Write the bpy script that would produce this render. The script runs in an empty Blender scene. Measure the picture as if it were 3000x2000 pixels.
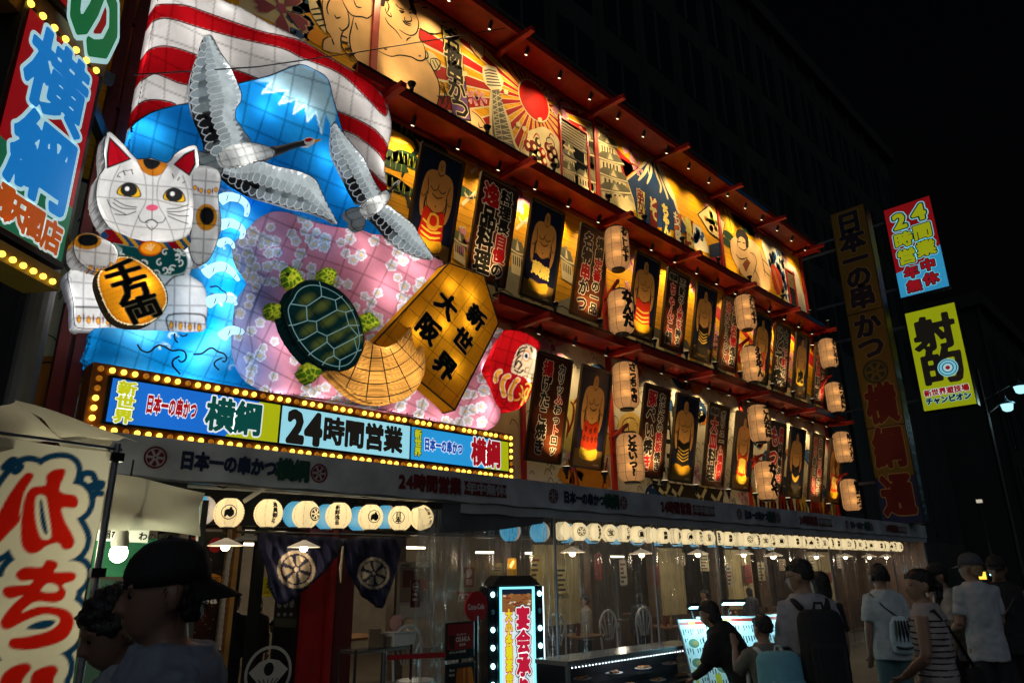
import bpy, bmesh, math, random
import numpy as np
from mathutils import Vector, Matrix
from mathutils.geometry import delaunay_2d_cdt
random.seed(7); RNG = np.random.default_rng(7)
SC = bpy.context.scene; COL = SC.collection

# ------------------------------------------------------------------ camera
D, H, F = 8.0,1.65,2059.877            # metres to the facade plane, eye height, focal length in photo pixels
dX = np.array([0.70829736,0.21233887,0.6732214])
dY = np.array([-0.70581633,0.22890569,0.67039204])
dZ = np.array([-0.01175392,-0.95000757,0.31200554])
CAM = np.array([0.0,-D, H])
right = Vector((dX[0], dY[0], dZ[0])); down = Vector((dX[1], dY[1], dZ[1])); fwd = Vector((dX[2], dY[2], dZ[2]))
cd = bpy.data.cameras.new('camera'); cam = bpy.data.objects.new('camera', cd); COL.objects.link(cam)
cd.sensor_width = 36; cd.sensor_fit = 'HORIZONTAL'; cd.lens = 36 * F / 3000; cd.clip_start = .05; cd.clip_end = 500
m = Matrix((right, -down, -fwd)).transposed().to_4x4(); m.translation = Vector(CAM); cam.matrix_world = m
SC.camera = cam
# ------------------------------------------------------------------ night sky, added sun lamp standing in for street glow
w = bpy.data.worlds.new('World'); SC.world = w; w.use_nodes = True
nt = w.node_tree; bg = nt.nodes['Background']; sky = nt.nodes.new('ShaderNodeTexSky'); sky.sky_type = 'NISHITA'
sky.sun_disc = False; sky.sun_elevation = math.radians(-4); sky.sun_rotation = math.radians(200)
nt.links.new(sky.outputs[0], bg.inputs[0]); bg.inputs[1].default_value = .06
sl = bpy.data.lights.new('street_glow_fill', 'SUN'); sl.energy = .23; sl.angle = math.radians(60); sl.color = (.82,.9,1)
so = bpy.data.objects.new('street_glow_fill', sl); COL.objects.link(so); so.rotation_euler = Vector((.55,.62,-.55)).to_track_quat('-Z', 'Y').to_euler()
SC.view_settings.view_transform = 'Standard'; SC.view_settings.look = 'None'; SC.view_settings.exposure = 0; SC.view_settings.gamma = 1
SC.render.engine = 'CYCLES'; cy = SC.cycles
cy.use_denoising = True; cy.max_bounces = 7; cy.diffuse_bounces = 2; cy.glossy_bounces = 2; cy.transmission_bounces = 4
cy.transparent_max_bounces = 12; cy.sample_clamp_indirect = 2.5; cy.caustics_reflective = False; cy.caustics_refractive = False
cy.use_light_tree = True; cy.use_adaptive_sampling = True; cy.adaptive_threshold = .02

# ------------------------------------------------------------------ photo pixels to directions and to points on planes
TILE = dict(A=(0,0,1.96), B=(500,0,1.96), C=(1100,0,1.96), D=(1700,300,1.96), E=(0,1150,1.8447), F=(550,1300,2.24),
            G=(1150,1300,2.24), H=(1700,1400,2.6133), I=(2200,1400,2.6138), J=(200,700,2.24), K=(650,600,2.24),
            L=(1450,900,2.6133), M=(1950,850,2.24), N=(2350,500,1.568), S=(0,0,.784), U=(700,0,2.94), V=(0,1100,1.742), W=(200,1550,3.4836), Q=(1300,1400,2.6125))
def PX(t, *pts):
    a, b, s = TILE[t]
    if len(pts) == 1 and isinstance(pts[0],(list, np.ndarray)): pts = pts[0]
    return np.array([(a + p[0] / s, b + p[1] / s) for p in pts], float)
def rays(px):
    px = np.atleast_2d(px); r = np.stack([px[:, 0] - 1500, px[:, 1] - 1000, np.full(len(px), F)],1)
    return r @ np.stack([dX, dY, dZ],1)
def onY(px, Y):
    r = rays(px); return CAM + r * ((np.asarray(Y) + D) / r[:, 1])[:, None]
def onX(px, X):
    r = rays(px); return CAM + r * (X / r[:, 0])[:, None]
def onplane(px, p0, n):
    r = rays(px); n = np.asarray(n, float); return CAM + r * (((np.asarray(p0) - CAM) @ n) / (r @ n))[:, None]
def atdist(px, d):
    r = rays(px); return CAM + r / np.linalg.norm(r, axis=1)[:, None] * d
def yscale(Y): return (Y + D) / D

# ------------------------------------------------------------------ materials
MATS = {}
def _base(name):
    m = bpy.data.materials.new(name); m.use_nodes = True; nt = m.node_tree; return m, nt, nt.nodes['Principled BSDF']
def mat(name, col=(.5,.5,.5), rough=.6, metal=0, var=.12, scale=3., bump=0, emit=None, es=0, alpha=1, spec=.5, coat=0):
    if name in MATS: return MATS[name]
    m, nt, b = _base(name)
    b.inputs['Roughness'].default_value = rough; b.inputs['Metallic'].default_value = metal; b.inputs['Specular IOR Level'].default_value = spec
    b.inputs['Coat Weight'].default_value = coat
    tc = nt.nodes.new('ShaderNodeTexCoord'); nz = nt.nodes.new('ShaderNodeTexNoise'); nz.inputs['Scale'].default_value = scale; nz.inputs['Detail'].default_value = 5
    nt.links.new(tc.outputs['Object'], nz.inputs['Vector'])
    mr = nt.nodes.new('ShaderNodeMapRange'); mr.inputs[1].default_value = .3; mr.inputs[2].default_value = .7
    mr.inputs[3].default_value = 1 - var; mr.inputs[4].default_value = 1 + var; nt.links.new(nz.outputs[0], mr.inputs[0])
    mx = nt.nodes.new('ShaderNodeVectorMath'); mx.operation = 'SCALE'; mx.inputs[0].default_value = col; nt.links.new(mr.outputs[0], mx.inputs['Scale'])
    nt.links.new(mx.outputs[0], b.inputs['Base Color'])
    if bump:
        bp = nt.nodes.new('ShaderNodeBump'); bp.inputs['Strength'].default_value = bump; bp.inputs['Distance'].default_value = .02
        nt.links.new(nz.outputs[0], bp.inputs['Height']); nt.links.new(bp.outputs[0], b.inputs['Normal'])
    if emit: b.inputs['Emission Color'].default_value = (*emit, 1); b.inputs['Emission Strength'].default_value = es
    if alpha < 1: b.inputs['Alpha'].default_value = alpha
    MATS[name] = m; return m
def mat_print(name, rough=.45, emit=0, dirt=.15, dscale=2.5, spec=.4, coat=0, grain=0):
    """printed / painted sheet: the ink colour is stored on the mesh, wear is noise; emit > 0 = backlit acrylic"""
    if name in MATS: return MATS[name]
    m, nt, b = _base(name); b.inputs['Roughness'].default_value = rough; b.inputs['Specular IOR Level'].default_value = spec; b.inputs['Coat Weight'].default_value = coat
    at = nt.nodes.new('ShaderNodeVertexColor'); at.layer_name = 'Col'
    tc = nt.nodes.new('ShaderNodeTexCoord'); nz = nt.nodes.new('ShaderNodeTexNoise'); nz.inputs['Scale'].default_value = dscale; nz.inputs['Detail'].default_value = 8
    nt.links.new(tc.outputs['Object'], nz.inputs['Vector'])
    mr = nt.nodes.new('ShaderNodeMapRange'); mr.inputs[1].default_value = .3; mr.inputs[2].default_value = .65; mr.inputs[3].default_value = 1 - dirt; mr.inputs[4].default_value = 1
    nt.links.new(nz.outputs[0], mr.inputs[0])
    mx = nt.nodes.new('ShaderNodeVectorMath'); mx.operation = 'SCALE'; nt.links.new(at.outputs[0], mx.inputs[0]); nt.links.new(mr.outputs[0], mx.inputs['Scale'])
    nt.links.new(mx.outputs[0], b.inputs['Base Color'])
    if emit: nt.links.new(mx.outputs[0], b.inputs['Emission Color']); b.inputs['Emission Strength'].default_value = emit
    MATS[name] = m; return m
def mat_paper(name, trans=.75, dirt=.25, dscale=4., col=None, glow=0):
    """lantern skin: paper or cloth that scatters the lamps inside it"""
    if name in MATS: return MATS[name]
    m = bpy.data.materials.new(name); m.use_nodes = True; nt = m.node_tree; nt.nodes.remove(nt.nodes['Principled BSDF']); out = nt.nodes['Material Output']
    if col is None: at = nt.nodes.new('ShaderNodeVertexColor'); at.layer_name = 'Col'
    else: at = nt.nodes.new('ShaderNodeRGB'); at.outputs[0].default_value = (*col, 1)
    tc = nt.nodes.new('ShaderNodeTexCoord'); nz = nt.nodes.new('ShaderNodeTexNoise'); nz.inputs['Scale'].default_value = dscale; nz.inputs['Detail'].default_value = 8; nz.inputs['Roughness'].default_value = .7
    nt.links.new(tc.outputs['Object'], nz.inputs['Vector'])
    mr = nt.nodes.new('ShaderNodeMapRange'); mr.inputs[1].default_value = .3; mr.inputs[2].default_value = .7; mr.inputs[3].default_value = 1 - dirt; mr.inputs[4].default_value = 1
    nt.links.new(nz.outputs[0], mr.inputs[0])
    mx = nt.nodes.new('ShaderNodeVectorMath'); mx.operation = 'SCALE'; nt.links.new(at.outputs[0], mx.inputs[0]); nt.links.new(mr.outputs[0], mx.inputs['Scale'])
    d = nt.nodes.new('ShaderNodeBsdfDiffuse'); t = nt.nodes.new('ShaderNodeBsdfTranslucent'); ms = nt.nodes.new('ShaderNodeMixShader'); ms.inputs[0].default_value = trans
    for s in (d, t): nt.links.new(mx.outputs[0], s.inputs[0])
    nt.links.new(d.outputs[0], ms.inputs[1]); nt.links.new(t.outputs[0], ms.inputs[2]); last = ms
    if glow:  # even emission stands in for lamplight bouncing inside the skin
        e = nt.nodes.new('ShaderNodeEmission'); e.inputs[1].default_value = glow; nt.links.new(mx.outputs[0], e.inputs[0]); ad = nt.nodes.new('ShaderNodeAddShader')
        nt.links.new(ms.outputs[0], ad.inputs[0]); nt.links.new(e.outputs[0], ad.inputs[1]); last = ad
    nt.links.new(last.outputs[0], out.inputs[0]); MATS[name] = m; return m
def mat_emit(name, col, s):
    if name in MATS: return MATS[name]
    m = bpy.data.materials.new(name); m.use_nodes = True; nt = m.node_tree; nt.nodes.remove(nt.nodes['Principled BSDF'])
    e = nt.nodes.new('ShaderNodeEmission'); e.inputs[0].default_value = (*col, 1); e.inputs[1].default_value = s
    nt.links.new(e.outputs[0], nt.nodes['Material Output'].inputs[0]); MATS[name] = m; return m
def srgb(h):
    c = [int(h[i:i + 2],16) / 255 for i in (0,2,4)]; return tuple(((x + .055) / 1.055) ** 2.4 if x > .04045 else x / 12.92 for x in c)

# ------------------------------------------------------------------ objects
def thing(name, label, cat, loc=(0,0,0), group=None):
    o = bpy.data.objects.new(name, None); COL.objects.link(o); o.location = loc; o.empty_display_size = .1
    o['label'] = label; o['category'] = cat
    if group: o['group'] = group
    return o
def tag(o, label, cat, group=None):
    o['label'] = label; o['category'] = cat
    if group: o['group'] = group
    return o
def copy_tree(o, loc=None, parent=None):
    c = o.copy(); COL.objects.link(c); c.parent = parent
    if loc is not None: c.location = loc
    for ch in list(o.children): copy_tree(ch, None, c)
    return c
def base_of(p):
    v = np.zeros(3)
    while p is not None: v += np.array(p.location); p = p.parent
    return v
class MB:
    """collects shapes (world metres) and links them as one mesh object"""
    def __init__(s): s.v = []; s.f = []; s.c = []; s.n = 0
    def add(s, v, f, c=None):
        s.v.append(np.asarray(v, float)); s.f += [tuple(i + s.n for i in q) for q in f]; s.c += [c] * len(f); s.n += len(v); return s
    def box(s, a, b, c=None):
        x0, y0, z0 = a; x1, y1, z1 = b
        v = [(x0, y0, z0),(x1, y0, z0),(x1, y1, z0),(x0, y1, z0),(x0, y0, z1),(x1, y0, z1),(x1, y1, z1),(x0, y1, z1)]
        return s.add(v, [(0,3,2,1),(4,5,6,7),(0,1,5,4),(1,2,6,5),(2,3,7,6),(3,0,4,7)], c)
    def bar(s, p, q, w, h=None, up=(0,0,1), c=None):
        p = np.array(p, float); q = np.array(q, float); h = h or w; d = q - p; d /= np.linalg.norm(d) + 1e-9; u = np.array(up, float)
        if abs(d @ u) > .95: u = np.array([1., 0,0])
        a = np.cross(d, u); a /= np.linalg.norm(a); b = np.cross(a, d)
        v = [o + a * i * w / 2 + b * j * h / 2 for o in (p, q) for i, j in ((-1,-1),(1,-1),(1,1),(-1,1))]
        return s.add(v, [(3,2,1,0),(4,5,6,7),(0,1,5,4),(1,2,6,5),(2,3,7,6),(3,0,4,7)], c)
    def tube(s, path, r, n=6, c=None, cap=True):
        P = np.asarray(path, float); k = len(P); r = np.broadcast_to(r, (k,)); V = []
        T = np.gradient(P, axis=0); T /= np.linalg.norm(T, axis=1)[:, None] + 1e-9
        u = np.array([0,0,1.]) if abs(T[0][2]) < .9 else np.array([1., 0,0]); a = np.cross(T[0], u); a /= np.linalg.norm(a)
        for i in range(k):
            a = a - T[i] * (a @ T[i]); a /= np.linalg.norm(a) + 1e-9; b = np.cross(T[i], a)
            for j in range(n):
                t = 2 * math.pi * j / n; V.append(P[i] + r[i] * (a * math.cos(t) + b * math.sin(t)))
        Fc = [(i * n + j, i * n + (j + 1) % n, (i + 1) * n + (j + 1) % n, (i + 1) * n + j) for i in range(k - 1) for j in range(n)]
        if cap: Fc += [tuple(range(n - 1,-1,-1)), tuple((k - 1) * n + j for j in range(n))]
        return s.add(V, Fc, c)
    def lathe(s, prof, o=(0,0,0), n=16, c=None, axis='z', sx=1, sy=1):
        V = []; k = len(prof)
        for r, z in prof:
            for j in range(n):
                t = 2 * math.pi * j / n; p = (r * math.cos(t) * sx, r * math.sin(t) * sy, z)
                if axis == 'y': p = (p[0], p[2], p[1])
                V.append((p[0] + o[0], p[1] + o[1], p[2] + o[2]))
        Fc = [(i * n + j, i * n + (j + 1) % n, (i + 1) * n + (j + 1) % n, (i + 1) * n + j) for i in range(k - 1) for j in range(n)]
        return s.add(V, Fc, c)
    def ball(s, o, r, n=10, c=None, sc=(1,1,1)):
        V = []; k = n // 2 + 1; o = np.array(o, float)
        for i in range(k):
            a = math.pi * i / (k - 1)
            for j in range(n):
                t = 2 * math.pi * j / n; V.append(o + r * np.array([math.sin(a) * math.cos(t) * sc[0], math.sin(a) * math.sin(t) * sc[1], math.cos(a) * sc[2]]))
        return s.add(V, [(i * n + j, (i + 1) * n + j, (i + 1) * n + (j + 1) % n, i * n + (j + 1) % n) for i in range(k - 1) for j in range(n)], c)
    def build(s, name, material, parent=None, smooth=False, bevel=0):
        me = bpy.data.meshes.new(name)
        if s.n:
            v = np.concatenate(s.v) - base_of(parent)
            me.from_pydata(v.tolist(),[], s.f)
            if any(c is not None for c in s.c):
                at = me.color_attributes.new('Col', 'FLOAT_COLOR', 'CORNER'); buf = np.ones((len(me.loops),4), np.float32)
                tot = np.array([len(q) for q in s.f]); cc = np.array([c if c is not None else (1,1,1) for c in s.c], np.float32)
                buf[:, :3] = np.repeat(cc, tot, 0); at.data.foreach_set('color', buf.ravel())
        if smooth: me.polygons.foreach_set('use_smooth', [True] * len(me.polygons))
        me.materials.append(material); o = bpy.data.objects.new(name, me); COL.objects.link(o); o.parent = parent
        if bevel:
            md = o.modifiers.new('bevel', 'BEVEL'); md.width = bevel; md.segments = 2; md.limit_method = 'ANGLE'
        return o
def struct(o): o['kind'] = 'structure'; return o
def lamp(name, kind, loc, power, col, parent=None, radius=.03, target=None, spot=60, blend=.6):
    l = bpy.data.lights.new(name, kind); l.energy = power; l.color = col
    if kind == 'SPOT': l.spot_size = math.radians(spot); l.spot_blend = blend
    if kind == 'AREA': l.size = radius
    else: l.shadow_soft_size = radius
    o = bpy.data.objects.new(name, l); COL.objects.link(o); o.location = Vector(np.array(loc) - base_of(parent)); o.parent = parent
    if target is not None: o.rotation_euler = (Vector(target) - Vector(loc)).to_track_quat('-Z', 'Y').to_euler()
    return o

# ------------------------------------------------------------------ 2D shapes
def smooth_pts(P, closed=False, k=4):
    P = np.asarray(P, float); n = len(P)
    if n < 3: return P
    out = []
    for i in range(n if closed else n - 1):
        p0, p1, p2, p3 = (P[(i - 1) % n], P[i], P[(i + 1) % n], P[(i + 2) % n]) if closed else (P[max(i - 1,0)], P[i], P[i + 1], P[min(i + 2, n - 1)])
        for t in np.linspace(0,1, k, endpoint=False):
            out.append(.5 * (2 * p1 + (p2 - p0) * t + (2 * p0 - 5 * p1 + 4 * p2 - p3) * t * t + (3 * p1 - p0 - 3 * p2 + p3) * t ** 3))
    if not closed: out.append(P[-1])
    return np.array(out)
def inside(P, poly):
    P = np.asarray(P); q = np.asarray(poly); r = np.zeros(len(P), bool); x, y = P[:, 0], P[:, 1]
    for (x1, y1),(x2, y2) in zip(q, np.roll(q, -1,0)):
        if y1 == y2: continue
        c = ((y1 > y) != (y2 > y)) & (x < (x2 - x1) * (y - y1) / (y2 - y1) + x1); r ^= c
    return r
def segdist(P, q, closed=False):
    P = np.asarray(P, float); q = np.asarray(q, float); d = np.full(len(P),1e9); e = np.roll(q, -1,0)
    for i in range(len(q) if closed else len(q) - 1):
        a, b = q[i], e[i]; ab = b - a; t = np.clip(((P - a) @ ab) / (ab @ ab + 1e-12),0,1); d = np.minimum(d, np.hypot(*(P - a - t[:, None] * ab).T))
    return d
def tri(loops):
    """triangulate closed loops (even-odd)"""
    vs = []; es = []; 
    for L in loops:
        b = len(vs); vs += [Vector((float(p[0]), float(p[1]))) for p in L]; es += [(b + i, b + (i + 1) % len(L)) for i in range(len(L))]
    r = delaunay_2d_cdt(vs, es, [],2 if len(loops) > 1 else 1,1e-6)
    V = np.array([tuple(v) for v in r[0]]); Fc = [tuple(f) for f in r[2]]
    if len(loops) > 1 and Fc:
        c = np.array([V[list(f)].mean(0) for f in Fc]); k = np.zeros(len(Fc), bool)
        for L in loops: k ^= inside(c, L)
        Fc = [f for f, q in zip(Fc, k) if q]
    Fc = [f if ((V[f[1]] - V[f[0]])[0] * (V[f[2]] - V[f[0]])[1] - (V[f[1]] - V[f[0]])[1] * (V[f[2]] - V[f[0]])[0]) > 0 else f[::-1] for f in Fc]
    return V, Fc
# glyphs: distance field of the font outline, contoured at any weight (rounded brush-like strokes)
_SDF = {}; _GL = {}
def _sdf(ch, n):
    if (ch, n) in _SDF: return _SDF[ch, n]
    c = bpy.data.curves.new('glyph', 'FONT'); c.body = ch; c.size = 1; c.resolution_u = 2; c.fill_mode = 'NONE'
    o = bpy.data.objects.new('glyph', c); me = bpy.data.meshes.new_from_object(o)
    v = np.array([x.co[:2] for x in me.vertices]) if len(me.vertices) else np.zeros((1,2)); E_ = [tuple(e.vertices) for e in me.edges]
    bpy.data.objects.remove(o); bpy.data.curves.remove(c); bpy.data.meshes.remove(me)
    asc = ord(ch) < 0x250; cx = (v[:, 0].min() + v[:, 0].max()) / 2 if asc else .5 * EMW
    v = v - np.array([cx, CEN]); A = .78; g = np.linspace(-A, A, n); X, Y = np.meshgrid(g, g); P = np.stack([X.ravel(), Y.ravel()],1)
    d = np.full(len(P),9.); ins = np.zeros(len(P), bool); x, y = P.T
    for i, j in E_:
        a, b = v[i], v[j]; ab = b - a; t = np.clip(((P - a) @ ab) / (ab @ ab + 1e-12),0,1); d = np.minimum(d, np.hypot(*(P - a - t[:, None] * ab).T))
        if a[1] != b[1]: ins ^= ((a[1] > y) != (b[1] > y)) & (x < (b[0] - a[0]) * (y - a[1]) / (b[1] - a[1]) + a[0])
    s = np.where(ins, -d, d).reshape(n, n); wd = v[:, 0].max() - v[:, 0].min(); _SDF[ch, n] = (s, g, wd); return _SDF[ch, n]
def _measure():
    global CEN, EMW
    c = bpy.data.curves.new('g', 'FONT'); c.body = '国'; c.size = 1; c.fill_mode = 'NONE'; o = bpy.data.objects.new('g', c); me = bpy.data.meshes.new_from_object(o)
    v = np.array([x.co[:2] for x in me.vertices]); CEN = (v[:, 1].min() + v[:, 1].max()) / 2; EMW = v[:, 0].min() + v[:, 0].max()
    bpy.data.objects.remove(o); bpy.data.curves.remove(c); bpy.data.meshes.remove(me)
_measure()
def contour(s, g, iso):
    n = len(g); z = s - iso; ins = z < 0; seg = {}
    def pt(i, j, k, l):
        a, b = z[i, j], z[k, l]; t = a / (a - b); return (g[j] + (g[l] - g[j]) * t, g[i] + (g[k] - g[i]) * t)
    # edge ids: ('h',i,j) between (i,j)-(i,j+1); ('v',i,j) between (i,j)-(i+1,j)
    act = np.argwhere((ins[:-1, :-1].astype(int) + ins[1:, :-1] + ins[:-1,1:] + ins[1:, 1:]) % 4 != 0); nxt = {}; pos = {}
    for i, j in act:
        a, b, c, d = ins[i, j], ins[i, j + 1], ins[i + 1, j + 1], ins[i + 1, j]
        eb, er, et, el = ('h', i, j),('v', i, j + 1),('h', i + 1, j),('v', i, j)
        ed = []
        if a != b: pos[eb] = pt(i, j, i, j + 1); ed.append((eb, a))
        if b != c: pos[er] = pt(i, j + 1, i + 1, j + 1); ed.append((er, b))
        if c != d: pos[et] = pt(i + 1, j + 1, i + 1, j); ed.append((et, c))
        if d != a: pos[el] = pt(i + 1, j, i, j); ed.append((el, d))
        # walking round the cell, inside->outside crossings start, outside->inside end
        k = len(ed)
        for q in range(k):
            e, was_in = ed[q]
            if was_in:  nxt[e] = ed[(q + 1) % k][0]
    loops = []
    while nxt:
        st = next(iter(nxt)); L = [pos[st]]; e = nxt.pop(st)
        while e != st:
            L.append(pos[e]); e = nxt.pop(e, st)
        if len(L) > 5: loops.append(np.array(L))
    out = []
    for L in loops:                                   # drop nearly collinear points
        keep = [0]; tol = (g[1] - g[0]) * .13
        for i in range(1, len(L) - 1):
            a = L[keep[-1]]; b = L[i + 1]; seg_ = L[keep[-1] + 1:i + 1]; ab = b - a; ln = np.hypot(*ab) + 1e-9
            if np.abs((seg_[:, 0] - a[0]) * ab[1] - (seg_[:, 1] - a[1]) * ab[0]).max() / ln > tol: keep.append(i)
        keep.append(len(L) - 1)
        if len(keep) > 3: out.append(L[keep])
    return out
def glyph(ch, w, n=64):
    k = (ch, round(w, 3), n)
    if k not in _GL:
        s, g, wd = _sdf(ch, n); L = contour(s, g, w)
        _GL[k] = (tri(L) if L else (np.zeros((0,2)),[]), wd)
    return _GL[k]
class Art:
    """flat print on a plane: origin o, axes u (right) and v (up); layers stand 1.5 mm proud of each other"""
    def __init__(s, o, u, v, off=.003, step=.0015):
        s.o = np.array(o, float); s.u = np.array(u, float); s.v = np.array(v, float); s.u /= np.linalg.norm(s.u); s.v /= np.linalg.norm(s.v)
        s.n = np.cross(s.u, s.v); s.mb = MB(); s.off = off; s.step = step; s.L = 0
    def loc(s, px):
        p = onplane(px, s.o + s.n * s.off, s.n) - s.o; return np.stack([p @ s.u, p @ s.v],1)
    def pos(s, P, layer): P = np.asarray(P); return s.o + P[:, :1] * s.u + P[:, 1:2] * s.v + s.n * (s.off + layer * s.step)
    def lay(s, L=None): s.L = s.L + 1 if L is None else L; return s.L
    def fill(s, P, c, L=None, smooth=0):
        if smooth: P = smooth_pts(P, True, smooth)
        V, Fc = tri([np.asarray(P)]); s.mb.add(s.pos(V, s.L if L is None else L), Fc, c)
    def rect(s, x0, y0, x1, y1, c, L=None): s.fill([(x0, y0),(x1, y0),(x1, y1),(x0, y1)], c, L)
    def ell(s, x, y, rx, ry, c, L=None, n=24, rot=0):
        t = np.linspace(0,2 * np.pi, n, endpoint=False); a, b = np.cos(t) * rx, np.sin(t) * ry; s.fill(np.stack([x + a * math.cos(rot) - b * math.sin(rot), y + a * math.sin(rot) + b * math.cos(rot)],1), c, L)
    def ring(s, x, y, r, w, c, L=None, n=28, sx=1):
        t = np.linspace(0,2 * np.pi, n + 1); s.stroke(np.stack([x + np.cos(t) * r * sx, y + np.sin(t) * r],1), w, c, L, 0)
    def stroke(s, P, w, c, L=None, smooth=3, taper=False):
        P = smooth_pts(P, False, smooth) if smooth else np.asarray(P, float); T = np.gradient(P, axis=0); T /= np.linalg.norm(T, axis=1)[:, None] + 1e-9
        N = np.stack([-T[:, 1], T[:, 0]],1); k = len(P); ww = np.full(k, w / 2)
        if taper: ww = ww * (.25 + .75 * np.sin(np.linspace(.05, math.pi - .05, k)) ** .6)
        V = np.concatenate([P + N * ww[:, None], P - N * ww[:, None]]); s.mb.add(s.pos(V, s.L if L is None else L),[(k + i, k + i + 1, i + 1, i) for i in range(k - 1)], c)
    def glyph(s, ch, x, y, size, c, w=.03, L=None, rot=0, sx=1, sy=1, n=64):
        (V, Fc), wd = glyph(ch, w, n)
        if not Fc: return
        P = V * np.array([sx, sy]) * size; cr, sr = math.cos(rot), math.sin(rot); P = np.stack([x + P[:, 0] * cr - P[:, 1] * sr, y + P[:, 0] * sr + P[:, 1] * cr],1)
        s.mb.add(s.pos(P, s.L if L is None else L), Fc, c)
    def text(s, t, x, y, size, c, w=.03, outl=(), vert=False, sx=1, sy=1, pitch=.98, rot=0, n=64):
        """outl: [(weight, colour),...] from the outermost in; x, y is the centre of the first glyph"""
        L0 = s.L; spec = list(outl) + [(w, c)]
        for k, (ww, cc) in enumerate(spec):
            q = 0.
            for i, ch in enumerate(t):
                if ch == ' ': q += .5; continue
                ad = pitch if vert or ord(ch) > 0x250 else (glyph(ch, 0, n)[1] + .12)
                if i and not vert:
                    pa = ord(t[i - 1]) <= 0x250
                    if ord(ch) <= 0x250: q += ad / 2 - (0 if pa else pitch / 2)
                    elif pa: q += pitch / 2
                cx, cy = (x, y - q * size * sy) if vert else (x + q * size * sx * math.cos(rot), y + q * size * sx * math.sin(rot))
                s.glyph(ch, cx, cy, size, cc, ww, L0 + k, rot, sx, sy, n)
                q += ad if vert or ord(ch) > 0x250 else ad / 2
        s.L = L0 + len(spec)
    def build(s, name, material, parent): return s.mb.build(name, material, parent)
def wheel(a, x, y, r, c, L=None):
    """six-spoked wheel crest"""
    L = a.L if L is None else L
    a.ring(x, y, r * .92, r * .16, c, L)
    for k in range(6):
        t = k * math.pi / 3 + .5; h = .36
        a.fill([(x + r * .22 * math.cos(t), y + r * .22 * math.sin(t)),(x + r * .72 * math.cos(t - h), y + r * .72 * math.sin(t - h)),(x + r * .76 * math.cos(t), y + r * .76 * math.sin(t)),(x + r * .72 * math.cos(t + h), y + r * .72 * math.sin(t + h))], c, L)
    a.ell(x, y, r * .1, r * .1, c, L, 10)
def blossom(a, x, y, r, c, edge=None, core=None, rot=0, L=None):
    L = a.L if L is None else L
    for k in range(5):
        t = rot + k * 2 * math.pi / 5; p = lambda q, d: (x + q * r * math.cos(t + d), y + q * r * math.sin(t + d))
        P = [p(.08,0), p(.6,-.42), p(.95,-.3), p(1,-.12), p(.86,0), p(1,.12), p(.95,.3), p(.6,.42)]
        if edge: a.fill(np.array([x, y]) + (np.array(P) - [x, y]) * 1.0 + np.array([math.cos(t), math.sin(t)]) * r * .06, edge, L); a.fill(np.array([x, y]) + (np.array(P) - [x, y]) * .86 + np.array([math.cos(t), math.sin(t)]) * r * .1, c, L + 1)
        else: a.fill(P, c, L)
    if core: a.ell(x, y, r * .18, r * .18, core, L + 2,8)
# ================================================================== the restaurant building
RED = mat('red_paint', (.33,.015,.008),.42, var=.25, scale=6, bump=.05)
REDD = mat('dark_red_steel', (.16,.012,.01),.5, var=.3, scale=5)
BLACKM = mat('black_metal', (.012,.012,.013),.4, var=.2)
DARKW = mat('dark_wall', (.03,.028,.026),.85, var=.3, scale=1.2, bump=.1)
WOOD = mat('stained_wood', (.22,.10,.035),.5, var=.35, scale=4)
PRINT = mat_print('mural_print', rough=.7, dirt=.22, spec=.12)
PAINT = mat_print('painted_sheet', rough=.6, dirt=.1)
XL, XR = 1.15,21.15
Z1, Z2, Z3, ZT = 2.95,5.72,8.52,11.15       # awning line, first ledge, second ledge, eave
POST = [4.98,10.65,15.9,21.1]
BEAM = [5.0,7.8,10.63,13.25,15.85,18.4,20.9]
bld = thing('restaurant_building', 'restaurant front with lit golden murals, red ledges and a red eave', 'building', (11,0,0))
b = MB(); b.box((XL, .06,2.2),(XR, .5,11.2)); b.build('wall', DARKW, bld)
b = MB(); b.box((XL, .5,2.7),(XR + .2,1.45,11.0)); b.build('building_body', DARKW, bld)
for x in POST:
    b = MB(); b.box((x - .06,-.06, Z1 - .2),(x + .06,.04, ZT)); b.build('post', RED, bld, bevel=.006)
for x, z0, z1 in ((8.25, Z1 - .3, Z2),(13.3, Z2, Z3),(18.5, Z2, Z3)):
    b = MB(); b.box((x - .045,-.05, z0),(x + .045,.04, z1)); b.build('post', RED, bld, bevel=.006)
def ledge(z, x0, x1, dep, name, up=0.0, blue=None):
    b = MB(); b.box((x0,-dep, z),(x1,.05, z + .05)); L = b.build(name, RED, bld)
    b = MB(); b.box((x0,-dep - .035, z - .03),(x1,-dep - .001, z + .13)); b.build('fascia', RED, L, bevel=.005)
    b = MB(); b.box((x0,-dep - .045, z + .131),(x1,-dep + .12, z + .165)); b.build('coping', BLACKM, L)
    b = MB(); b.box((x0,-.08, z - .07),(x1,.04, z - .002)); b.build('wall_batten', REDD, L)
    return L
L2 = ledge(Z2,7.2,21.35,.52, 'ledge'); L3 = ledge(Z3,4.4,21.3,.52, 'ledge'); LT = ledge(ZT, 3.0,21.2,.62, 'eave')
def beams(L, xs, z, y0, y1):
    for x in xs:
        b = MB(); b.box((x - .055, y0, z - .13),(x + .055, y1, z - .031)); b.build('beam', RED, L, bevel=.006)
beams(L2,[8.1,10.63,13.25,15.85,18.5,21.05], Z2,-.86,.03)
beams(L3, BEAM, Z3,-.86,.03)
beams(LT, [5.1,7.7,10.47,13.0,15.54,18.03,20.64], ZT, -.98,.03)
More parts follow.
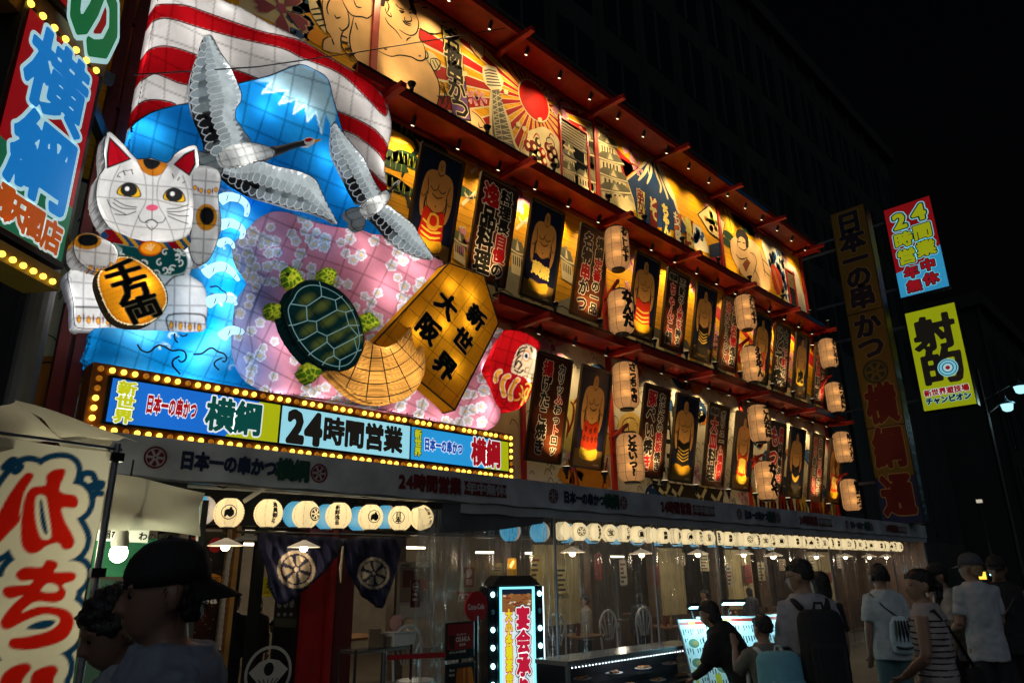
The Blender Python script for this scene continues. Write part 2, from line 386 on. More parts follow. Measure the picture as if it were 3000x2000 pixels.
# blue plastic sheets showing under the ledges
for (z, x0, x1, y) in ((ZT, 14.9,17.6,-.672),(Z3,19.6,20.8,-.572),(Z2,18.7,20.6,-.572)):
    b = MB(); b.box((x0, y, z + .0),(x1, y + .006, z + .11)); b.build('blue_flashing', mat('blue_sheet', (.02,.12,.3),.4), bld)
# roof slab
b = MB(); b.box((XL, -.55, ZT + .17),(XR + .1,1.45, ZT + .4)); b.build('roof', DARKW, bld)

# ------------------------------------------------------------------ murals
def clip(P, x0, y0, x1, y1):
    P = [tuple(p) for p in P]
    for ax, lim, sg in ((0, x0,1),(0, x1,-1),(1, y0,1),(1, y1,-1)):
        out = []
        for i in range(len(P)):
            a, c = P[i - 1], P[i]; ia, ic = (a[ax] - lim) * sg >= 0,(c[ax] - lim) * sg >= 0
            if ia != ic:
                t = (lim - a[ax]) / (c[ax] - a[ax]); out.append((a[0] + (c[0] - a[0]) * t, a[1] + (c[1] - a[1]) * t))
            if ic: out.append(c)
        P = out
        if len(P) < 3: return None
    return np.array(P)
GOLD = srgb('e8a60c'); GOLDL = srgb('f6d050'); PLANK = srgb('b07c18'); SKIN = srgb('e8bd84'); INK = (.012,.01,.008); CREAM = srgb('e6d5a4'); MRED = srgb('a51412'); NAVY = srgb('10213f'); LEAF = srgb('1d3d24'); PINK = srgb('d98aa6'); PINKD = srgb('a8406a'); WAVEB = srgb('1d4e86')
def mural(x0, x1, z0, z1, base=GOLD, planks=True):
    a = Art((0,0,0),(1,0,0),(0,0,1), off=-.055 + .06, step=.0012); a.box = (x0, z0, x1, z1)
    a.rect(x0, z0, x1, z1, base, 0)
    if planks:
        z = z0 + .12
        while z < z1 - .03:
            a.rect(x0, z, x1, z + .012, PLANK, 1)
            for k in range(3):
                zz = z + random.uniform(.03,.1); xs = random.uniform(x0, x1 - .6); a.stroke(clip([(xs, zz),(xs + random.uniform(.3,.9), zz + .008),(xs + .5, zz + .012)], *a.box) if 0 else np.clip([(xs, zz),(xs + .3, zz + .015),(xs + .6, zz)],[x0, z0],[x1, z1]),.008, tuple(np.array(base) * .72),1)
            z += .145
    a.L = 2; return a
def cfill(a, P, c, L=None, smooth=0):
    P = smooth_pts(P, True, smooth) if smooth else P
    Q = clip(P, *a.box)
    if Q is not None: a.fill(Q, c, L)
def flowers(a, pts, r, L=None, c=PINK, e=CREAM):
    for (x, y) in pts: blossom(a, x, y, r * random.uniform(.8,1.15), c, e, PINKD, random.uniform(0,1.2), L)
def lines(a, t, segs, w=.02, L=None, c=INK):
    for q in segs:
        P = a.loc(PX(t, *q)); a.stroke(P, w, c, L, 3, taper=len(P) > 2)
m31 = mural(XL, 4.94, Z3 + .05, ZT); m32 = mural(5.02,10.6, Z3 + .05, ZT); m33 = mural(10.7,15.85, Z3 + .05, ZT); m34 = mural(15.95,21.05, Z3 + .05, ZT)
# --- upper left: wrestler seen from the side, blossom, blue foam
a = m31; a.box = (XL, Z3 + .05,4.94, ZT)
cfill(a, a.loc(PX('U', (0,-60),(560,-60),(480,40),(440,130),(520,260),(640,360),(760,420),(600,330),(560,350),(300,200),(0,60))), srgb('d9c79a'),2)
for k in range(40): x, y = a.loc(PX('U', (random.uniform(440,640), random.uniform(0,330))))[0]; cfill(a, np.array([(x, y)]) + np.array([(.07,0),(.02,.06),(-.05,.05),(-.07,-.02),(0,-.06)]) * random.uniform(.5,1.4), random.choice([WAVEB, srgb('0f3a5a'), srgb('1c5f7c')]),3)
cfill(a, a.loc(PX('U', (590,310),(640,250),(720,300),(750,390),(700,400),(610,350))), srgb('f09a10'),4,2)
cfill(a, a.loc(PX('U', (700,-40),(1180,-40),(1165,640),(1040,560),(960,420),(900,360),(870,400),(880,460),(720,430),(740,330),(800,330),(740,240),(700,100))), SKIN, 5,2)
cfill(a, a.loc(PX('U', (590,-20),(700,0),(720,100),(740,200),(745,290),(700,240),(650,170),(610,90))), CREAM, 5)
lines(a, 'U', [[(770,130),(755,80),(770,20),(800,-20)],[(720,-20),(715,80),(735,200),(760,310)],[(610,90),(660,80),(715,70)],[(625,130),(670,125),(725,120)],[(660,180),(700,175),(735,170)],[(690,230),(720,222),(750,220)],
               [(820,130),(840,160),(875,150)],[(985,0),(1010,60),(1055,70)],[(880,-10),(930,90),(980,140),(1060,150),(1110,160),(1165,110)],[(930,90),(945,160),(940,230),(890,270),(860,240)],[(985,150),(970,230),(950,330),(970,450),(1040,560),(1130,640)],[(720,430),(725,350),(775,320)],[(800,340),(815,390)],[(1000,200),(1020,260)],[(900,270),(880,310),(880,390),(920,460),(990,520),(1050,590)],[(880,310),(930,330)],[(885,360),(940,375)],[(910,420),(960,420)],[(950,480),(1000,460)],[(1155,220),(1150,260)]],.026,7)
flowers(a, a.loc(PX('U', (365,75))),.42,6, srgb('8f3a52'), srgb('c9a08a'))
# --- upper second bay: smiling wrestler, pennant, tower, rising sun, boat of gods, castle
a = m32
sx, sz = a.loc(PX('C', (910,580)))[0]; R = .43
for k in range(28):
    t = 2 * math.pi * k / 28 + .05; h = math.pi / 56
    for hh, c, L in ((h * 1.25, CREAM, 3),(h * .92, MRED, 4)):
        cfill(a, [(sx + .5 * R * math.cos(t - hh), sz + .5 * R * math.sin(t - hh)),(sx + 6 * math.cos(t - hh), sz + 6 * math.sin(t - hh)),(sx + 6 * math.cos(t + hh), sz + 6 * math.sin(t + hh)),(sx + .5 * R * math.cos(t + hh), sz + .5 * R * math.sin(t + hh))], c, L)
a.ell(sx, sz, R * 1.06, R * 1.06, CREAM, 5,40); a.ell(sx, sz, R, R, srgb('c2160e'),6,40)
body = [(1200,-60),(1500,-60),(1560,20),(1700,20),(1850,120),(2000,260),(2090,370),(2110,450),(2080,510),(2000,420),(1960,360),(1890,330),(1740,290),(1640,300),(1560,240),(1545,330),(1600,420),(1605,500),(1640,560),(1710,700),(1725,800),(1700,920),(1640,960),(1400,820),(1180,690),(1195,300)]
cfill(a, a.loc(PX('U', *body)), SKIN, 7,2)
cfill(a, a.loc(PX('U', (1215,50),(1225,-20),(1240,-60),(1480,-60),(1500,40),(1530,110),(1520,135),(1490,110),(1460,20),(1440,-30),(1310,-30),(1290,20),(1260,10),(1250,60))), INK, 8,2)
lines(a, 'U', [[(1250,20),(1265,10),(1290,60),(1275,110)],[(1255,70),(1270,120),(1310,150),(1300,110)],[(1345,40),(1380,75),(1425,90)],[(1460,95),(1490,75),(1500,90)],[(1375,90),(1395,100),(1420,105),(1395,115),(1375,90)],[(1460,120),(1480,115),(1495,125)],[(1425,150),(1425,180),(1460,190),(1485,180),(1475,140)],
               [(1405,180),(1430,210),(1480,230)],[(1405,180),(1440,200),(1485,215)],[(1520,130),(1545,200),(1530,280),(1490,310),(1440,300),(1375,260)],[(1255,155),(1285,210),(1350,270),(1400,345)],[(1480,325),(1450,340),(1440,360)],[(1540,250),(1600,270),(1660,300),(1740,285)],[(1500,30),(1560,20),(1700,30),(1850,130),(1990,250)],[(1570,65),(1600,72),(1620,68)],[(1740,180),(1760,200),(1785,190)],[(1850,280),(1860,250),(1880,300)],[(1640,290),(1700,300)],
               [(1545,310),(1590,400),(1605,480),(1590,520),(1540,525),(1480,495),(1380,480),(1300,490),(1190,440)],[(1545,475),(1555,490),(1562,480)],[(1245,415),(1255,430),(1275,425)],[(1600,500),(1650,570),(1710,690),(1725,790),(1705,900),(1680,935)],[(1740,1000),(1780,1130)],[(1980,360),(1990,420),(2030,470),(2075,510)],[(2000,270),(2080,360),(2110,430),(2105,470)],[(2020,410),(2040,450)],[(1700,830),(1740,850),(1770,900)],[(1720,740),(1760,760),(1790,830),(1790,900)],[(1520,850),(1545,855),(1570,850)],[(2060,1060),(2070,1100),(2100,1100)]],.026,9)
cfill(a, a.loc(PX('C', (540,620),(620,690),(655,770),(650,790),(560,740),(545,700))), SKIN, 7,2); cfill(a, a.loc(PX('C', (300,290),(360,340),(370,400),(330,400),(290,340))), CREAM, 7,2)
lines(a, 'C', [[(290,290),(300,330),(280,345)],[(315,340),(350,340),(370,370),(340,410),(315,370),(315,340)],[(325,350),(345,395)],[(340,345),(360,385)],[(365,470),(390,490),(395,560),(370,610)],[(395,500),(420,520),(415,600),(380,640)],[(365,500),(395,520)],[(360,560),(400,560)],[(550,640),(600,680),(650,760)]],.024,10)
P = a.loc(PX('C', (371,142),(478,205),(548,700),(443,690))); a.fill(P, INK, 11)
c0 = P.mean(0); Q = c0 + (P - c0) * [.9,.975]; a.fill(Q, srgb('6b4a86'),12); Qm = [Q[0], Q[1], Q[1] * .45 + Q[2] * .55, Q[0] * .45 + Q[3] * .55]; a.fill(Qm, srgb('d8cf4a'),13)
for ch, c in zip('名物串かつ', [(440,235),(443,330),(455,420),(463,520),(483,625)]):
    x, y = a.loc(PX('C', c))[0]; s_ = .47; a.glyph(ch, x, y, s_, CREAM, .075,14,0,.9); a.glyph(ch, x, y, s_, INK, .035,15,0,.9)
# tower
for P, c, L in ((((612,385),(640,375),(690,390),(733,470),(722,520),(700,540),(730,600),(770,700),(800,820),(845,905),(720,860),(655,790),(650,600),(660,520),(625,480),(612,440)), CREAM, 11),
                (((618,395),(640,385),(685,398),(722,470),(715,510),(668,510),(632,470),(618,430)), srgb('d8d0b4'),12),(((665,520),(708,515),(735,640),(790,830),(820,890),(740,850),(690,840),(668,760)), srgb('6f6a58'),12)):
    cfill(a, a.loc(PX('C', *P)), c, L)
for k in range(6): t = k * 16; cfill(a, a.loc(PX('C', (622 + t * .2,405 + t),(650,400 + t * 1.1),(690 + t * .35,412 + t),(690 + t * .35,418 + t),(650,408 + t * 1.1),(622 + t * .2,412 + t))), srgb('3c382c'),13)
for k in range(9):
    f_ = k / 9; lines(a, 'C', [[(668 + 18 * f_, 540 + 290 * f_),(720 + 70 * f_, 560 + 300 * f_)],[(672 + 18 * f_, 575 + 270 * f_),(712 + 78 * f_, 540 + 300 * f_)]],.018,13, srgb('d8d0b4'))
lines(a, 'C', [[(690,530),(700,640),(730,830)],[(668,530),(672,660),(695,830)]],.03,14, srgb('c9c09c'))
flowers(a, a.loc(PX('C', (555,565),(600,565))),.17,14); flowers(a, a.loc(PX('C', (1050,600))),.36,14)
for q in ((510,425),(745,530),(815,715),(850,740),(940,690),(1170,640),(1170,742),(1320,730)): cfill(a, a.loc(PX('C', (q[0] - 12, q[1] - 8),(q[0] + 8, q[1] - 12),(q[0] + 14, q[1] + 10),(q[0] - 4, q[1] + 16))), CREAM, 14,2)
# boat of lucky gods (red line drawing on cream)
P = a.loc(PX('C', (830,880),(840,830),(870,760),(905,745),(960,730),(1020,770),(1058,830),(1062,1030),(960,975),(890,930))); cfill(a, P, CREAM, 15,2)
for k, (x, y) in enumerate([(870,840),(905,850),(930,820),(955,880),(985,850),(1000,900),(965,930),(1020,880),(1030,930),(900,900),(930,890)]):
    p = a.loc(PX('C', (x, y)))[0]; cfill(a, p + np.array([(.1,.02),(.03,.12),(-.08,.1),(-.11,-.04),(-.02,-.13),(.09,-.08)]) * random.uniform(.8,1.3), random.choice([MRED, srgb('7a2016'), srgb('3c3420')]),16,2); a.ell(p[0] + .02, p[1] + .02,.05,.06, CREAM, 17,8)
lines(a, 'C', [[(840,860),(860,800),(870,765)],[(900,800),(920,770),(940,800)],[(850,890),(900,930),(960,960),(1050,1010)],[(990,800),(1000,770),(1020,790)],[(980,830),(1010,830)]],.03,18, MRED)
x, y = a.loc(PX('C', (1000,825)))[0]; a.ring(x, y, .12,.02, INK, 18)
def castle(a, t, tiers, L):
    """tiers: list of (left, right, top, bottom) px eave lines"""
    for (l, r, top, hh) in tiers:
        pl = a.loc(PX(t, l, r)); w_ = pl[1] - pl[0]; up = np.array([0, hh])
        cfill(a, [pl[0] + w_ * .1, pl[1] - w_ * .1, pl[1] - w_ * .12 + up, pl[0] + w_ * .12 + up], CREAM, L)
        for k in range(5): q = pl[0] + w_ * (.2 + .13 * k) + up * .35; cfill(a, [q, q + w_ * .06, q + w_ * .06 + up * .35, q + up * .35], srgb('4a4638'), L + 1)
        cfill(a, [pl[0] - w_ * .04 + up * .9, pl[0] + w_ * .2 + up * 1.35, pl[1] - w_ * .2 + up * 1.35, pl[1] + w_ * .04 + up * .9, pl[1] + up * .78, pl[0] + up * .78], srgb('6d6a52'), L + 2)
        a.stroke([pl[0] - w_ * .04 + up * .92, pl[0] + w_ * .5 + up * .84, pl[1] + w_ * .04 + up * .92],.04, CREAM, L + 3,2)
        m_ = pl[0] + w_ * .5; cfill(a, [m_ - w_ * .16 + up * .95, m_ + up * 1.55, m_ + w_ * .16 + up * .95], srgb('8d8868'), L + 3); cfill(a, [m_ - w_ * .1 + up * .95, m_ + up * 1.35, m_ + w_ * .1 + up * .95], CREAM, L + 4)
a = m32
castle(a, 'C', [((1065,1050),(1155,1090),0,.4),((1068,960),(1150,1010),0,.36),((1080,900),(1140,930),0,.28)],15)
cfill(a, a.loc(PX('C', (1205,740),(1240,700),(1260,770),(1262,1110),(1215,1080))), srgb('8d8868'),15)
castle(a, 'C', [((1150,1075),(1262,1130),0,.35),((1190,950),(1260,985),0,.4),((1200,860),(1260,890),0,.35)],15)
# window in the mural
def mural_window(x0, x1, z0, z1):
    b = MB(); b.box((x0,-.02, z0),(x1,.03, z1)); wn = b.build('window', mat('dark_glass', (.01,.012,.015),.08), bld)
    b = MB()
    for p, q in (((x0 - .05,-.05, z0 - .05),(x0,.0, z1 + .05)),((x1,-.05, z0 - .05),(x1 + .05,0, z1 + .05)),((x0,-.05, z1),(x1,0, z1 + .05)),((x0,-.05, z0 - .05),(x1,0, z0))): b.box(p, q)
    b.build('frame', RED, wn); b = MB(); b.box((x0,-.035,(z0 + z1) * .5 - .015),(x1,-.021,(z0 + z1) * .5 + .015)); b.build('glazing_bar', BLACKM, wn)
    for k in range(7): b = MB(); b.box((x0 + .01,-.03, z1 - .09 - k * .07),(x1 - .01,-.022, z1 - .04 - k * .07)); b.build('blind_slat', mat('blind', (.12,.09,.04),.6), wn)
wq = m32.loc(PX('C', (1058,700),(1222,1110))); mural_window(wq[0][0], wq[1][0],8.95,10.55)
# --- third bay: castle keep, red field, blue mountain, pennants, food, blossoms
a = m33
cfill(a, a.loc(PX('D', (90,150),(330,380),(260,430),(230,320))), MRED, 3); cfill(a, a.loc(PX('D', (215,310),(320,375),(270,425),(230,400))), MRED, 3)
cfill(a, a.loc(PX('D', (100,130),(160,200),(210,290),(240,400),(300,560),(310,620),(100,590))), srgb('b5ab84'),4)
castle(a, 'D', [((105,585),(300,610),0,.42),((102,490),(285,545),0,.42),((100,400),(250,440),0,.42),((100,300),(215,340),0,.4),((98,215),(180,255),0,.38)],5)
cfill(a, a.loc(PX('D', (130,590),(200,540),(280,560),(320,610),(250,640))), srgb('d6c48e'),9,2)
cfill(a, a.loc(PX('D', (262,440),(330,380),(385,320),(420,310),(450,350),(490,430),(540,540),(560,620),(640,760),(330,690),(300,560))), CREAM, 10); cfill(a, a.loc(PX('D', (268,450),(335,395),(395,335),(430,350),(470,430),(525,540),(550,620),(630,760),(330,690),(305,560))), srgb('173a66'),11)
for q in ([(400,335),(370,400),(330,450)],[(400,335),(405,400),(380,470)],[(420,340),(430,400),(460,480),(455,520)],[(430,350),(465,420),(500,500),(530,560)],[(385,370),(395,430)],[(445,400),(490,520),(500,560)]): a.stroke(a.loc(PX('D', *q)),.09, CREAM, 12,3, taper=True)
for (tl, tr, br, bl, bc, tx, tc) in (((322,492),(370,518),(368,705),(322,680), 'e2d34a', '串かつ', '7a1a16'),((397,540),(441,565),(440,745),(396,722), '8c1512', 'どて', 'efe08a'),((467,580),(515,605),(512,782),(466,755), '14305c', 'ちゃん', 'e6d23c'),((535,625),(578,648),(575,818),(534,795), 'd0641a', 'もつ鍋', 'f2e8c8'),((601,662),(645,685),(642,850),(600,828), '8c1512', '串かつ', 'd8d040')):
    P = a.loc(PX('D', tl, tr, br, bl)); a.fill(P, INK, 13); c0 = P.mean(0); a.fill(c0 + (P - c0) * [.88,.96], srgb(bc),14); hh = (P[1] - P[2])[1]
    for i, ch in enumerate(tx): x, y = c0 + [0, hh * (.3 - .3 * i)]; a.glyph(ch, x, y, .36, CREAM if tc != 'f2e8c8' else INK, .07,15,0,.85); a.glyph(ch, x, y, .36, srgb(tc),.03,16,0,.85)
P = a.loc(PX('D', (670,640),(735,590),(830,690),(812,800),(740,750))); a.fill(P, INK, 13); c0 = P.mean(0); a.fill(c0 + (P - c0) * .93, srgb('e6cd8a'),14)
for k in range(22): t, u_ = RNG.random(2); p = c0 + (P[k % 5] - c0) * .75 * t; cfill(a, p + np.array([(.1,.02),(.02,.08),(-.08,.04),(-.06,-.06),(.06,-.07)]), random.choice([srgb('c98a2a'), srgb('b3621a'), srgb('e0b050'), srgb('5c7a2a')]),15,2)
cfill(a, a.loc(PX('D', (640,690),(690,720),(720,800),(740,870),(650,840))), srgb('c9c2a4'),13)
for k in range(14): p = a.loc(PX('D', (random.uniform(650,700), random.uniform(730,800))))[0]; a.ell(p[0], p[1],.08,.09, random.choice([WAVEB, srgb('143c68')]),14,7)
cfill(a, a.loc(PX('D', (735,820),(810,800),(822,880),(740,890))), srgb('1a2d4e'),15); cfill(a, a.loc(PX('D', (740,892),(822,882),(826,940),(742,915))), srgb('9c1424'),15)
flowers(a, a.loc(PX('D', (285,275),(690,515))),.3,15); flowers(a, a.loc(PX('D', (325,375),(480,370),(720,575))),.2,15)
# --- fourth bay: wrestler under a pine, foam, carp
a = m34
cfill(a, a.loc(PX('D', (815,585),(835,580),(880,680),(880,750),(850,740),(830,660))), srgb('e0c030'),3,2); lines(a, 'D', [[(830,590),(850,650),(870,740)],[(815,590),(825,640)]],.05,4, srgb('4a5a1a'))
for q in ((905,680),(940,690),(970,720),(960,740),(900,660),(850,770),(840,810),(985,750)): p = a.loc(PX('D', q))[0]; cfill(a, p + np.array([(.5,.0),(.3,.16),(-.1,.2),(-.45,.05),(-.2,-.1),(.2,-.12)]) * .8, LEAF, 4,2)
cfill(a, a.loc(PX('D', (860,800),(880,775),(900,770),(905,740),(940,740),(965,780),(1000,800),(1040,850),(1060,900),(1085,960),(1090,1040),(1080,1085),(1000,1040),(940,1000),(890,930),(870,880))), SKIN, 6,2)
cfill(a, a.loc(PX('D', (893,750),(905,730),(935,735),(962,775),(965,830),(950,835),(945,790),(920,770),(898,785))), INK, 7,2)
lines(a, 'D', [[(860,800),(858,840),(875,900),(900,950)],[(905,830),(900,800),(910,780)],[(905,830),(940,850),(960,830)],[(900,800),(920,802)],[(930,805),(945,810)],[(890,870),(920,900),(960,890)],[(970,860),(1000,880),(1010,930),(990,990)],[(1030,850),(1050,930),(1060,1000)],[(1000,960),(1030,1020)],[(910,950),(920,1000)],[(1045,900),(1080,940)],[(1050,960),(1088,1000)]],.034,8)
cfill(a, a.loc(PX('D', (930,930),(955,895),(975,920),(950,975))), srgb('8a4a1c'),9)
cfill(a, a.loc(PX('D', (1040,790),(1090,770),(1130,800),(1160,850),(1170,900),(1240,960),(1265,1050),(1300,1210),(1150,1130),(1100,1000),(1060,880))), srgb('d8d2bc'),5,2)
for k in range(60): p = a.loc(PX('D', (random.uniform(1085,1165), random.uniform(860,960))))[0] if k < 30 else a.loc(PX('D', (random.uniform(1150,1230), random.uniform(980,1160))))[0]; cfill(a, p + np.array([(.12,.02),(.03,.16),(-.1,.05),(-.04,-.15),(.08,-.1)]) * random.uniform(.6,1.3), random.choice([WAVEB, srgb('153a6a'), srgb('2b6496'), srgb('d8d2bc')]),6)
cfill(a, a.loc(PX('D', (1092,940),(1115,935),(1150,990),(1160,1060),(1140,1110),(1120,1080),(1100,1010))), srgb('b3301a'),8,2)
for k in range(12): p = a.loc(PX('D', (1110 + k * 3.4,965 + k * 11)))[0]; a.ring(p[0], p[1],.07,.015, srgb('e0a040'),9,8)
cfill(a, a.loc(PX('D', (1120,1130),(1150,1080),(1190,1160))), srgb('e2bc2a'),8)
flowers(a, a.loc(PX('D', (1010,750),(1150,820),(1175,890))),.26,9)
wq = m34.loc(PX('D', (1175,940),(1245,1180))); mural_window(wq[0][0], wq[1][0],9.0,10.3)
# --- second level: planks with pine, cranes, blossoms, grey castle roofs low down
m21 = mural(4.4,10.6, Z2 + .05, Z3); m22 = mural(10.7,15.85, Z2 + .05, Z3); m23 = mural(15.95,21.05, Z2 + .05, Z3)
a = m21
for k in range(16): x = random.uniform(4.5,6.0); z = random.uniform(6.2,8.3); a.stroke([(x, z),(x + .2, z + .04),(x + .45, z - .02),(x + .7, z + .03)],.05, GOLDL, 2,3, taper=True)
lines(a, 'C', [[(150,1020),(190,920),(240,860),(215,800),(150,760),(130,745)],[(60,1010),(110,1060),(180,1130),(190,1200)]],.09,3, srgb('16241a'))
for q in ((160,745),(200,765),(130,740),(80,900),(100,950),(200,920),(230,960),(80,1040),(110,1060),(310,830),(340,850),(150,1090),(180,930),(500,1105)): p = a.loc(PX('C', q))[0]; cfill(a, p + np.array([(.3,.0),(.22,.09),(.02,.13),(-.22,.1),(-.3,.0),(-.15,-.07),(.12,-.06)]), LEAF, 4,2); [a.stroke([p + [dx, -.05], p + [dx * 1.1,.09]],.012, srgb('8a9a3a'),5,0) for dx in (-.15,-.05,.05,.15)]
for q in ((590,950),(540,1130),(850,1270)): lines(a, 'C', [[(q[0] - 30, q[1] - 25),(q[0] - 5, q[1] + 10),(q[0] + 25, q[1] + 5)],[(q[0] - 5, q[1] + 10),(q[0] - 45, q[1] + 45)],[(q[0], q[1] + 10),(q[0] + 35, q[1] - 25)]],.06,5, CREAM)
flowers(a, a.loc(PX('C', (830,1110),)),.42,6); flowers(a, a.loc(PX('C', (800,1080),(510,1390))),.3,6)
castle(a, 'C', [((770,1560),(860,1600),0,.5),((1060,1590),(1140,1640),0,.5),((440,1480),(520,1530),0,.4)],6); cfill(a, [(6.2, Z2 + .05),(10.6, Z2 + .05),(10.6,6.4),(9.6,6.6),(9,6.3),(8,6.75),(7.3,6.3),(6.2,6.4)], srgb('8a866e'),5)
for k in range(30): x = random.uniform(6.3,10.5); z = random.uniform(5.85,6.4); a.stroke([(x, z),(x + .15, z + .06),(x + .35, z + .02)],.02, srgb('3a3830'),6,2)
for a in (m22, m23):
    x0, z0, x1, z1 = a.box
    for k in range(9): t = -.2 + k * .16; cfill(a, [(x1 - .4, z0 - .3),(x0 - 1, z0 + 4.2 * t),(x0 - 1, z0 + 4.2 * t + .28)], MRED if k % 2 else CREAM, 3) if a is m23 else None
    cfill(a, [(x0, z0),(x1, z0),(x1, z0 + .5),(x1 - 1.2, z0 + .8),(x1 - 2, z0 + .4),(x0 + 1.4, z0 + .75),(x0, z0 + .5)], srgb('8a866e'),4)
    for k in range(24): x = random.uniform(x0, x1 - .4); z = random.uniform(z0, z0 + .6); a.stroke([(x, z),(x + .15, z + .06),(x + .35, z + .02)],.02, srgb('3a3830'),5,2)
    for k in range(7): blossom(a, random.uniform(x0 + .3, x1 - .3), random.uniform(z0 + .8, z1 - .3), random.uniform(.18,.34), PINK, CREAM, PINKD, random.random(),6)
    cfill(a, [(x0 + 1.9, z1),(x0 + 2.6, z1),(x1, z1 - 1.2),(x1, z1 - .7)], MRED, 3)
    for k in range(5): x = x0 + .5 + k * 1.05; castle(a, 'D', [],6); cfill(a, [(x, z0 + .1),(x + .5, z0 + .1),(x + .45, z0 + .7),(x + .05, z0 + .7)], CREAM, 6); cfill(a, [(x - .1, z0 + .68),(x + .6, z0 + .68),(x + .4, z0 + .9),(x + .1, z0 + .9)], srgb('5d5a48'),7)
# --- first level: swirling pale water with dark blue and drawn arcs, rust patches, blossoms
m10 = mural(1.3,8.2, Z1 - .25, Z2, srgb('cbb98a'), False); m11 = mural(8.3,10.6, Z1 - .25, Z2, srgb('d3cbb2'), False); m12 = mural(10.7,15.85, Z1 - .25, Z2, srgb('cfc6ac'), False); m13 = mural(15.95,21.05, Z1 - .25, Z2, srgb('cfc6ac'), False)
for a in (m10, m11, m12, m13):
    x0, z0, x1, z1 = a.box; n = int((x1 - x0) * 44)
    for k in range(n):
        x = random.uniform(x0 + .1, x1 - .15); z = random.uniform(z0 + .1, z1 - .1); s_ = random.uniform(.05,.1); a.stroke([(x - s_, z),(x - s_ * .5, z + s_),(x + s_ * .4, z + s_ * .8),(x + s_, z)],.014, srgb('4a4436'),2,3)
    for k in range(int(n / 14)):
        x = random.uniform(x0, x1); z = random.uniform(z0 + .3, z1); cfill(a, np.array([(x, z)]) + np.array([(.45,.05),(.2,.3),(-.2,.22),(-.4,-.05),(-.1,-.3),(.25,-.25)]) * random.uniform(.5,1), random.choice([srgb('1c3e66'), srgb('274f7a'), srgb('1c3e66'), srgb('b3661a'), srgb('9a2a18'), srgb('d8b25a'), srgb('e6e0cc')]),3,3); a.stroke(np.array([(x, z)]) + np.array([(.3,.05),(.15,.2),(-.12,.16),(-.3,-.02),(-.1,-.2)]) * .9,.018, INK, 4,3)
        for j in range(9): a.ell(x + random.uniform(-.22,.22), z + random.uniform(-.16,.16),.02,.02, CREAM, 4,6) if x0 + .3 < x < x1 - .3 else None
    for k in range(int((x1 - x0) * 1.1)): blossom(a, random.uniform(x0 + .3, x1 - .3), random.uniform(z0 + .3, z1 - .4), random.uniform(.2,.34), srgb('c98aa0'), CREAM, PINKD, random.random(),5)
a = m11; flowers(a, a.loc(PX('L', (440,310))),.36,8)
cfill(a, a.loc(PX('L', (540,820),(575,700),(620,720),(640,700),(645,590),(690,560),(700,760),(660,1100),(540,1100),(500,1000))), srgb('d8c46a'),6,2); lines(a, 'L', [[(575,720),(600,760),(595,850),(560,960)],[(540,820),(560,900),(545,1000)],[(600,740),(640,690),(690,670)]],.06,7, srgb('7a2414'))
cfill(a, a.loc(PX('L', (490,1240),(640,1150),(840,1230),(880,1320),(840,1400),(520,1340))), srgb('c07d22'),6,2); lines(a, 'L', [[(600,1160),(640,1370)],[(560,1160),(600,1355)],[(860,1150),(820,1390)]],.04,7, srgb('8a2a12'))
a = m12; cfill(a, a.loc(PX('H', (560,60),(720,40),(1100,90),(1090,190),(900,160),(600,120))), srgb('2a2218'),7)
for q in ((600,80),(700,90),(880,110),(1000,130)): lines(a, 'H', [[q, (q[0] + 60, q[1] + 70)],[(q[0] + 80, q[1] - 30),(q[0] + 30, q[1] + 80)]],.09,8, srgb('c9bb8a'))
for k in range(5): cfill(a, [(11.9 + k * .28,3.3),(12.1 + k * .28,3.3),(12.2 + k * .28,5.0),(12.0 + k * .28,5.0)], srgb('1b1e22'),6); [cfill(a, [(11.93 + k * .28,3.35 + j * .3),(12.1 + k * .28,3.35 + j * .3),(12.1 + k * .28,3.55 + j * .3),(11.93 + k * .28,3.55 + j * .3)], srgb('e8e0c8'),7) for j in range(5)]
a = m13
for k in range(26): x = 15.95 + k * .2; cfill(a, [(x, Z1 - .25),(x + .16, Z1 - .25),(x + .3, Z1 + .2),(x + .16, Z1 + .6),(x, Z1 + .25)], random.choice([srgb('a8481c'), srgb('d8c9a0'), srgb('8c1f14'), srgb('c89a3a')]),6,2)
for a, nm in ((m31,0),(m32,0),(m33,0),(m34,0),(m21,0),(m22,0),(m23,0),(m10,0),(m11,0),(m12,0),(m13,0)): a.build('mural', PRINT, bld)
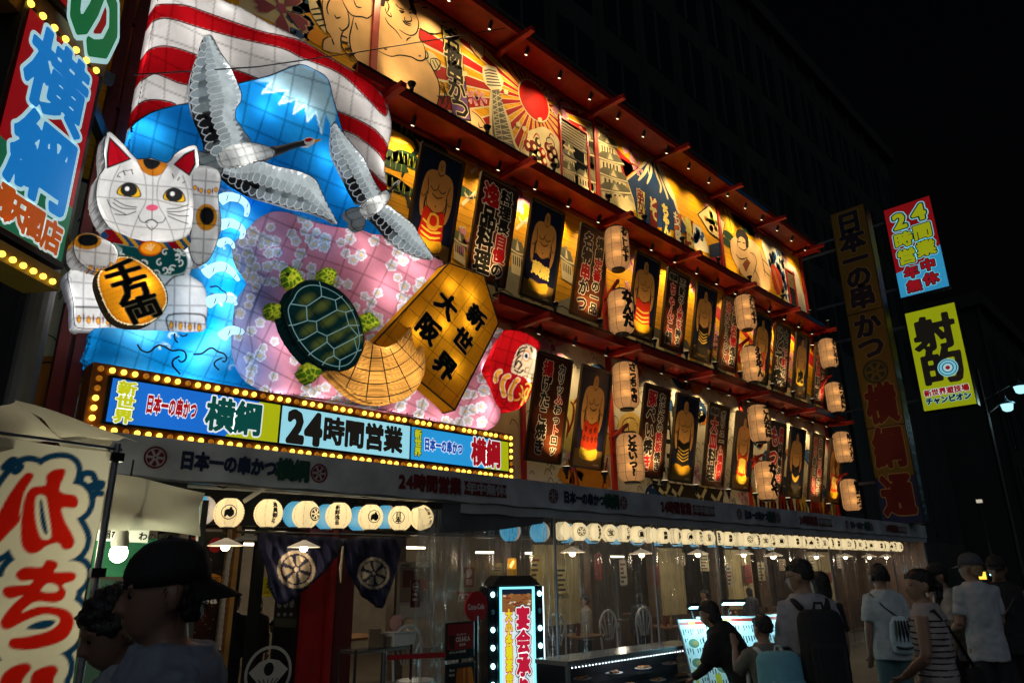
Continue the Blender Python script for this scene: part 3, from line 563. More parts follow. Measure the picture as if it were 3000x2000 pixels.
# ================================================================== lit paper sculptures on the facade
SKINP = mat_paper('lantern_skin', trans=.8, dirt=.22, dscale=5, glow=.1)
WIRE = mat('wire', (.02,.02,.022),.6, var=.1)
def resample(P, h, closed=True):
    P = np.asarray(P, float); Q = np.vstack([P, P[:1]]) if closed else P; d = np.r_[0, np.cumsum(np.hypot(*np.diff(Q, axis=0).T))]
    n = max(int(d[-1] / h),4); t = np.linspace(0, d[-1], n, endpoint=not closed); return np.stack([np.interp(t, d, Q[:, 0]), np.interp(t, d, Q[:, 1])],1)
class Puff:
    """a bulging closed paper body: outline traced in the photo, set on the plane y0, bulging `depth` towards the street"""
    def __init__(s, outline, y0, depth, rim, thick=.2, smooth=3, tilt=None):
        s.o = smooth_pts(outline, True, smooth) if smooth else np.asarray(outline, float); s.y0 = y0; s.depth = depth; s.rim = rim; s.thick = thick; s.tilt = tilt; s.oc = resample(s.o, 6)
    def disp(s, P):
        d = np.where(inside(P, s.o), segdist(P, s.oc, True),0); q = 1 - np.clip(d / s.rim, 0,1); r = s.depth * np.sqrt(1 - q * q)
        if s.tilt is not None: r = r + s.tilt(np.asarray(P))
        return r
    def pos(s, P, lift=0): P = np.atleast_2d(P); return onY(P, s.y0 - s.disp(P) - lift)
    def mesh(s, name, paint, parent, h=4.5, material=None):
        B = resample(s.o, h); lo, hi = s.o.min(0), s.o.max(0); gx, gy = np.meshgrid(np.arange(lo[0], hi[0], h), np.arange(lo[1], hi[1], h))
        gx = gx + (np.arange(gx.shape[0]) % 2)[:, None] * h / 2; G = np.stack([gx.ravel(), gy.ravel()],1); G = G[inside(G, s.o)]; G = G[segdist(G, resample(s.o, h), True) > h * .5]
        V = np.vstack([B, G]); nb = len(B); r = delaunay_2d_cdt([Vector(p) for p in V.tolist()],[(i, (i + 1) % nb) for i in range(nb)],[],1,1e-6)
        V = np.array([tuple(v) for v in r[0]]); Fc = [tuple(f) for f in r[2]]
        nb2 = min(nb, len(V)); P3 = s.pos(V); c = np.clip(paint(V),0,1)
        # image y runs down and the camera looks along +y: orient towards the street
        a, b_, c_ = (P3[[f[k] for f in Fc]] for k in range(3)); nrm = np.cross(b_ - a, c_ - a); Fc = [f if nn[1] < 0 else f[::-1] for f, nn in zip(Fc, nrm)]
        n = len(P3); ring = P3[:nb].copy(); ring[:, 1] = s.y0 + s.thick; Vall = np.vstack([P3, ring]); call = np.vstack([c, c[:nb]])
        Fc += [(i, (i + 1) % nb, n + (i + 1) % nb, n + i) for i in range(nb)]
        v2, f2 = tri([B]); 
        if len(v2) == nb: Fc += [tuple(n + i for i in f) for f in f2]
        s.V, s.call, s.nb = V, call, nb; me = s.me = bpy.data.meshes.new(name); me.from_pydata((Vall - base_of(parent)).tolist(),[], Fc)
        at = me.color_attributes.new('Col', 'FLOAT_COLOR', 'POINT'); buf = np.ones((len(Vall),4), np.float32); buf[:, :3] = call; at.data.foreach_set('color', buf.ravel())
        me.polygons.foreach_set('use_smooth', [True] * len(me.polygons)); me.materials.append(material or SKINP); o = bpy.data.objects.new(name, me); COL.objects.link(o); o.parent = parent
        return o
    def runs(s, P, h=7):
        P = resample(P, h, False) if len(P) > 1 else P; k = inside(P, s.o); out = []; cur = []
        for p, q in zip(P, k):
            if q: cur.append(p)
            else:
                if len(cur) > 1: out.append(np.array(cur))
                cur = []
        if len(cur) > 1: out.append(np.array(cur))
        return out
    def wire(s, mb, lines, r=.006, smooth=3, c=None, lift=.004, clip_=True):
        for q in lines:
            q = smooth_pts(q, False, smooth) if smooth else np.asarray(q, float)
            for R in (s.runs(q) if clip_ else [resample(q, 7, False)]): mb.tube(s.pos(R, lift), r, 4, c, cap=False)
    def grid(s, mb, ang, sp, ang2=None, sp2=None, r=.005, wob=5, seed=0):
        """wire seams showing through the skin: soft dark lines on the painted colour"""
        rg = np.random.default_rng(seed); c0 = s.o.mean(0); ext = np.abs(s.o - c0).max() * 1.5; w = np.zeros(len(s.V))
        for A, S in ((ang, sp),(ang2, sp2)):
            if A is None: continue
            d = np.array([math.cos(math.radians(A)), math.sin(math.radians(A))]); nn = np.array([-d[1], d[0]]); u = (s.V - c0) @ d; v = (s.V - c0) @ nn
            for k in range(int(-ext / S) - 1, int(ext / S) + 2):
                ph = rg.uniform(0,6); q = np.abs(v - (k * S + wob * np.sin(u / S / 1.6 + ph))); w = np.maximum(w, np.clip((r * 420 - q) / 2.4 + .5,0,1))
        s.seam(w)
    def seam(s, w, k=.5):
        s.call[:len(w)] *= 1 - k * w[:, None]; at = s.me.color_attributes['Col']; buf = np.ones((len(s.call),4), np.float32); buf[:, :3] = np.clip(s.call, 0,1); at.data.foreach_set('color', buf.ravel())
    def seamlines(s, lines, wd=4):
        w = np.zeros(len(s.V))
        for q in lines: w = np.maximum(w, np.clip((wd / 2 - segdist(s.V, smooth_pts(q))) / 2.4 + .5,0,1))
        s.seam(w)
    def lampat(s, pts, power, col, parent, back=.6, radius=.06):
        for p in np.atleast_2d(pts):
            Y = s.y0 + s.thick - (s.disp(np.atleast_2d(p))[0] + s.thick) * (1 - back); q = onY(np.atleast_2d(p), Y)[0]; lamp('bulb_light', 'POINT', q, power, col, parent, radius)
def lay(base): 
    def f(P): return np.tile(np.array(base, float),(len(P),1))
    return f
def pfill(c, P, poly, col, soft=3., k=1.):
    d = segdist(P, poly, True); s_ = np.where(inside(P, poly), d, -d); w = np.clip(s_ / soft + .5,0,1)[:, None] * k; c[:] = c * (1 - w) + np.array(col) * w
def pline(c, P, q, wd, col, soft=3., closed=False, k=1.):
    d = segdist(P, q, closed); w = np.clip((wd / 2 - d) / soft + .5,0,1)[:, None] * k; c[:] = c * (1 - w) + np.array(col) * w
def pell(c, P, x, y, rx, ry, col, soft=3., rot=0, k=1.):
    q = P - [x, y]; cr, sr = math.cos(rot), math.sin(rot); u, v = q[:, 0] * cr + q[:, 1] * sr, -q[:, 0] * sr + q[:, 1] * cr
    d = (1 - np.hypot(u / rx, v / ry)) * min(rx, ry); w = np.clip(d / soft + .5,0,1)[:, None] * k; c[:] = c * (1 - w) + np.array(col) * w
def noise2(P, sc, seed=0):
    rg = np.random.default_rng(seed); v = np.zeros(len(P))
    for o in range(6): a = rg.uniform(0,6.3); f_ = rg.uniform(.6,1.8) / sc; v += np.sin(P[:, 0] * f_ * math.cos(a) + P[:, 1] * f_ * math.sin(a) + rg.uniform(0,6.3))
    return v / 6
WHITE = (.82,.84,.84); WLIGHT = (1,.95,.88); CLIGHT = (.8,.95,1)
GW = srgb('c9c9c9')
# ---------------- striped cloth
flag_o = np.vstack([PX('A', (905,-150),(895,0),(880,90),(860,200),(835,330),(810,450),(790,580),(775,680),(755,760),(1000,800)), PX('B', (700,1000),(1140,1180),(1240,1090),(1232,1000),(1230,930),(1245,860),(1265,780),(1268,700),(1250,620),(1230,560),(1160,480),(1080,420),(970,360),(870,300),(760,230),(650,175),(530,115),(400,40),(280,-10),(200,-120))])
t = thing('striped_cloth_lantern', 'red and white striped cloth shaped paper lantern behind the blue mountain', 'lantern', onY(PX('A', (1000,800)),-.3)[0])
fl = Puff(flag_o, -.3,.3,60,.25)
RS = srgb('8e0a12')
stripes = [PX('B', (-160,60),(-80,30),(0,25),(100,35),(200,70),(400,140),(540,185),(640,205),(760,240),(900,320),(1080,430),(1180,500),(1240,600),(1230,670),(1120,560),(980,430),(820,360),(740,330),(640,280),(400,225),(180,165),(0,110),(-80,115),(-150,150)),
           PX('B', (-170,330),(-100,275),(0,268),(160,320),(250,370),(330,390),(500,450),(700,560),(960,640),(1120,710),(1200,770),(1250,850),(1230,930),(1190,880),(1080,790),(990,750),(800,700),(400,500),(100,490),(-20,450),(-100,425),(-190,470)),
           PX('B', (-230,640),(-150,580),(-60,575),(30,600),(20,660),(-100,680),(-180,700),(-230,740)),
           PX('B', (1100,960),(1145,975),(1200,1030),(1245,1070),(1240,1110),(1190,1090),(1150,1030))]
def paint(P):
    c = lay(GW)(P) * (.92 + .1 * noise2(P, 40,3))[:, None]
    for s_ in stripes: pfill(c, P, smooth_pts(s_, True, 3), RS)
    return c
fl.mesh('cloth_skin', paint, t, 5)
fl.grid(None, 22,62,97,62, wob=9, seed=2); mb = MB()
for s_ in stripes: fl.wire(mb, [np.vstack([s_, s_[:1]])],.007)
mb.build('wire_frame', WIRE, t)
fl.lampat([(520,60),(640,60),(780,150),(900,230),(1020,300),(1080,380),(450,180),(470,320),(600,190),(1090,480),(560,120)],4.2, WLIGHT, t, .5,.1)
# ---------------- blue mountain
t = thing('mountain_lantern', 'blue paper mountain lantern with a pale ragged snow cap', 'lantern', onY(np.array([(900., 600.)]),-.5)[0])
fuji_o = np.vstack([PX('A', (735,860),(755,760),(770,715),(870,650),(980,615),(1100,590)), PX('B', (250,530),(400,480),(560,440),(660,400),(745,372),(820,400),(900,452),(930,560),(960,660),(990,760),(1050,890),(1110,1010),(1220,1345),(1000,1400),(700,1300),(200,1250),(-200,1100))])
fj = Puff(fuji_o, -.66,.16,50,.15)
cap = PX('B', (480,465),(570,440),(660,400),(745,372),(820,400),(900,452),(930,560),(950,650),(932,755),(890,650),(868,770),(835,640),(785,700),(775,600),(705,655),(728,570),(622,598),(675,518),(525,535),(575,475))
def paint(P):
    y = P[:, 1]; c = lay(srgb('1478c0'))(P); k = np.clip(noise2(P, 50,5) * .8 + .35,0,1)[:, None]; c = c * (1 - k * .6) + np.array(srgb('2aa3d8')) * k * .6
    k = np.clip((y - 520) / 110,0,1)[:, None]; c = c * (1 - k * .5) + np.array(srgb('1090d8')) * k * .5
    pfill(c, P, cap, srgb('9fb6bc'),6); d = segdist(P, cap, True); ins = inside(P, cap); k = np.where(ins, np.clip(1 - d / 22,0,1),0)[:, None] * np.clip((y - 215) / 60,0,1)[:, None]; c = c * (1 - k * .5) + np.array(srgb('6fb4c4')) * k * .5
    pline(c, P, cap[10:],4, srgb('d8eef0')); return c
fj.mesh('mountain_skin', paint, t, 4.5)
mb = MB(); fj.grid(mb, 20,66,104,58, wob=7, seed=5, r=.006); fj.wire(mb, [fuji_o[1:24]],.012,3, lift=.0, clip_=False); mb.build('wire_frame', WIRE, t)
fj.lampat([(420,400),(800,290),(760,330),(870,330),(900,200),(640,350),(940,480),(1000,560),(700,520)],5, CLIGHT, t, .5,.08)
# ---------------- sea
sea_o = np.vstack([PX('B', (270,1000),(300,1030),(400,1085),(480,1115),(600,1150),(720,1190),(850,1235),(950,1278),(1000,1320),(900,1500),(600,1500)), PX('J', (1300,900),(1200,1040),(1090,985),(900,955),(500,885),(115,825),(130,700),(152,590),(300,300),(600,-100),(900,-250))])
t = thing('sea_lantern', 'bright cyan paper sea lantern with curling wave crests beside the cat', 'lantern', onY(PX('J', (600,800)),-.5)[0])
foam = []; rf = np.random.default_rng(21)
for k in range(34):
    p = np.array([rf.uniform(330,760), rf.uniform(560,1080)]); th = np.linspace(0,3.6,9); r_ = np.linspace(24,7,9) * rf.uniform(.6,1.2); foam.append(p + np.stack([np.cos(th) * r_, -np.sin(th) * r_ * .8],1))
se = Puff(sea_o, -.66,.2,40,.2)
def paint(P):
    y = P[:, 1]; c = lay(srgb('1187cc'))(P); k = np.clip(noise2(P, 30,11) * 1.3 + .25,0,1)[:, None]; c = c * (1 - k * .75) + np.array(srgb('74d4f2')) * k * .75
    for q in foam: pline(c, P, q, 5, srgb('e4f8fc'),4)
    k = np.clip((y - 960) / 130,0,1)[:, None]; c = c * (1 - k * .7) + np.array(srgb('0f7fb8')) * k * .7; return c
se.mesh('sea_skin', paint, t, 4.5)
se.grid(None, 16,60,112,52, wob=12, seed=8, r=.005); mb = MB()
se.wire(mb, [PX('J', (455,690),(480,730),(530,742),(570,710),(600,695),(640,710),(680,732),(740,728),(772,750),(770,790),(740,808),(725,790)), PX('J', (730,770),(690,790),(685,830),(735,885)), PX('J', (820,755),(870,755),(920,720),(950,715),(980,740),(1020,750),(1040,780),(1030,805),(1010,800)), PX('J', (1010,780),(965,800),(960,830),(990,860)), PX('J', (700,620),(695,650),(720,680)), PX('J', (735,625),(755,640),(780,625)), PX('J', (930,315),(980,310),(1010,340),(1035,350),(1035,380)), PX('J', (930,370),(960,360),(1000,385))],.009); mb.build('ink_lines', WIRE, t)['kind'] = 'stuff'
se.lampat(np.vstack([PX('J', (470,630),(900,640),(780,810),(970,420),(1010,240)), PX('B', (380,1170),(340,1330),(700,1230),(500,1160),(850,1290))]),6.5, CLIGHT, t, .4,.05)
for q, wd in ((PX('B', (285,1150),(330,1130),(390,1140),(430,1170),(440,1205),(432,1240)),30),(PX('B', (290,1290),(340,1280),(390,1300),(415,1330),(405,1370)),30),(PX('J', (900,230),(960,190),(1030,190),(1080,225),(1115,268)),30),(PX('J', (915,420),(970,390),(1030,390),(1075,405),(1098,425)),30),(PX('J', (1010,640),(1060,600),(1120,605),(1165,630),(1190,662)),30),(PX('B', (280,1400),(320,1380),(350,1395),(360,1420)),22),(PX('B', (240,1540),(290,1520),(340,1540),(370,1565)),24)):
    q = smooth_pts(q, False, 4); P = onY(q, -.92 - .08 * np.sin(np.linspace(0,3.1, len(q)))); rr = .062 * np.linspace(1,.35, len(q)) * (wd / 30)
    mb = MB(); mb.tube(P, rr, 12, srgb('cdeef8')); o = mb.build('wave_crest', mat_paper('crest_skin', .7,.15,6, glow=.75), t, True)
    mb = MB()
    for k in range(3, len(q) - 1,5): mb.tube(np.array([P[k] + rr[k] * 1.02 * np.array([0, math.cos(b_), math.sin(b_)]) for b_ in np.linspace(0,6.28,13)]),.004,4, cap=False)
    mb.build('ribs', WIRE, o)
# ---------------- blossom cloud
pink_o = PX('K', (340,35),(430,42),(560,88),(700,128),(820,150),(900,152),(990,190),(1060,200),(1130,230),(1230,300),(1340,330),(1440,370),(1600,600),(1780,790),(1835,810),(1845,850),(1790,910),(1745,1000),(1705,1085),(1725,1140),(1765,1210),(1795,1290),(1828,1340),(1822,1400),(1790,1450),(1730,1483),(1650,1488),(1500,1450),(1350,1405),(1200,1372),(1000,1325),(800,1290),(600,1262),(400,1240),(250,1218),(150,1170),(90,1090),(60,1000),(50,900),(58,800),(70,680),(100,590),(150,515),(90,430),(55,320),(80,230),(150,160),(220,90),(290,50))
t = thing('blossom_cloud_lantern', 'pink paper cloud lantern covered in grey white blossoms behind the turtle', 'lantern', onY(PX('K', (900,1250)),-.6)[0])
pk = Puff(pink_o, -.74,.3,55,.2,2)
rg = np.random.default_rng(4); blo = []
while len(blo) < 200:
    c0 = rg.uniform(pink_o.min(0), pink_o.max(0)); 
    for j in range(rg.integers(1,5)):
        p = c0 + rg.normal(size=2) * 26
        if inside(p[None], pk.o)[0] and all(np.hypot(*(p - b_[0])) > 17 for b_ in blo): blo.append((p, rg.uniform(13,19), rg.uniform(0,6)))
def paint(P):
    c = lay(srgb('bd7a88'))(P) * (.95 + .12 * noise2(P, 45,2))[:, None]; k = np.clip((870 - P[:, 0]) / 130,0,1)[:, None]; k = k * np.clip(noise2(P, 60,9)[:, None] * 1.2 + .75,0,1)
    c = c * (1 - k * .85) + np.array(srgb('8f93b4')) * k * .85; k = np.clip((760 - P[:, 0]) / 60,0,1)[:, None]; c = c * (1 - k * .5) + np.array(srgb('7fa6d8')) * k * .5
    for p, R, ph in blo:
        q = P - p; m_ = (np.abs(q) < R * 1.2).all(1); q = q[m_]; r = np.hypot(*q.T); th = np.arctan2(q[:, 1], q[:, 0]) + ph; lim = R * (.78 + .24 * np.abs(np.cos(2.5 * th))); w = np.clip((lim - r) / 2 + .5,0,1)[:, None]
        ed = np.clip((r - lim + 4) / 3,0,1)[:, None]; cc = np.array(srgb('a9adb0')) * (1 - ed) + np.array(srgb('e6e8ea')) * ed; ce = np.clip((R * .22 - r) / 1.5 + .5,0,1)[:, None]; cc = cc * (1 - ce) + np.array(srgb('d0a838')) * ce; c[m_] = c[m_] * (1 - w) + cc * w
    return c
pk.mesh('cloud_skin', paint, t, 3.6)
pk.grid(None, 24,58,112,62, wob=10, seed=12); pk.seamlines([PX('K', (150,515),(250,560),(390,640)), PX('K', (250,560),(220,650),(180,800),(200,960),(160,1060))])
pk.lampat(PX('K', (140,1080),(380,1190),(640,1210),(1150,1330),(1300,1380),(1400,1350),(1640,1400),(1700,1350),(300,330),(600,250),(880,330),(1150,420),(250,850),(350,950),(1000,550),(1250,480),(1690,1050),(1060,640)),4.5,(1,.9,.88), t, .4,.06)
# ---------------- cranes
FEA = mat_paper('feather_skin', .6,.35,7, glow=.6)
def feathers(pf, parent, lead, trail, n, dark):
    """three overlapping rows of leaf shaped feathers, pale rimmed, dark inner flight feathers"""
    lead = resample(smooth_pts(lead, False, 4),2, False); trail = resample(smooth_pts(trail, False, 4),2, False); g = lambda A, t_: A[int(min(max(t_, 0),1) * (len(A) - 1))]
    for row, (f0, f1, k, lift) in enumerate(((.3,1.03, n, .004),(.12,.66, int(n * 1.25),.014),(0,.36, int(n * 1.4),.024))):
        for i in range(k):
            t_ = (i + .5) / k; a, b_ = g(lead, t_) * (1 - f0) + g(trail, t_) * f0, g(lead, t_) * (1 - f1) + g(trail, t_) * f1; d = b_ - a; ln = np.hypot(*d); d = d / ln; nn = np.array([-d[1], d[0]])
            wd = max(np.hypot(*(g(lead, (i + 1) / k) * (1 - f1) + g(trail, (i + 1) / k) * f1 - g(lead, i / k) * (1 - f1) - g(trail, i / k) * f1)) * .66,3.5); mb = MB()
            dk = np.clip((1 - np.hypot(*((b_ - dark[0]) / dark[1]))) * 2.4,0,1) * (1 if row == 0 else .25); tone = np.array(srgb(['8f9ba0', 'a9b4b8', 'c6d0d2'][row])) * (1 - dk) + np.array((.01,.011,.013)) * dk; rim = np.array(srgb('eef2f2')) * (.85 if dk < .5 else .6)
            for sc_, cc, l2 in ((1., rim, 0),(.74, tone, .003)):
                L = [a, a + d * ln * .35 + nn * wd * sc_ * .8, a + d * ln * .75 + nn * wd * sc_, a + d * ln * (.92 if sc_ == 1 else .88) + nn * wd * .6 * sc_, a + d * ln * (1. if sc_ == 1 else .95), a + d * ln * (.92 if sc_ == 1 else .88) - nn * wd * .6 * sc_, a + d * ln * .75 - nn * wd * sc_, a + d * ln * .35 - nn * wd * sc_ * .8]
                P3 = onY(np.array(L), pf.y0 - pf.depth * .9 - lift - l2 - .004 * (i % 2)); m0 = P3.mean(0); mb.add(np.vstack([P3, m0]),[(q, (q + 1) % 8,8) for q in range(8)], tuple(cc * .82) if l2 == 0 else tuple(cc))
            mb.build('feather', FEA, parent)
def crane(label, wings, body, tail, neck, head, y0, lamps, base):
    t = thing('crane_lantern', label, 'lantern', onY(np.array([base]), y0)[0], 'flying crane lanterns')
    for (o_, lead, trail, n, rows, dark) in wings:
        w_ = Puff(o_, y0,.1,30,.06)
        def paint(P, lead=lead, trail=trail, dark=dark):
            dl, dt = segdist(P, smooth_pts(lead)), segdist(P, smooth_pts(trail)); f_ = (dl / (dl + dt + 1e-6))[:, None]
            c = np.array(srgb('cdd6d9')) * (1 - f_ * .6) + np.array(srgb('747f84')) * f_ * .6
            A1, B1 = resample(smooth_pts(lead),2, False), resample(smooth_pts(trail),2, False); M1 = 120; bd = np.full(len(P),1e9); tt = np.zeros(len(P))
            for i in range(M1 + 1): dq = segdist(P, np.array([A1[int(i / M1 * (len(A1) - 1))], B1[int(i / M1 * (len(B1) - 1))]])); m_ = dq < bd; bd[m_] = dq[m_]; tt[m_] = i / M1
            c = c * (.62 + .42 * np.mod(tt * 16,1))[:, None]
            k = np.clip((1 - np.hypot(*((P - dark[0]) / dark[1]).T)) * 2.2,0,1)[:, None] * np.clip(f_ * 2.2 - .5,0,1); return c * (1 - k) + np.array((.012,.013,.015)) * k
        wo = w_.mesh('wing', paint, t, 4); mk = MB(); feathers(w_, wo, lead, trail, n, dark); w_.wire(mk, [np.vstack([w_.o, w_.o[:1]])],.007,0, clip_=False)
        mk.build('ink_lines', WIRE, wo)['kind'] = 'stuff'
        for lp, pw in lamps:
            if inside(np.array([lp]), w_.o)[0]: w_.lampat(lp, pw, WLIGHT, t, .5,.04)
    for (o_, lead, trail, n, rows, dark) in wings:
        w_ = Puff(o_, y0,.1,30,.06)
        for f_ in (.3,.5,.7): w_.lampat(resample(lead, 2, False)[int(len(resample(lead, 2, False)) * f_)] * .6 + resample(trail, 2, False)[int(len(resample(trail, 2, False)) * f_)] * .4,.45, WLIGHT, t, .5,.05)
    for nm, o_, dp, colr in (('tail', tail, .06, 'b9c4c6'),('body', body, .2, 'd3d7d7')):
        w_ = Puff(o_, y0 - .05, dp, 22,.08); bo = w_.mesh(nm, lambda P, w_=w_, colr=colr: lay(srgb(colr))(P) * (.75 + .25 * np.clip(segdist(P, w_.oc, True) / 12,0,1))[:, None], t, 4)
        mk = MB(); w_.grid(mk, 70 if nm == 'body' else 160,26,-12 if nm == 'body' else None, 26, r=.004, wob=2); w_.wire(mk, [np.vstack([w_.o, w_.o[:1]])],.006,0, clip_=False); mk.build('ink_lines', WIRE, bo)['kind'] = 'stuff'
        for lp, pw in lamps:
            if inside(np.array([lp]), w_.o)[0]: w_.lampat(lp, pw, WLIGHT, t, .5,.04)
    q = smooth_pts(neck, False, 4); P = onY(q, y0 - .15); mb = MB(); k = len(q)
    L_ = np.linalg.norm(P[0] - P[-1]); mb.tube(P, np.interp(np.linspace(0,1, k),[0,.4,1],[L_ * .12, L_ * .075, L_ * .06]),10)
    o = mb.build('neck', mat('crane_neck', (.02,.021,.024),.5, emit=(.3,.3,.3), es=.02), t, True)
    hd, bk, rd = head; w_ = Puff(hd, y0 - .1,.1,10,.05); w_.mesh('head', lambda P: (lambda c: (pfill(c, P, rd, srgb('9a0f12'),2), c)[1])(lay(srgb('cfcfcb'))(P)), t, 2.5, mat_paper('head_skin', .5,.1,5, glow=.3))
    w_ = Puff(bk, y0 - .12,.05,6,.03,0); w_.mesh('beak', lay(srgb('b98a1c')), t, 3, mat_paper('head_skin'))
    return t
B_ = lambda *p: PX('B', *p)
crane('large crane lantern flying with its neck stretched across the blue mountain', [
    (B_((210,205),(238,212),(290,310),(340,380),(385,480),(405,540),(400,590),(375,620),(372,680),(400,720),(440,780),(465,820),(390,830),(300,850),(255,880),(205,870),(195,800),(150,700),(125,630),(112,540),(118,450),(140,370),(170,280),(190,220)),
     B_((225,205),(290,310),(360,430),(405,540),(375,620),(372,680),(420,760),(400,830)), B_((195,215),(140,370),(112,520),(125,630),(150,700),(195,800),(205,870),(255,880)),16,(.22,.38,.55),(B_((190,750))[0], np.array([75., 75.]))),
    (B_((300,1010),(310,965),(400,960),(500,920),(590,950),(740,985),(830,1030),(860,1090),(880,1130),(900,1180),(955,1280),(900,1255),(800,1215),(700,1195),(600,1165),(480,1130),(400,1090),(340,1050)),
     B_((310,965),(400,960),(500,925),(590,950),(740,985),(830,1030),(880,1130),(955,1280)), B_((300,1010),(340,1050),(400,1090),(480,1130),(600,1165),(700,1195),(800,1215),(880,1245),(950,1280)),16,(.22,.38,.55),(B_((400,1060))[0], np.array([120., 55.])))],
      B_((262,900),(300,855),(370,825),(460,818),(560,842),(605,860),(600,890),(560,915),(500,930),(400,960),(310,970),(272,945)), B_((150,870),(200,880),(262,890),(300,960),(275,1015),(240,980),(165,940)),
      B_((590,872),(640,858),(700,838),(740,828),(790,818)),(B_((765,800),(790,788),(820,795),(832,808),(825,822),(800,838),(770,835),(758,818)), B_((826,800),(872,799),(845,812),(826,822)), B_((768,800),(800,790),(822,800),(800,815),(772,815))),-.98,
      [(tuple(B_((260,490))[0]),2.5),(tuple(B_((400,910))[0]),2.0),(tuple(B_((600,1030))[0]),2.0),(tuple(B_((740,1050))[0]),1.5),(tuple(B_((310,420))[0]),1.5)], tuple(B_((400,950))[0]))
crane('small crane lantern with a fanned tail, flying over the pink cloud edge', [
    (B_((940,700),(985,760),(1060,850),(1110,910),(1140,980),(1180,1060),(1210,1110),(1170,1140),(1120,1160),(1080,1165),(1040,1110),(1000,1030),(960,950),(930,880),(925,800)), B_((945,705),(1060,850),(1110,910),(1140,980),(1205,1110)), B_((930,740),(930,880),(960,950),(1000,1030),(1040,1110),(1085,1165)),12,(.25,.45),(B_((1050,1090))[0], np.array([50., 55.]))),
    (B_((1150,1245),(1230,1175),(1290,1210),(1370,1270),(1400,1300),(1440,1370),(1510,1480),(1440,1475),(1370,1450),(1290,1410),(1220,1330),(1170,1270)), B_((1225,1175),(1290,1210),(1370,1270),(1400,1300),(1440,1370),(1508,1478)), B_((1155,1250),(1220,1330),(1290,1410),(1370,1450),(1440,1475),(1500,1480)),12,(.25,.45),(B_((1210,1300))[0], np.array([60., 60.])))],
      B_((1090,1190),(1130,1150),(1200,1110),(1245,1088),(1265,1120),(1240,1170),(1190,1220),(1140,1250),(1110,1250),(1085,1215)), B_((1095,1197),(1040,1195),(1005,1215),(1015,1250),(1042,1270),(1036,1292),(1070,1325),(1100,1318),(1115,1290),(1118,1250)),
      B_((1250,1105),(1270,1085),(1290,1062),(1306,1048)),(B_((1292,1050),(1306,1036),(1318,1040),(1312,1056),(1300,1064)), B_((1310,1040),(1332,1028),(1318,1048)), B_((1300,1044),(1312,1038),(1312,1048))),-1.0,
      [(tuple(B_((1060,940))[0]),2.2),(tuple(B_((1170,1180))[0]),1.8),(tuple(B_((1250,1240))[0]),1.8),(tuple(B_((1300,1300))[0]),1.5)], tuple(B_((1150,1200))[0]))
# ---------------- shogi piece
K_ = lambda *p: PX('K', *p)
t = thing('shogi_piece_lantern', 'golden five sided shogi piece lantern with black brushed characters', 'lantern', onY(K_((1480,950)),-1.0)[0])
pent = K_((1720,466),(1815,778),(1527,1347),(998,905),(1488,382)); W3 = onY(pent, -1.24); n = 5
V = np.vstack([W3, W3 + [0,.24,0]]); mb = MB(); mb.add(V, [(0,1,2,3,4), tuple(range(9,4,-1))] + [(i, i + 5,(i + 1) % 5 + 5,(i + 1) % 5) for i in range(5)], srgb('c48a1a'))
GOLDP = mat_paper('golden_skin', .8,.35,3.5, glow=.12); mb.build('piece_skin', GOLDP, t)
c0 = V[:5].mean(0); lp = [(.55,0),(.5,3),(.5,2),(.15,3),(.6,4),(.3,1)]
for f_, i in lp: q = c0 * (1 - f_) + V[i] * f_; q[1] = -1.12; lamp('bulb_light', 'POINT', q, 2.6,(1,.85,.5), t, .05)
mb = MB()
for i in range(5): mb.tube([V[i] - [0,.004,0], V[(i + 1) % 5] - [0,.004,0]],.012,5); mb.tube([V[i], V[i + 5]],.01,5); mb.tube([V[i + 5], V[(i + 1) % 5 + 5]],.008,4)
mb.build('edge_wires', WIRE, t); mb = MB(); pf = Puff(pent, -1.24,.0,20,.1,0)
for A_2, S_2 in ((41,50),(124,44)):
    for k in range(-9,10): d_ = np.array([math.cos(math.radians(A_2)), math.sin(math.radians(A_2))]); n2 = np.array([-d_[1], d_[0]]); pf.wire(mb, [[pent.mean(0) + n2 * k * S_2 - d_ * 500, pent.mean(0) + n2 * k * S_2 + d_ * 500]],.0035,0)
mb.build('seam_lines', mat('brown_seam', (.12,.06,.01),.7), t)
a = Art(W3[3],(1,0,0),(0,0,1), off=.008)
ax = a.loc(K_((1720,466)))[0] - a.loc(K_((1262,1126)))[0]; rot = math.atan2(ax[1], ax[0]) - math.pi / 2
for ch, p, s_ in (('大', (1475,660),.36),('阪', (1355,815),.36),('新', (1670,740),.33),('世', (1580,890),.33),('界', (1462,1060),.36)):
    x, y = a.loc(K_(p))[0]; a.glyph(ch, x, y, s_, (.7,.55,.3),.06,0, rot); a.glyph(ch, x, y, s_, INK, .04,1, rot)
a.build('characters', PAINT, t)
# ---------------- turtle
t = thing('turtle_lantern', 'dark green turtle lantern with yellow patterned legs and a straw coloured tail', 'lantern', onY(K_((700,800)),-1.1)[0])
tl = Puff(K_((930,890),(1000,915),(1070,935),(1130,910),(1190,860),(1240,800),(1250,870),(1275,960),(1308,915),(1337,1020),(1325,1120),(1270,1220),(1180,1285),(1060,1305),(950,1290),(850,1240),(750,1150),(690,1085),(760,1088),(880,1040)),-1.25,.22,40,.15,2)
cc0 = K_((1010,760))[0]
def paint(P):
    r = np.hypot(*(P - cc0).T); th = np.arctan2(P[:, 1] - cc0[1], P[:, 0] - cc0[0]); k = .5 + .5 * np.sin(r * 1.15 + 3 * np.sin(th * 5) + np.sin(r * .37) * 2); c = np.array(srgb('d9a45a')) * (.55 + .45 * k[:, None]); return c
to = tl.mesh('tail', paint, t, 3.2, mat_paper('tail_skin', .8,.25,6, glow=.12)); mb = MB()
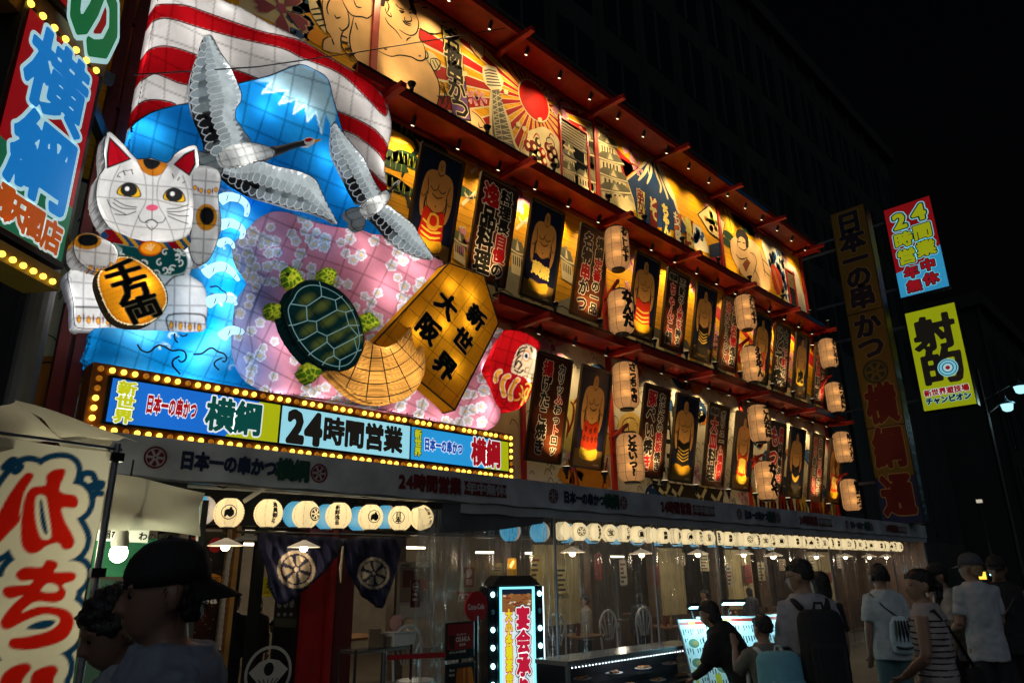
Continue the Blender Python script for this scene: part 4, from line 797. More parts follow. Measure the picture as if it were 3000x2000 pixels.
for k in range(9): q = math.radians(-5 + 17 * k); tl.wire(mb, [[cc0 + np.array([math.cos(q), math.sin(q)]) * 60, cc0 + np.array([math.cos(q), math.sin(q)]) * 280]],.006,0)
for k in range(4): tl.wire(mb, [[cc0 + np.array([math.cos(q), math.sin(q)]) * (110 + 38 * k) for q in np.linspace(-.3,2.9,30)]],.006,0)
mb.build('wire_frame', WIRE, to); tl.lampat(K_((1050,1180),(1190,1130),(900,1150),(1080,990)),3,(1,.85,.55), t, .5)
def leg(nm, o_, lines_, y0=-1.14, eye=None):
    w_ = Puff(o_, y0,.12,16,.2,2); rg = np.random.default_rng(len(lines_)); lo, hi = w_.o.min(0), w_.o.max(0); pts = rg.uniform(lo, hi, (26,2))
    def paint(P):
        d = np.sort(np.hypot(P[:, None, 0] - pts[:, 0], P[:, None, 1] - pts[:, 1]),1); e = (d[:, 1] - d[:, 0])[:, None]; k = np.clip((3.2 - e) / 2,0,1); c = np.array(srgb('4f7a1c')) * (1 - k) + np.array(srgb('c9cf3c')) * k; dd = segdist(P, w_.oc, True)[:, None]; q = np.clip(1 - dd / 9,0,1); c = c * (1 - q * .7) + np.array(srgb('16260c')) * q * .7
        if eye is not None: pell(c, P, *eye, 6,6, INK, 2)
        return c
    w_.mesh(nm, paint, t, 2.6, mat_paper('leg_skin', .75,.1,5, glow=.25)); w_.lampat(w_.o.mean(0),.9,(1,.95,.7), t, .5,.03)
leg('head', K_((412,480),(415,425),(440,404),(490,420),(530,475),(545,510),(480,550),(455,548),(420,510)),[1], eye=tuple(K_((432,455))[0]))
leg('leg', K_((650,510),(645,455),(658,420),(700,410),(757,438),(740,500),(725,545)),[1] * 2); leg('leg', K_((415,748),(320,738),(300,692),(310,645),(360,648),(415,660)),[1] * 3)
leg('leg', K_((895,740),(970,703),(1010,738),(1042,782),(985,812),(925,847)),[1] * 4); leg('leg', K_((555,1020),(525,1080),(510,1112),(580,1172),(640,1122),(668,1075),(610,1020)),[1] * 5)
sh = Puff(K_((450,600),(480,545),(540,505),(620,500),(720,535),(800,590),(870,680),(910,780),(930,880),(920,960),(880,1040),(830,1080),(760,1088),(680,1065),(600,1020),(540,960),(480,880),(440,800),(412,700),(418,650)),-1.34,.3,95,.24)
scut = [(560,620),(655,665),(700,760),(755,855),(800,940),(545,720),(570,820),(640,910),(710,1000),(735,620),(800,690),(850,790),(880,880)]
def paint(P):
    c = lay(srgb('123c40'))(P) * (.8 + .2 * noise2(P, 30,1))[:, None]
    for q in scut[:9] + scut[10:]: p = K_(q)[0]; pell(c, P, p[0], p[1],22,13, srgb('7d8a3e'),14,-.5,.65)
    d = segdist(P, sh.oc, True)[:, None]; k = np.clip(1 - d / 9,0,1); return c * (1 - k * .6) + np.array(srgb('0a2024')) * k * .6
so_ = sh.mesh('shell', paint, t, 4); mb = MB()
sh.wire(mb, [K_(*q) for q in ([(455,650),(520,660),(560,665),(655,600),(650,540),(640,505)],[(655,600),(745,625),(755,690),(810,705)],[(745,625),(790,600)],[(755,690),(620,765),(560,760),(555,665)],[(560,760),(470,790),(440,790)],[(620,765),(625,830),(690,860),(835,790),(810,705),(860,690)],[(690,860),(690,900),(735,945),(870,875),(895,860),(835,790),(900,790)],[(625,830),(540,880),(500,890)],[(735,945),(735,990),(775,1020),(890,960),(870,880)],[(690,900),(600,960),(570,985)],[(735,990),(690,1010),(660,1050)],[(775,1020),(770,1080)],[(890,960),(915,950)],[(895,860),(925,850)])],.006,0, lift=.008)
ring_ = sh.o.mean(0) + (sh.o - sh.o.mean(0)) * .9; sh.wire(mb, [np.vstack([ring_, ring_[:1]])],.006,0)
mb.build('scute_lines', mat('pale_line', (.35,.6,.62),.5, emit=(.3,.55,.6), es=.25), so_); mb = MB(); sh.grid(mb, 48,46,130,60, r=.004); sh.wire(mb, [np.vstack([sh.o, sh.o[:1]])],.012,0, clip_=False); mb.build('wire_frame', WIRE, so_)
sh.lampat([K_(q)[0] for q in scut[:9] + scut[10:]],.2,(1,.95,.75), t, .4,.04)
# ---------------- daruma
t = thing('daruma_lantern', 'round red daruma doll lantern with a bearded white face', 'lantern', onY(np.array([(1500., 1200.)]),-.8)[0])
dar_o = np.array([(1476,968),(1454,1002),(1438,1046),(1433,1082),(1436,1113),(1445,1149),(1458,1184),(1473,1197),(1500,1204),(1523,1195),(1546,1172),(1557,1145),(1560,1120),(1555,1108),(1565,1091),(1570,1061),(1574,1034),(1584,1019),(1580,1001),(1561,986),(1534,973),(1504,967)], float)
da = Puff(dar_o, -.8,.45,62,.25); L_ = lambda *p: PX('L', *p)
def paint(P):
    c = lay(srgb('a80f14'))(P); face = smooth_pts(L_((128,480),(140,420),(165,350),(200,300),(250,287),(300,310),(320,345),(312,430),(298,510),(272,572),(250,560),(230,535),(180,515),(140,500)), True, 3)
    pfill(c, P, face, srgb('e6cfa4'),2); pline(c, P, face, 3, INK, 2, True); pline(c, P, face, 2, srgb('e8dcc0'),1, True)
    for q in (((175,350),(200,315),(245,305)),((150,455),(165,400),(195,370)),((150,480),(190,500),(215,480)),((160,440),(180,410),(205,440),(180,470)),((275,310),(285,340)),((170,370),(190,345),(225,330))): pline(c, P, smooth_pts(L_(*q)),5, INK, 2)
    for q in (((230,500),(235,465),(260,460)),((210,530),(240,525),(275,555))): pline(c, P, smooth_pts(L_(*q)),2.5, srgb('8a4a20'),2)
    p = L_((240,372))[0]; pell(c, P, *p, 11,16, srgb('d8922a'),2); pell(c, P, *p, 9,12,(.85,.85,.8),1.5); pell(c, P, *p, 4.5,7, INK, 1.5)
    for q in (((5,560),(15,510),(40,490)),((70,670),(55,600),(75,540),(105,525)),((120,700),(120,640),(150,580),(175,555))): pline(c, P, smooth_pts(L_(*q)),15, srgb('efe6c8'),2); pline(c, P, smooth_pts(L_(*q)),11, srgb('d89a24'),2)
    for q in (((150,710),(190,700),(215,640),(200,600)),((235,590),(260,580),(275,610),(255,650),(240,700),(225,660),(250,620)),((200,745),(215,700),(190,660),(240,720))): pline(c, P, smooth_pts(L_(*q)),4, srgb('e0b04a'),2)
    return c
da.mesh('doll_skin', paint, t, 2.6); da.grid(None, 18,40,108,38, r=.004, wob=4)
da.lampat([(1480,1100),(1515,1180),(1470,1030),(1530,1120),(1545,1040)],4, WLIGHT, t, .45,.05)
# ---------------- beckoning cat
A_ = lambda *p: PX('A', *p); J_ = lambda *p: PX('J', *p)
t = thing('beckoning_cat_lantern', 'white beckoning cat lantern with a raised paw and an orange gold coin', 'lantern', onY(J_((480,600)),-.8)[0])
CATP = mat_paper('cat_skin', .8,.25,6, glow=.15)
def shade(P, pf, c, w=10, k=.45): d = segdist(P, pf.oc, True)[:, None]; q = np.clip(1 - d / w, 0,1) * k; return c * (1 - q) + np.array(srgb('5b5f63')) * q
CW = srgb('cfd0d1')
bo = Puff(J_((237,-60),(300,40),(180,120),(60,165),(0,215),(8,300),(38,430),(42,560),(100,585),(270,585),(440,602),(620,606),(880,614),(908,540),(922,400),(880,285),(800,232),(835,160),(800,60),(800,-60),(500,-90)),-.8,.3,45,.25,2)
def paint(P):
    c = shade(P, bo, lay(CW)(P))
    for q in (((660,600),(658,500),(870,495),(905,540)),((275,575),(275,510),(245,455),(45,445)),((640,300),(690,250),(760,230)),((190,300),(230,420),(270,500))): pline(c, P, smooth_pts(J_(*q)),5, srgb('26282a'),3)
    for x0, x1, y0 in ((70,260,525),(675,860,570)):
        for k in range(4): p = J_((x0 + (x1 - x0) * k / 3, y0 + k * 5 - (0 if x0 < 300 else 5)))[0]; pell(c, P, p[0], p[1],6.5,12, srgb('7a3a10'),2); pell(c, P, p[0], p[1] + 1,4.5,9, srgb('dd9a2a'),2)
        for k in range(3): p = J_((x0 + (x1 - x0) * (k + .5) / 3, y0 + k * 5 - 8))[0]; pell(c, P, p[0], p[1],2.5,12, srgb('6a1020'),2)
    return c
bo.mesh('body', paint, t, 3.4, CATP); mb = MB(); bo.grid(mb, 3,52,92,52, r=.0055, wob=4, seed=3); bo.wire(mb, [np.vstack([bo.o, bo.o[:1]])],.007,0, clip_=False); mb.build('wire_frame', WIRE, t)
bo.lampat(J_((90,350),(760,380),(760,520),(150,480),(330,590),(560,590),(700,100)),2.7, WLIGHT, t, .42,.05)
# bib, collar, bell, coin
bi = Puff(J_((295,25),(470,55),(640,45),(745,62),(785,130),(778,195),(740,230),(590,235),(430,125),(325,110),(350,65)),-1.12,.06,14,.1,2)
bib_w = []
rgb_ = np.random.default_rng(3)
for k in range(26):
    p = rgb_.uniform(bi.o.min(0), bi.o.max(0)); th = np.linspace(0,5.2,10) + rgb_.uniform(0,6); r_ = np.linspace(2,12,10); bib_w.append(p + np.stack([np.cos(th) * r_, np.sin(th) * r_],1))
def paint(P):
    c = lay(srgb('0e4a4c'))(P)
    for q in bib_w: pline(c, P, q, 4.2, srgb('dfe6e2'),2)
    d = segdist(P, bi.oc, True)[:, None]; k = np.clip(1 - d / 4,0,1); return c * (1 - k) + np.array(srgb('9fb8b0')) * k
bi.mesh('bib', paint, t, 2.4, mat_paper('bib_skin', .7,.1,5, glow=.35))
co = Puff(A_((595,1328),(640,1318),(760,1370),(870,1390),(1000,1388),(1090,1352),(1087,1415),(1000,1428),(880,1428),(750,1408),(655,1372)),-1.16,.05,10,.1,2)
def paint(P):
    q = P[:, 0] - P[:, 1] * .8; k = np.floor(q / 13).astype(int) % 6; pal = np.array([srgb(x) for x in ('8f1420', '8f1420', 'd0a030', '24507c', 'd0a030', '24507c')]); return pal[k]
co.mesh('collar', paint, t, 2.4, mat_paper('bib_skin')); 
be = Puff(np.stack([A_((866,1425))[0][0] + 34 * np.cos(np.linspace(0,6.28,24)[:-1]), A_((866,1425))[0][1] + 22 * np.sin(np.linspace(0,6.28,24)[:-1])],1),-1.2,.1,18,.08,0)
def paint(P):
    c = lay(srgb('f0a020'))(P); d = segdist(P, be.oc, True)[:, None]; k = np.clip(1 - d / 7,0,1); c = c * (1 - k) + np.array(srgb('a04408')) * k; x, y = A_((866,1425))[0]
    for a_ in (-2.2,-1.57,-.9,-2.8): pline(c, P, np.array([(x, y + 6),(x + 15 * math.cos(a_), y + 4 + 16 * math.sin(a_))]),5, srgb('f8d890'),2)
    return c
be.mesh('bell', paint, t, 2, mat_paper('bell_skin', .7,.1,5, glow=.6))
kb = Puff(J_((200,215),(270,142),(340,108),(430,120),(520,170),(590,240),(640,320),(656,400),(632,470),(580,530),(500,570),(400,572),(310,540),(250,470),(210,380),(185,290)),-1.25,.03,10,.12)
def paint(P):
    c = lay(srgb('ee9a1c'))(P); d = segdist(P, kb.oc, True)[:, None]; k = np.clip(1 - d / 16,0,1); c = c * (1 - k * .8) + np.array(srgb('c8480c')) * k * .8; k = ((d > 3) & (d < 7)).astype(float); c = c * (1 - k) + np.array(srgb('e8e0c0')) * k; k = (d < 3.5).astype(float); c = c * (1 - k) + np.array(INK) * k
    l = (np.mod(P[:, 1] * .95 + P[:, 0] * .3,15) < 1.6)[:, None] * .35; return c * (1 - l)
kb.mesh('gold_coin', paint, t, 2.6, mat_paper('coin_skin', .75,.12,5, glow=.42)); kb.lampat(J_((300,250),(500,300),(420,470)),1.4,(1,.9,.6), t, .4)
a = Art(onY(J_((400,400)),-1.25)[0],(1,0,0),(0,0,1), off=.045); pu = a.loc(J_((360,215)))[0] - a.loc(J_((490,470)))[0]; rot = math.atan2(pu[1], pu[0]) - math.pi / 2
for ch, p in (('千', (365,225)),('万', (428,330)),('両', (492,458))): x, y = a.loc(J_(p))[0]; a.glyph(ch, x, y, .235, CREAM, .06,0, rot, 1.45,1.0); a.glyph(ch, x, y, .235, INK, .028,1, rot, 1.45,1.0)
a.build('coin_characters', PAINT, t)
def arm(nm, o_, y0, patches, toes, lamps):
    w_ = Puff(o_, y0,.25,32,.25,2)
    def paint(P):
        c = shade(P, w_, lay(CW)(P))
        for (x, y, rx, ry, cl) in patches: pell(c, P, *A_((x, y))[0], rx / 1.96, ry / 1.96, srgb(cl),2.5)
        for (x, y) in toes: p = A_((x, y))[0]; pell(c, P, p[0], p[1],6,8, srgb('7a3a10'),2); pell(c, P, p[0], p[1],4,6, srgb('dd9a2a'),2)
        for (x, y),(x2, y2) in zip(toes[:-1], toes[1:]): p = A_(((x + x2) / 2,(y + y2) / 2 + 2))[0]; pell(c, P, p[0], p[1],2.2,8, srgb('6a1020'),2)
        return c
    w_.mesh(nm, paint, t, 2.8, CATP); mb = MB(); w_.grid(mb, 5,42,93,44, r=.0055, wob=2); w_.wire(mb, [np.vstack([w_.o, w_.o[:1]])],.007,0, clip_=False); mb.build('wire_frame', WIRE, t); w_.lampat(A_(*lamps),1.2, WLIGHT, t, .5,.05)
arm('raised_paw', A_((1095,985),(1120,960),(1180,950),(1255,975),(1268,1040),(1252,1110),(1256,1180),(1268,1280),(1248,1380),(1205,1480),(1160,1517),(1120,1512),(1088,1430),(1098,1330),(1110,1150),(1095,1060)),-1.0,[(1185,1248,62,77, 'b5781c'),(1188,1240,42,52, '14171a')],[(1120,1078),(1155,1095),(1200,1100),(1240,1090)],[(1180,1030),(1180,1400),(1190,1180)])
arm('lowered_paw', A_((425,1430),(430,1370),(470,1342),(530,1340),(600,1372),(660,1412),(678,1470),(660,1520),(600,1552),(550,1560),(490,1532),(440,1482)),-1.2,[(500,1385,82,48, 'b5781c'),(505,1378,60,36, '14171a')],[(520,1535),(560,1550),(600,1545),(640,1520)],[(560,1480),(620,1450)])
hd = Puff(A_((603,960),(598,880),(606,790),(625,755),(660,780),(720,840),(785,915),(870,908),(960,938),(1000,890),(1060,850),(1115,833),(1137,860),(1142,950),(1112,1010),(1108,1070),(1112,1150),(1110,1250),(1085,1348),(1000,1385),(880,1395),(760,1375),(660,1330),(600,1270),(560,1180),(553,1100),(570,1010)),-1.0,.38,85,.25,2)
def paint(P):
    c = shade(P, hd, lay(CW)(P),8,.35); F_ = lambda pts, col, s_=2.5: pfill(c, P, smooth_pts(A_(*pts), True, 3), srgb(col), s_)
    pfill(c, P, A_((613,970),(612,880),(628,785),(682,838),(755,915)),(.006,.006,.006),2); pfill(c, P, A_((624,955),(624,880),(634,803),(680,850),(740,912)), srgb('b01020'),2); pfill(c, P, A_((995,945),(1060,882),(1118,856),(1124,945),(1088,1012)),(.006,.006,.006),2); pfill(c, P, A_((1006,944),(1062,895),(1110,870),(1114,940),(1084,998)), srgb('b01020'),2)
    F_([(797,912),(950,935),(950,970),(920,1005),(870,1011),(820,987),(800,950)], 'a8661c'); F_([(825,912),(915,924),(910,955),(870,974),(835,957)], '15171a')
    for ex, ey, p_ in ((740,1090,[(670,1113),(690,1068),(740,1047),(790,1068),(810,1130),(740,1132)]),(1000,1119,[(936,1142),(953,1095),(1000,1077),(1047,1100),(1065,1157),(1000,1160)])):
        F_(p_, '0a0a0a', 2); F_([((x - ex) * .9 + ex, (y - ey) * .88 + ey + 1) for x, y in p_], 'e0b01c', 2); x, y = A_((ex, ey))[0]; pell(c, P, x, y, 25,20,(.02,.021,.023),2); pell(c, P, x - 5, y - 3,6.5,6.5,(.85,.85,.85),2)
    F_([(838,1192),(860,1175),(897,1178),(909,1195),(885,1210),(850,1206)], 'd85a78', 2)
    for q, w_ in ((((873,1208),(873,1262)),2.5),(((835,1277),(850,1266),(872,1262),(890,1268),(905,1282)),4),(((795,1240),(810,1272),(850,1280)),2.5),(((905,1280),(935,1275),(952,1250)),2.5),(((840,1290),(870,1320),(905,1290)),2.5),(((655,1145),(720,1180),(785,1190)),2.6),(((650,1165),(700,1195),(780,1200)),2.6),(((615,1145),(640,1190),(720,1230)),2.6),(((660,1230),(720,1235),(780,1215)),2.6),(((960,1200),(1020,1195),(1085,1175)),2.6),(((960,1215),(1030,1215),(1090,1200)),2.6),(((965,1225),(1030,1240),(1085,1240)),2.6),(((965,1240),(1020,1265),(1080,1285)),2.6),(((672,1020),(690,990),(760,975)),2),(((708,980),(718,1005)),3),(((755,975),(763,1000)),3),(((675,1010),(690,1018)),3),(((990,1000),(997,1022)),3),(((1030,1020),(1020,1035)),3),(((1050,1050),(1062,1045)),3)): pline(c, P, smooth_pts(A_(*q)), w_, INK, 1.8)
    return c
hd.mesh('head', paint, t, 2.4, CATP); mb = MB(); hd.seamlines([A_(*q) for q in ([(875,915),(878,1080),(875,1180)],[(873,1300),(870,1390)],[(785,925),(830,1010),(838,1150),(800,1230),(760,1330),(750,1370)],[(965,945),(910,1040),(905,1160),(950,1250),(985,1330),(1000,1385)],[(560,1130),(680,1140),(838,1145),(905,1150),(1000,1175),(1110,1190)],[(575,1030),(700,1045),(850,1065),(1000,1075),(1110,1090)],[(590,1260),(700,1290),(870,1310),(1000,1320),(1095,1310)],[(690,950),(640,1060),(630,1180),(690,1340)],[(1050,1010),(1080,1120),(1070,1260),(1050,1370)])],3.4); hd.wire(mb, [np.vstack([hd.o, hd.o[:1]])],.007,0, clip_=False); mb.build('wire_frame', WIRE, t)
hd.lampat(A_((660,1200),(870,1270),(870,1040),(1030,1230),(720,1040),(870,1340),(640,900),(1090,920)),1.7, WLIGHT, t, .42,.05)
# ================================================================== marquee sign
BACKLIT = mat_print('backlit_acrylic', rough=.25, emit=.8, dirt=.08, dscale=1.2)
YM = -1.12; ys = yscale(YM)
Pq = onY(np.array([(299,1083),(258,1258),(1496,1281),(1496,1393)], float), YM); mx0, mx1 = Pq[:2,0].mean(), Pq[2:, 0].mean(); mz0, mz1 = Pq[[1,3],2].mean(), Pq[[0,2],2].mean()
t = thing('marquee_sign', 'long backlit sign framed by yellow bulbs under the pink cloud', 'sign', ((mx0 + mx1) / 2, YM + .2, mz0 - .1))
AMB = mat('amber_tin', (.20,.07,.012),.35, metal=.3, var=.3, scale=8)
mb = MB(); mb.box((mx0 - .06, YM + .02, mz0 - .06),(mx1 + .06, YM + .3, mz1 + .06)); mb.build('sign_box', AMB, t, bevel=.008)
mb = MB(); mb.box((mx0 + .075, YM - .02, mz0 + .045),(mx1 - .04, YM + .019, mz1 - .045)); mb.build('inner_frame', BLACKM, t)
px0, px1, pz0, pz1 = mx0 + .095, mx1 - .055, mz0 + .07, mz1 - .07
d1 = onY(np.array([(817., 1240.)]), YM)[0][0]; d2 = onY(np.array([(1199., 1296.)]), YM)[0][0]
hh = pz1 - pz0
def lit_panel(x0, x1, name, draw):
    a = Art((0, YM - .022,0),(1,0,0),(0,0,1), off=.002, step=.0014); draw(a, x0 + .012, x1 - .012); return a.build(name, BACKLIT, t)
LB = srgb('1d6fd6'); LY = srgb('b4bb14'); LC = srgb('9fe3f4'); OW = srgb('eef6f6'); LG = srgb('0d4a44'); LR = srgb('a8121e')
def tri_corner(a, x1, w_, c):
    a.fill([(x1 - w_, pz0),(x1, pz0),(x1, pz1),(x1 - w_ * .42, pz1)], c, 1)
def d_left(a, x0, x1):
    a.rect(x0, pz0, x1, pz1, LB, 0); tri_corner(a, x1,.55, LY); W_ = x1 - x0; a.L = 2
    a.text('新世界', x0 + .13, pz1 - hh * .2, hh * .33, srgb('c9cc18'),.045,[(.14, srgb('16433e')),(.1, OW)], True, 1.25)
    a.L = 2; a.text('日本一の串かつ', x0 + .34, pz0 + hh * .52, hh * .37, LR, .05,[(.11, OW)], False, .46,1.25)
    a.L = 2; a.text('横綱', x1 - .62, pz0 + hh * .5, hh * .88, LG, .035,[(.08, OW)], False, .84)
def d_mid(a, x0, x1):
    a.rect(x0, pz0, x1, pz1, LC, 0); a.L = 2; a.text('24', x0 + .17, pz0 + hh * .5, hh * 1.2, INK, .07,(), False, .78,.95); a.L = 2; a.text('時間営業', x0 + .63, pz0 + hh * .5, hh * .8, INK, .045,(), False, .86)
def d_right(a, x0, x1):
    a.rect(x0, pz0, x1, pz1, srgb('2ca0e6'),0); tri_corner(a, x1,.45, LY); a.L = 2
    a.text('新世界', x0 + .1, pz1 - hh * .2, hh * .28, srgb('c9cc18'),.05,[(.14, srgb('16433e'))], True, .95)
    a.L = 2; a.text('日本一の串かつ', x0 + .24, pz0 + hh * .52, hh * .34, srgb('1c50b0'),.06,[(.12, OW)], False, .68,1.15)
    a.L = 2; a.text('横綱', x1 - .55, pz0 + hh * .5, hh * .95, LR, .04,[(.085, OW)], False, .72)
for x0, x1, nm, f_ in ((px0, d1, 'lit_panel', d_left),(d1, d2, 'lit_panel', d_mid),(d2, px1, 'lit_panel', d_right)): lit_panel(x0, x1, nm, f_)
BULB = mat_emit('bulb_on', (1,.56,.06),3.2); BOFF = mat('bulb_off', (.45,.16,.01),.2, emit=(1,.35,.02), es=.25)
mb = MB(); mb.ball((0,0,0),.027,10); bm_ = mb.build('bulb', BULB); mb = MB(); mb.ball((0,0,0),.028,10); bd_ = mb.build('bulb', BOFF)
for o in (bm_, bd_): COL.objects.unlink(o); o.data.polygons.foreach_set('use_smooth', [True] * len(o.data.polygons))
bul = []
nT = 54
for i in range(nT + 1): bul += [(mx0 + (mx1 - mx0) * i / nT, mz1),(mx0 + (mx1 - mx0) * i / nT, mz0)]
for i in range(1,6): bul += [(mx0, mz0 + (mz1 - mz0) * i / 6),(mx1, mz0 + (mz1 - mz0) * i / 6)]
for i, (x, z) in enumerate(bul):
    k = (int(round((x - mx0) / (mx1 - mx0) * nT)) + (1 if z == mz0 else 0) + (int(round((z - mz0) * 10)) if mz0 < z < mz1 else 0)) % 4 == 0
    o = (bd_ if k else bm_).copy(); o.parent = t; COL.objects.link(o); o.location = Vector((x, YM - .008, z)) - t.location
# ================================================================== tilted boards on the two lower floors
BOARD = mat_print('board_print', rough=.33, dirt=.15, spec=.5)
BRN = srgb('3a1c10'); FRM = mat('board_frame', (.035,.022,.012),.35, var=.2)
def board(x, z0, z1, w_, draw, name, label, group):
    t = thing(name, label, 'sign board', (x + w_ / 2,-.15, z0), group); v = np.array([0,-.36, z1 - z0]); ln = np.linalg.norm(v); v /= ln; u = np.array([1., 0,0]); n_ = np.cross(u, v); o = np.array([x, -.14, z0])
    P = [o + u * i * w_ + v * j * ln + n_ * k for k in (-.03,0) for i, j in ((0,0),(1,0),(1,1),(0,1))]; mb = MB(); mb.add(P, [(3,2,1,0),(4,5,6,7),(0,1,5,4),(1,2,6,5),(2,3,7,6),(3,0,4,7)]); mb.build('board', FRM, t)
    for (i0, j0, i1, j1) in ((0,0,1,0),(0,1,1,1),(0,0,0,1),(1,0,1,1)): mb = MB(); mb.bar(o + u * i0 * w_ + v * j0 * ln + n_ * .012, o + u * i1 * w_ + v * j1 * ln + n_ * .012,.04,.05, n_); mb.build('frame_bar', FRM, t)
    mb = MB(); mb.tube([o + u * w_ * .5 + v * ln, (x + w_ * .5,-.02, z1 + .12)],.006,4); mb.build('tie_wire', BLACKM, t)
    a = Art(o, u, v, off=.004, step=.0014); draw(a, w_, ln); a.build('print', BOARD, t); return t
CRM = srgb('f4ead2'); BR = srgb('b3141c')
def text_board(big, small, redb=(), reds=(), head=None):
    def draw(a, w_, h):
        a.rect(.02,.02, w_ - .02, h - .02, BRN, 0); a.rect(.02,.02, w_ - .02, h * .5, srgb('5c2a12'),1); a.rect(.02,.02, w_ - .02, h * .25, srgb('7a3a14'),2)  # lower bands painted brighter: glow of the uplights put into the board colour
        y = h - .1
        if head:
            for i, ch in enumerate(head): a.glyph(ch, w_ * (.2 + .2 * i), y - .06,.17, CRM, .09,3); a.glyph(ch, w_ * (.2 + .2 * i), y - .06,.17, INK, .035,4)
            y -= .19
        n = len(big); st = (y - .1) / n; sz = min(st * 1.05,.5); sq = st / sz * .98
        for i, ch in enumerate(big):
            yy = y - st * (i + .5); c = BR if i in redb else INK; a.glyph(ch, w_ * .34, yy, sz, CRM, .085,3,0,.92); a.glyph(ch, w_ * .34, yy, sz, c, .045,4,0,.92)
        n = len(small); st = (h - .22) / n; sz = min(st * 1.05,.26)
        for i, ch in enumerate(small):
            yy = h - .1 - st * (i + .5); c = BR if i in reds else INK; a.glyph(ch, w_ * .75, yy, sz, CRM, .1,3,0,1.1); a.glyph(ch, w_ * .75, yy, sz, c, .045,4,0,1.1)
    return draw
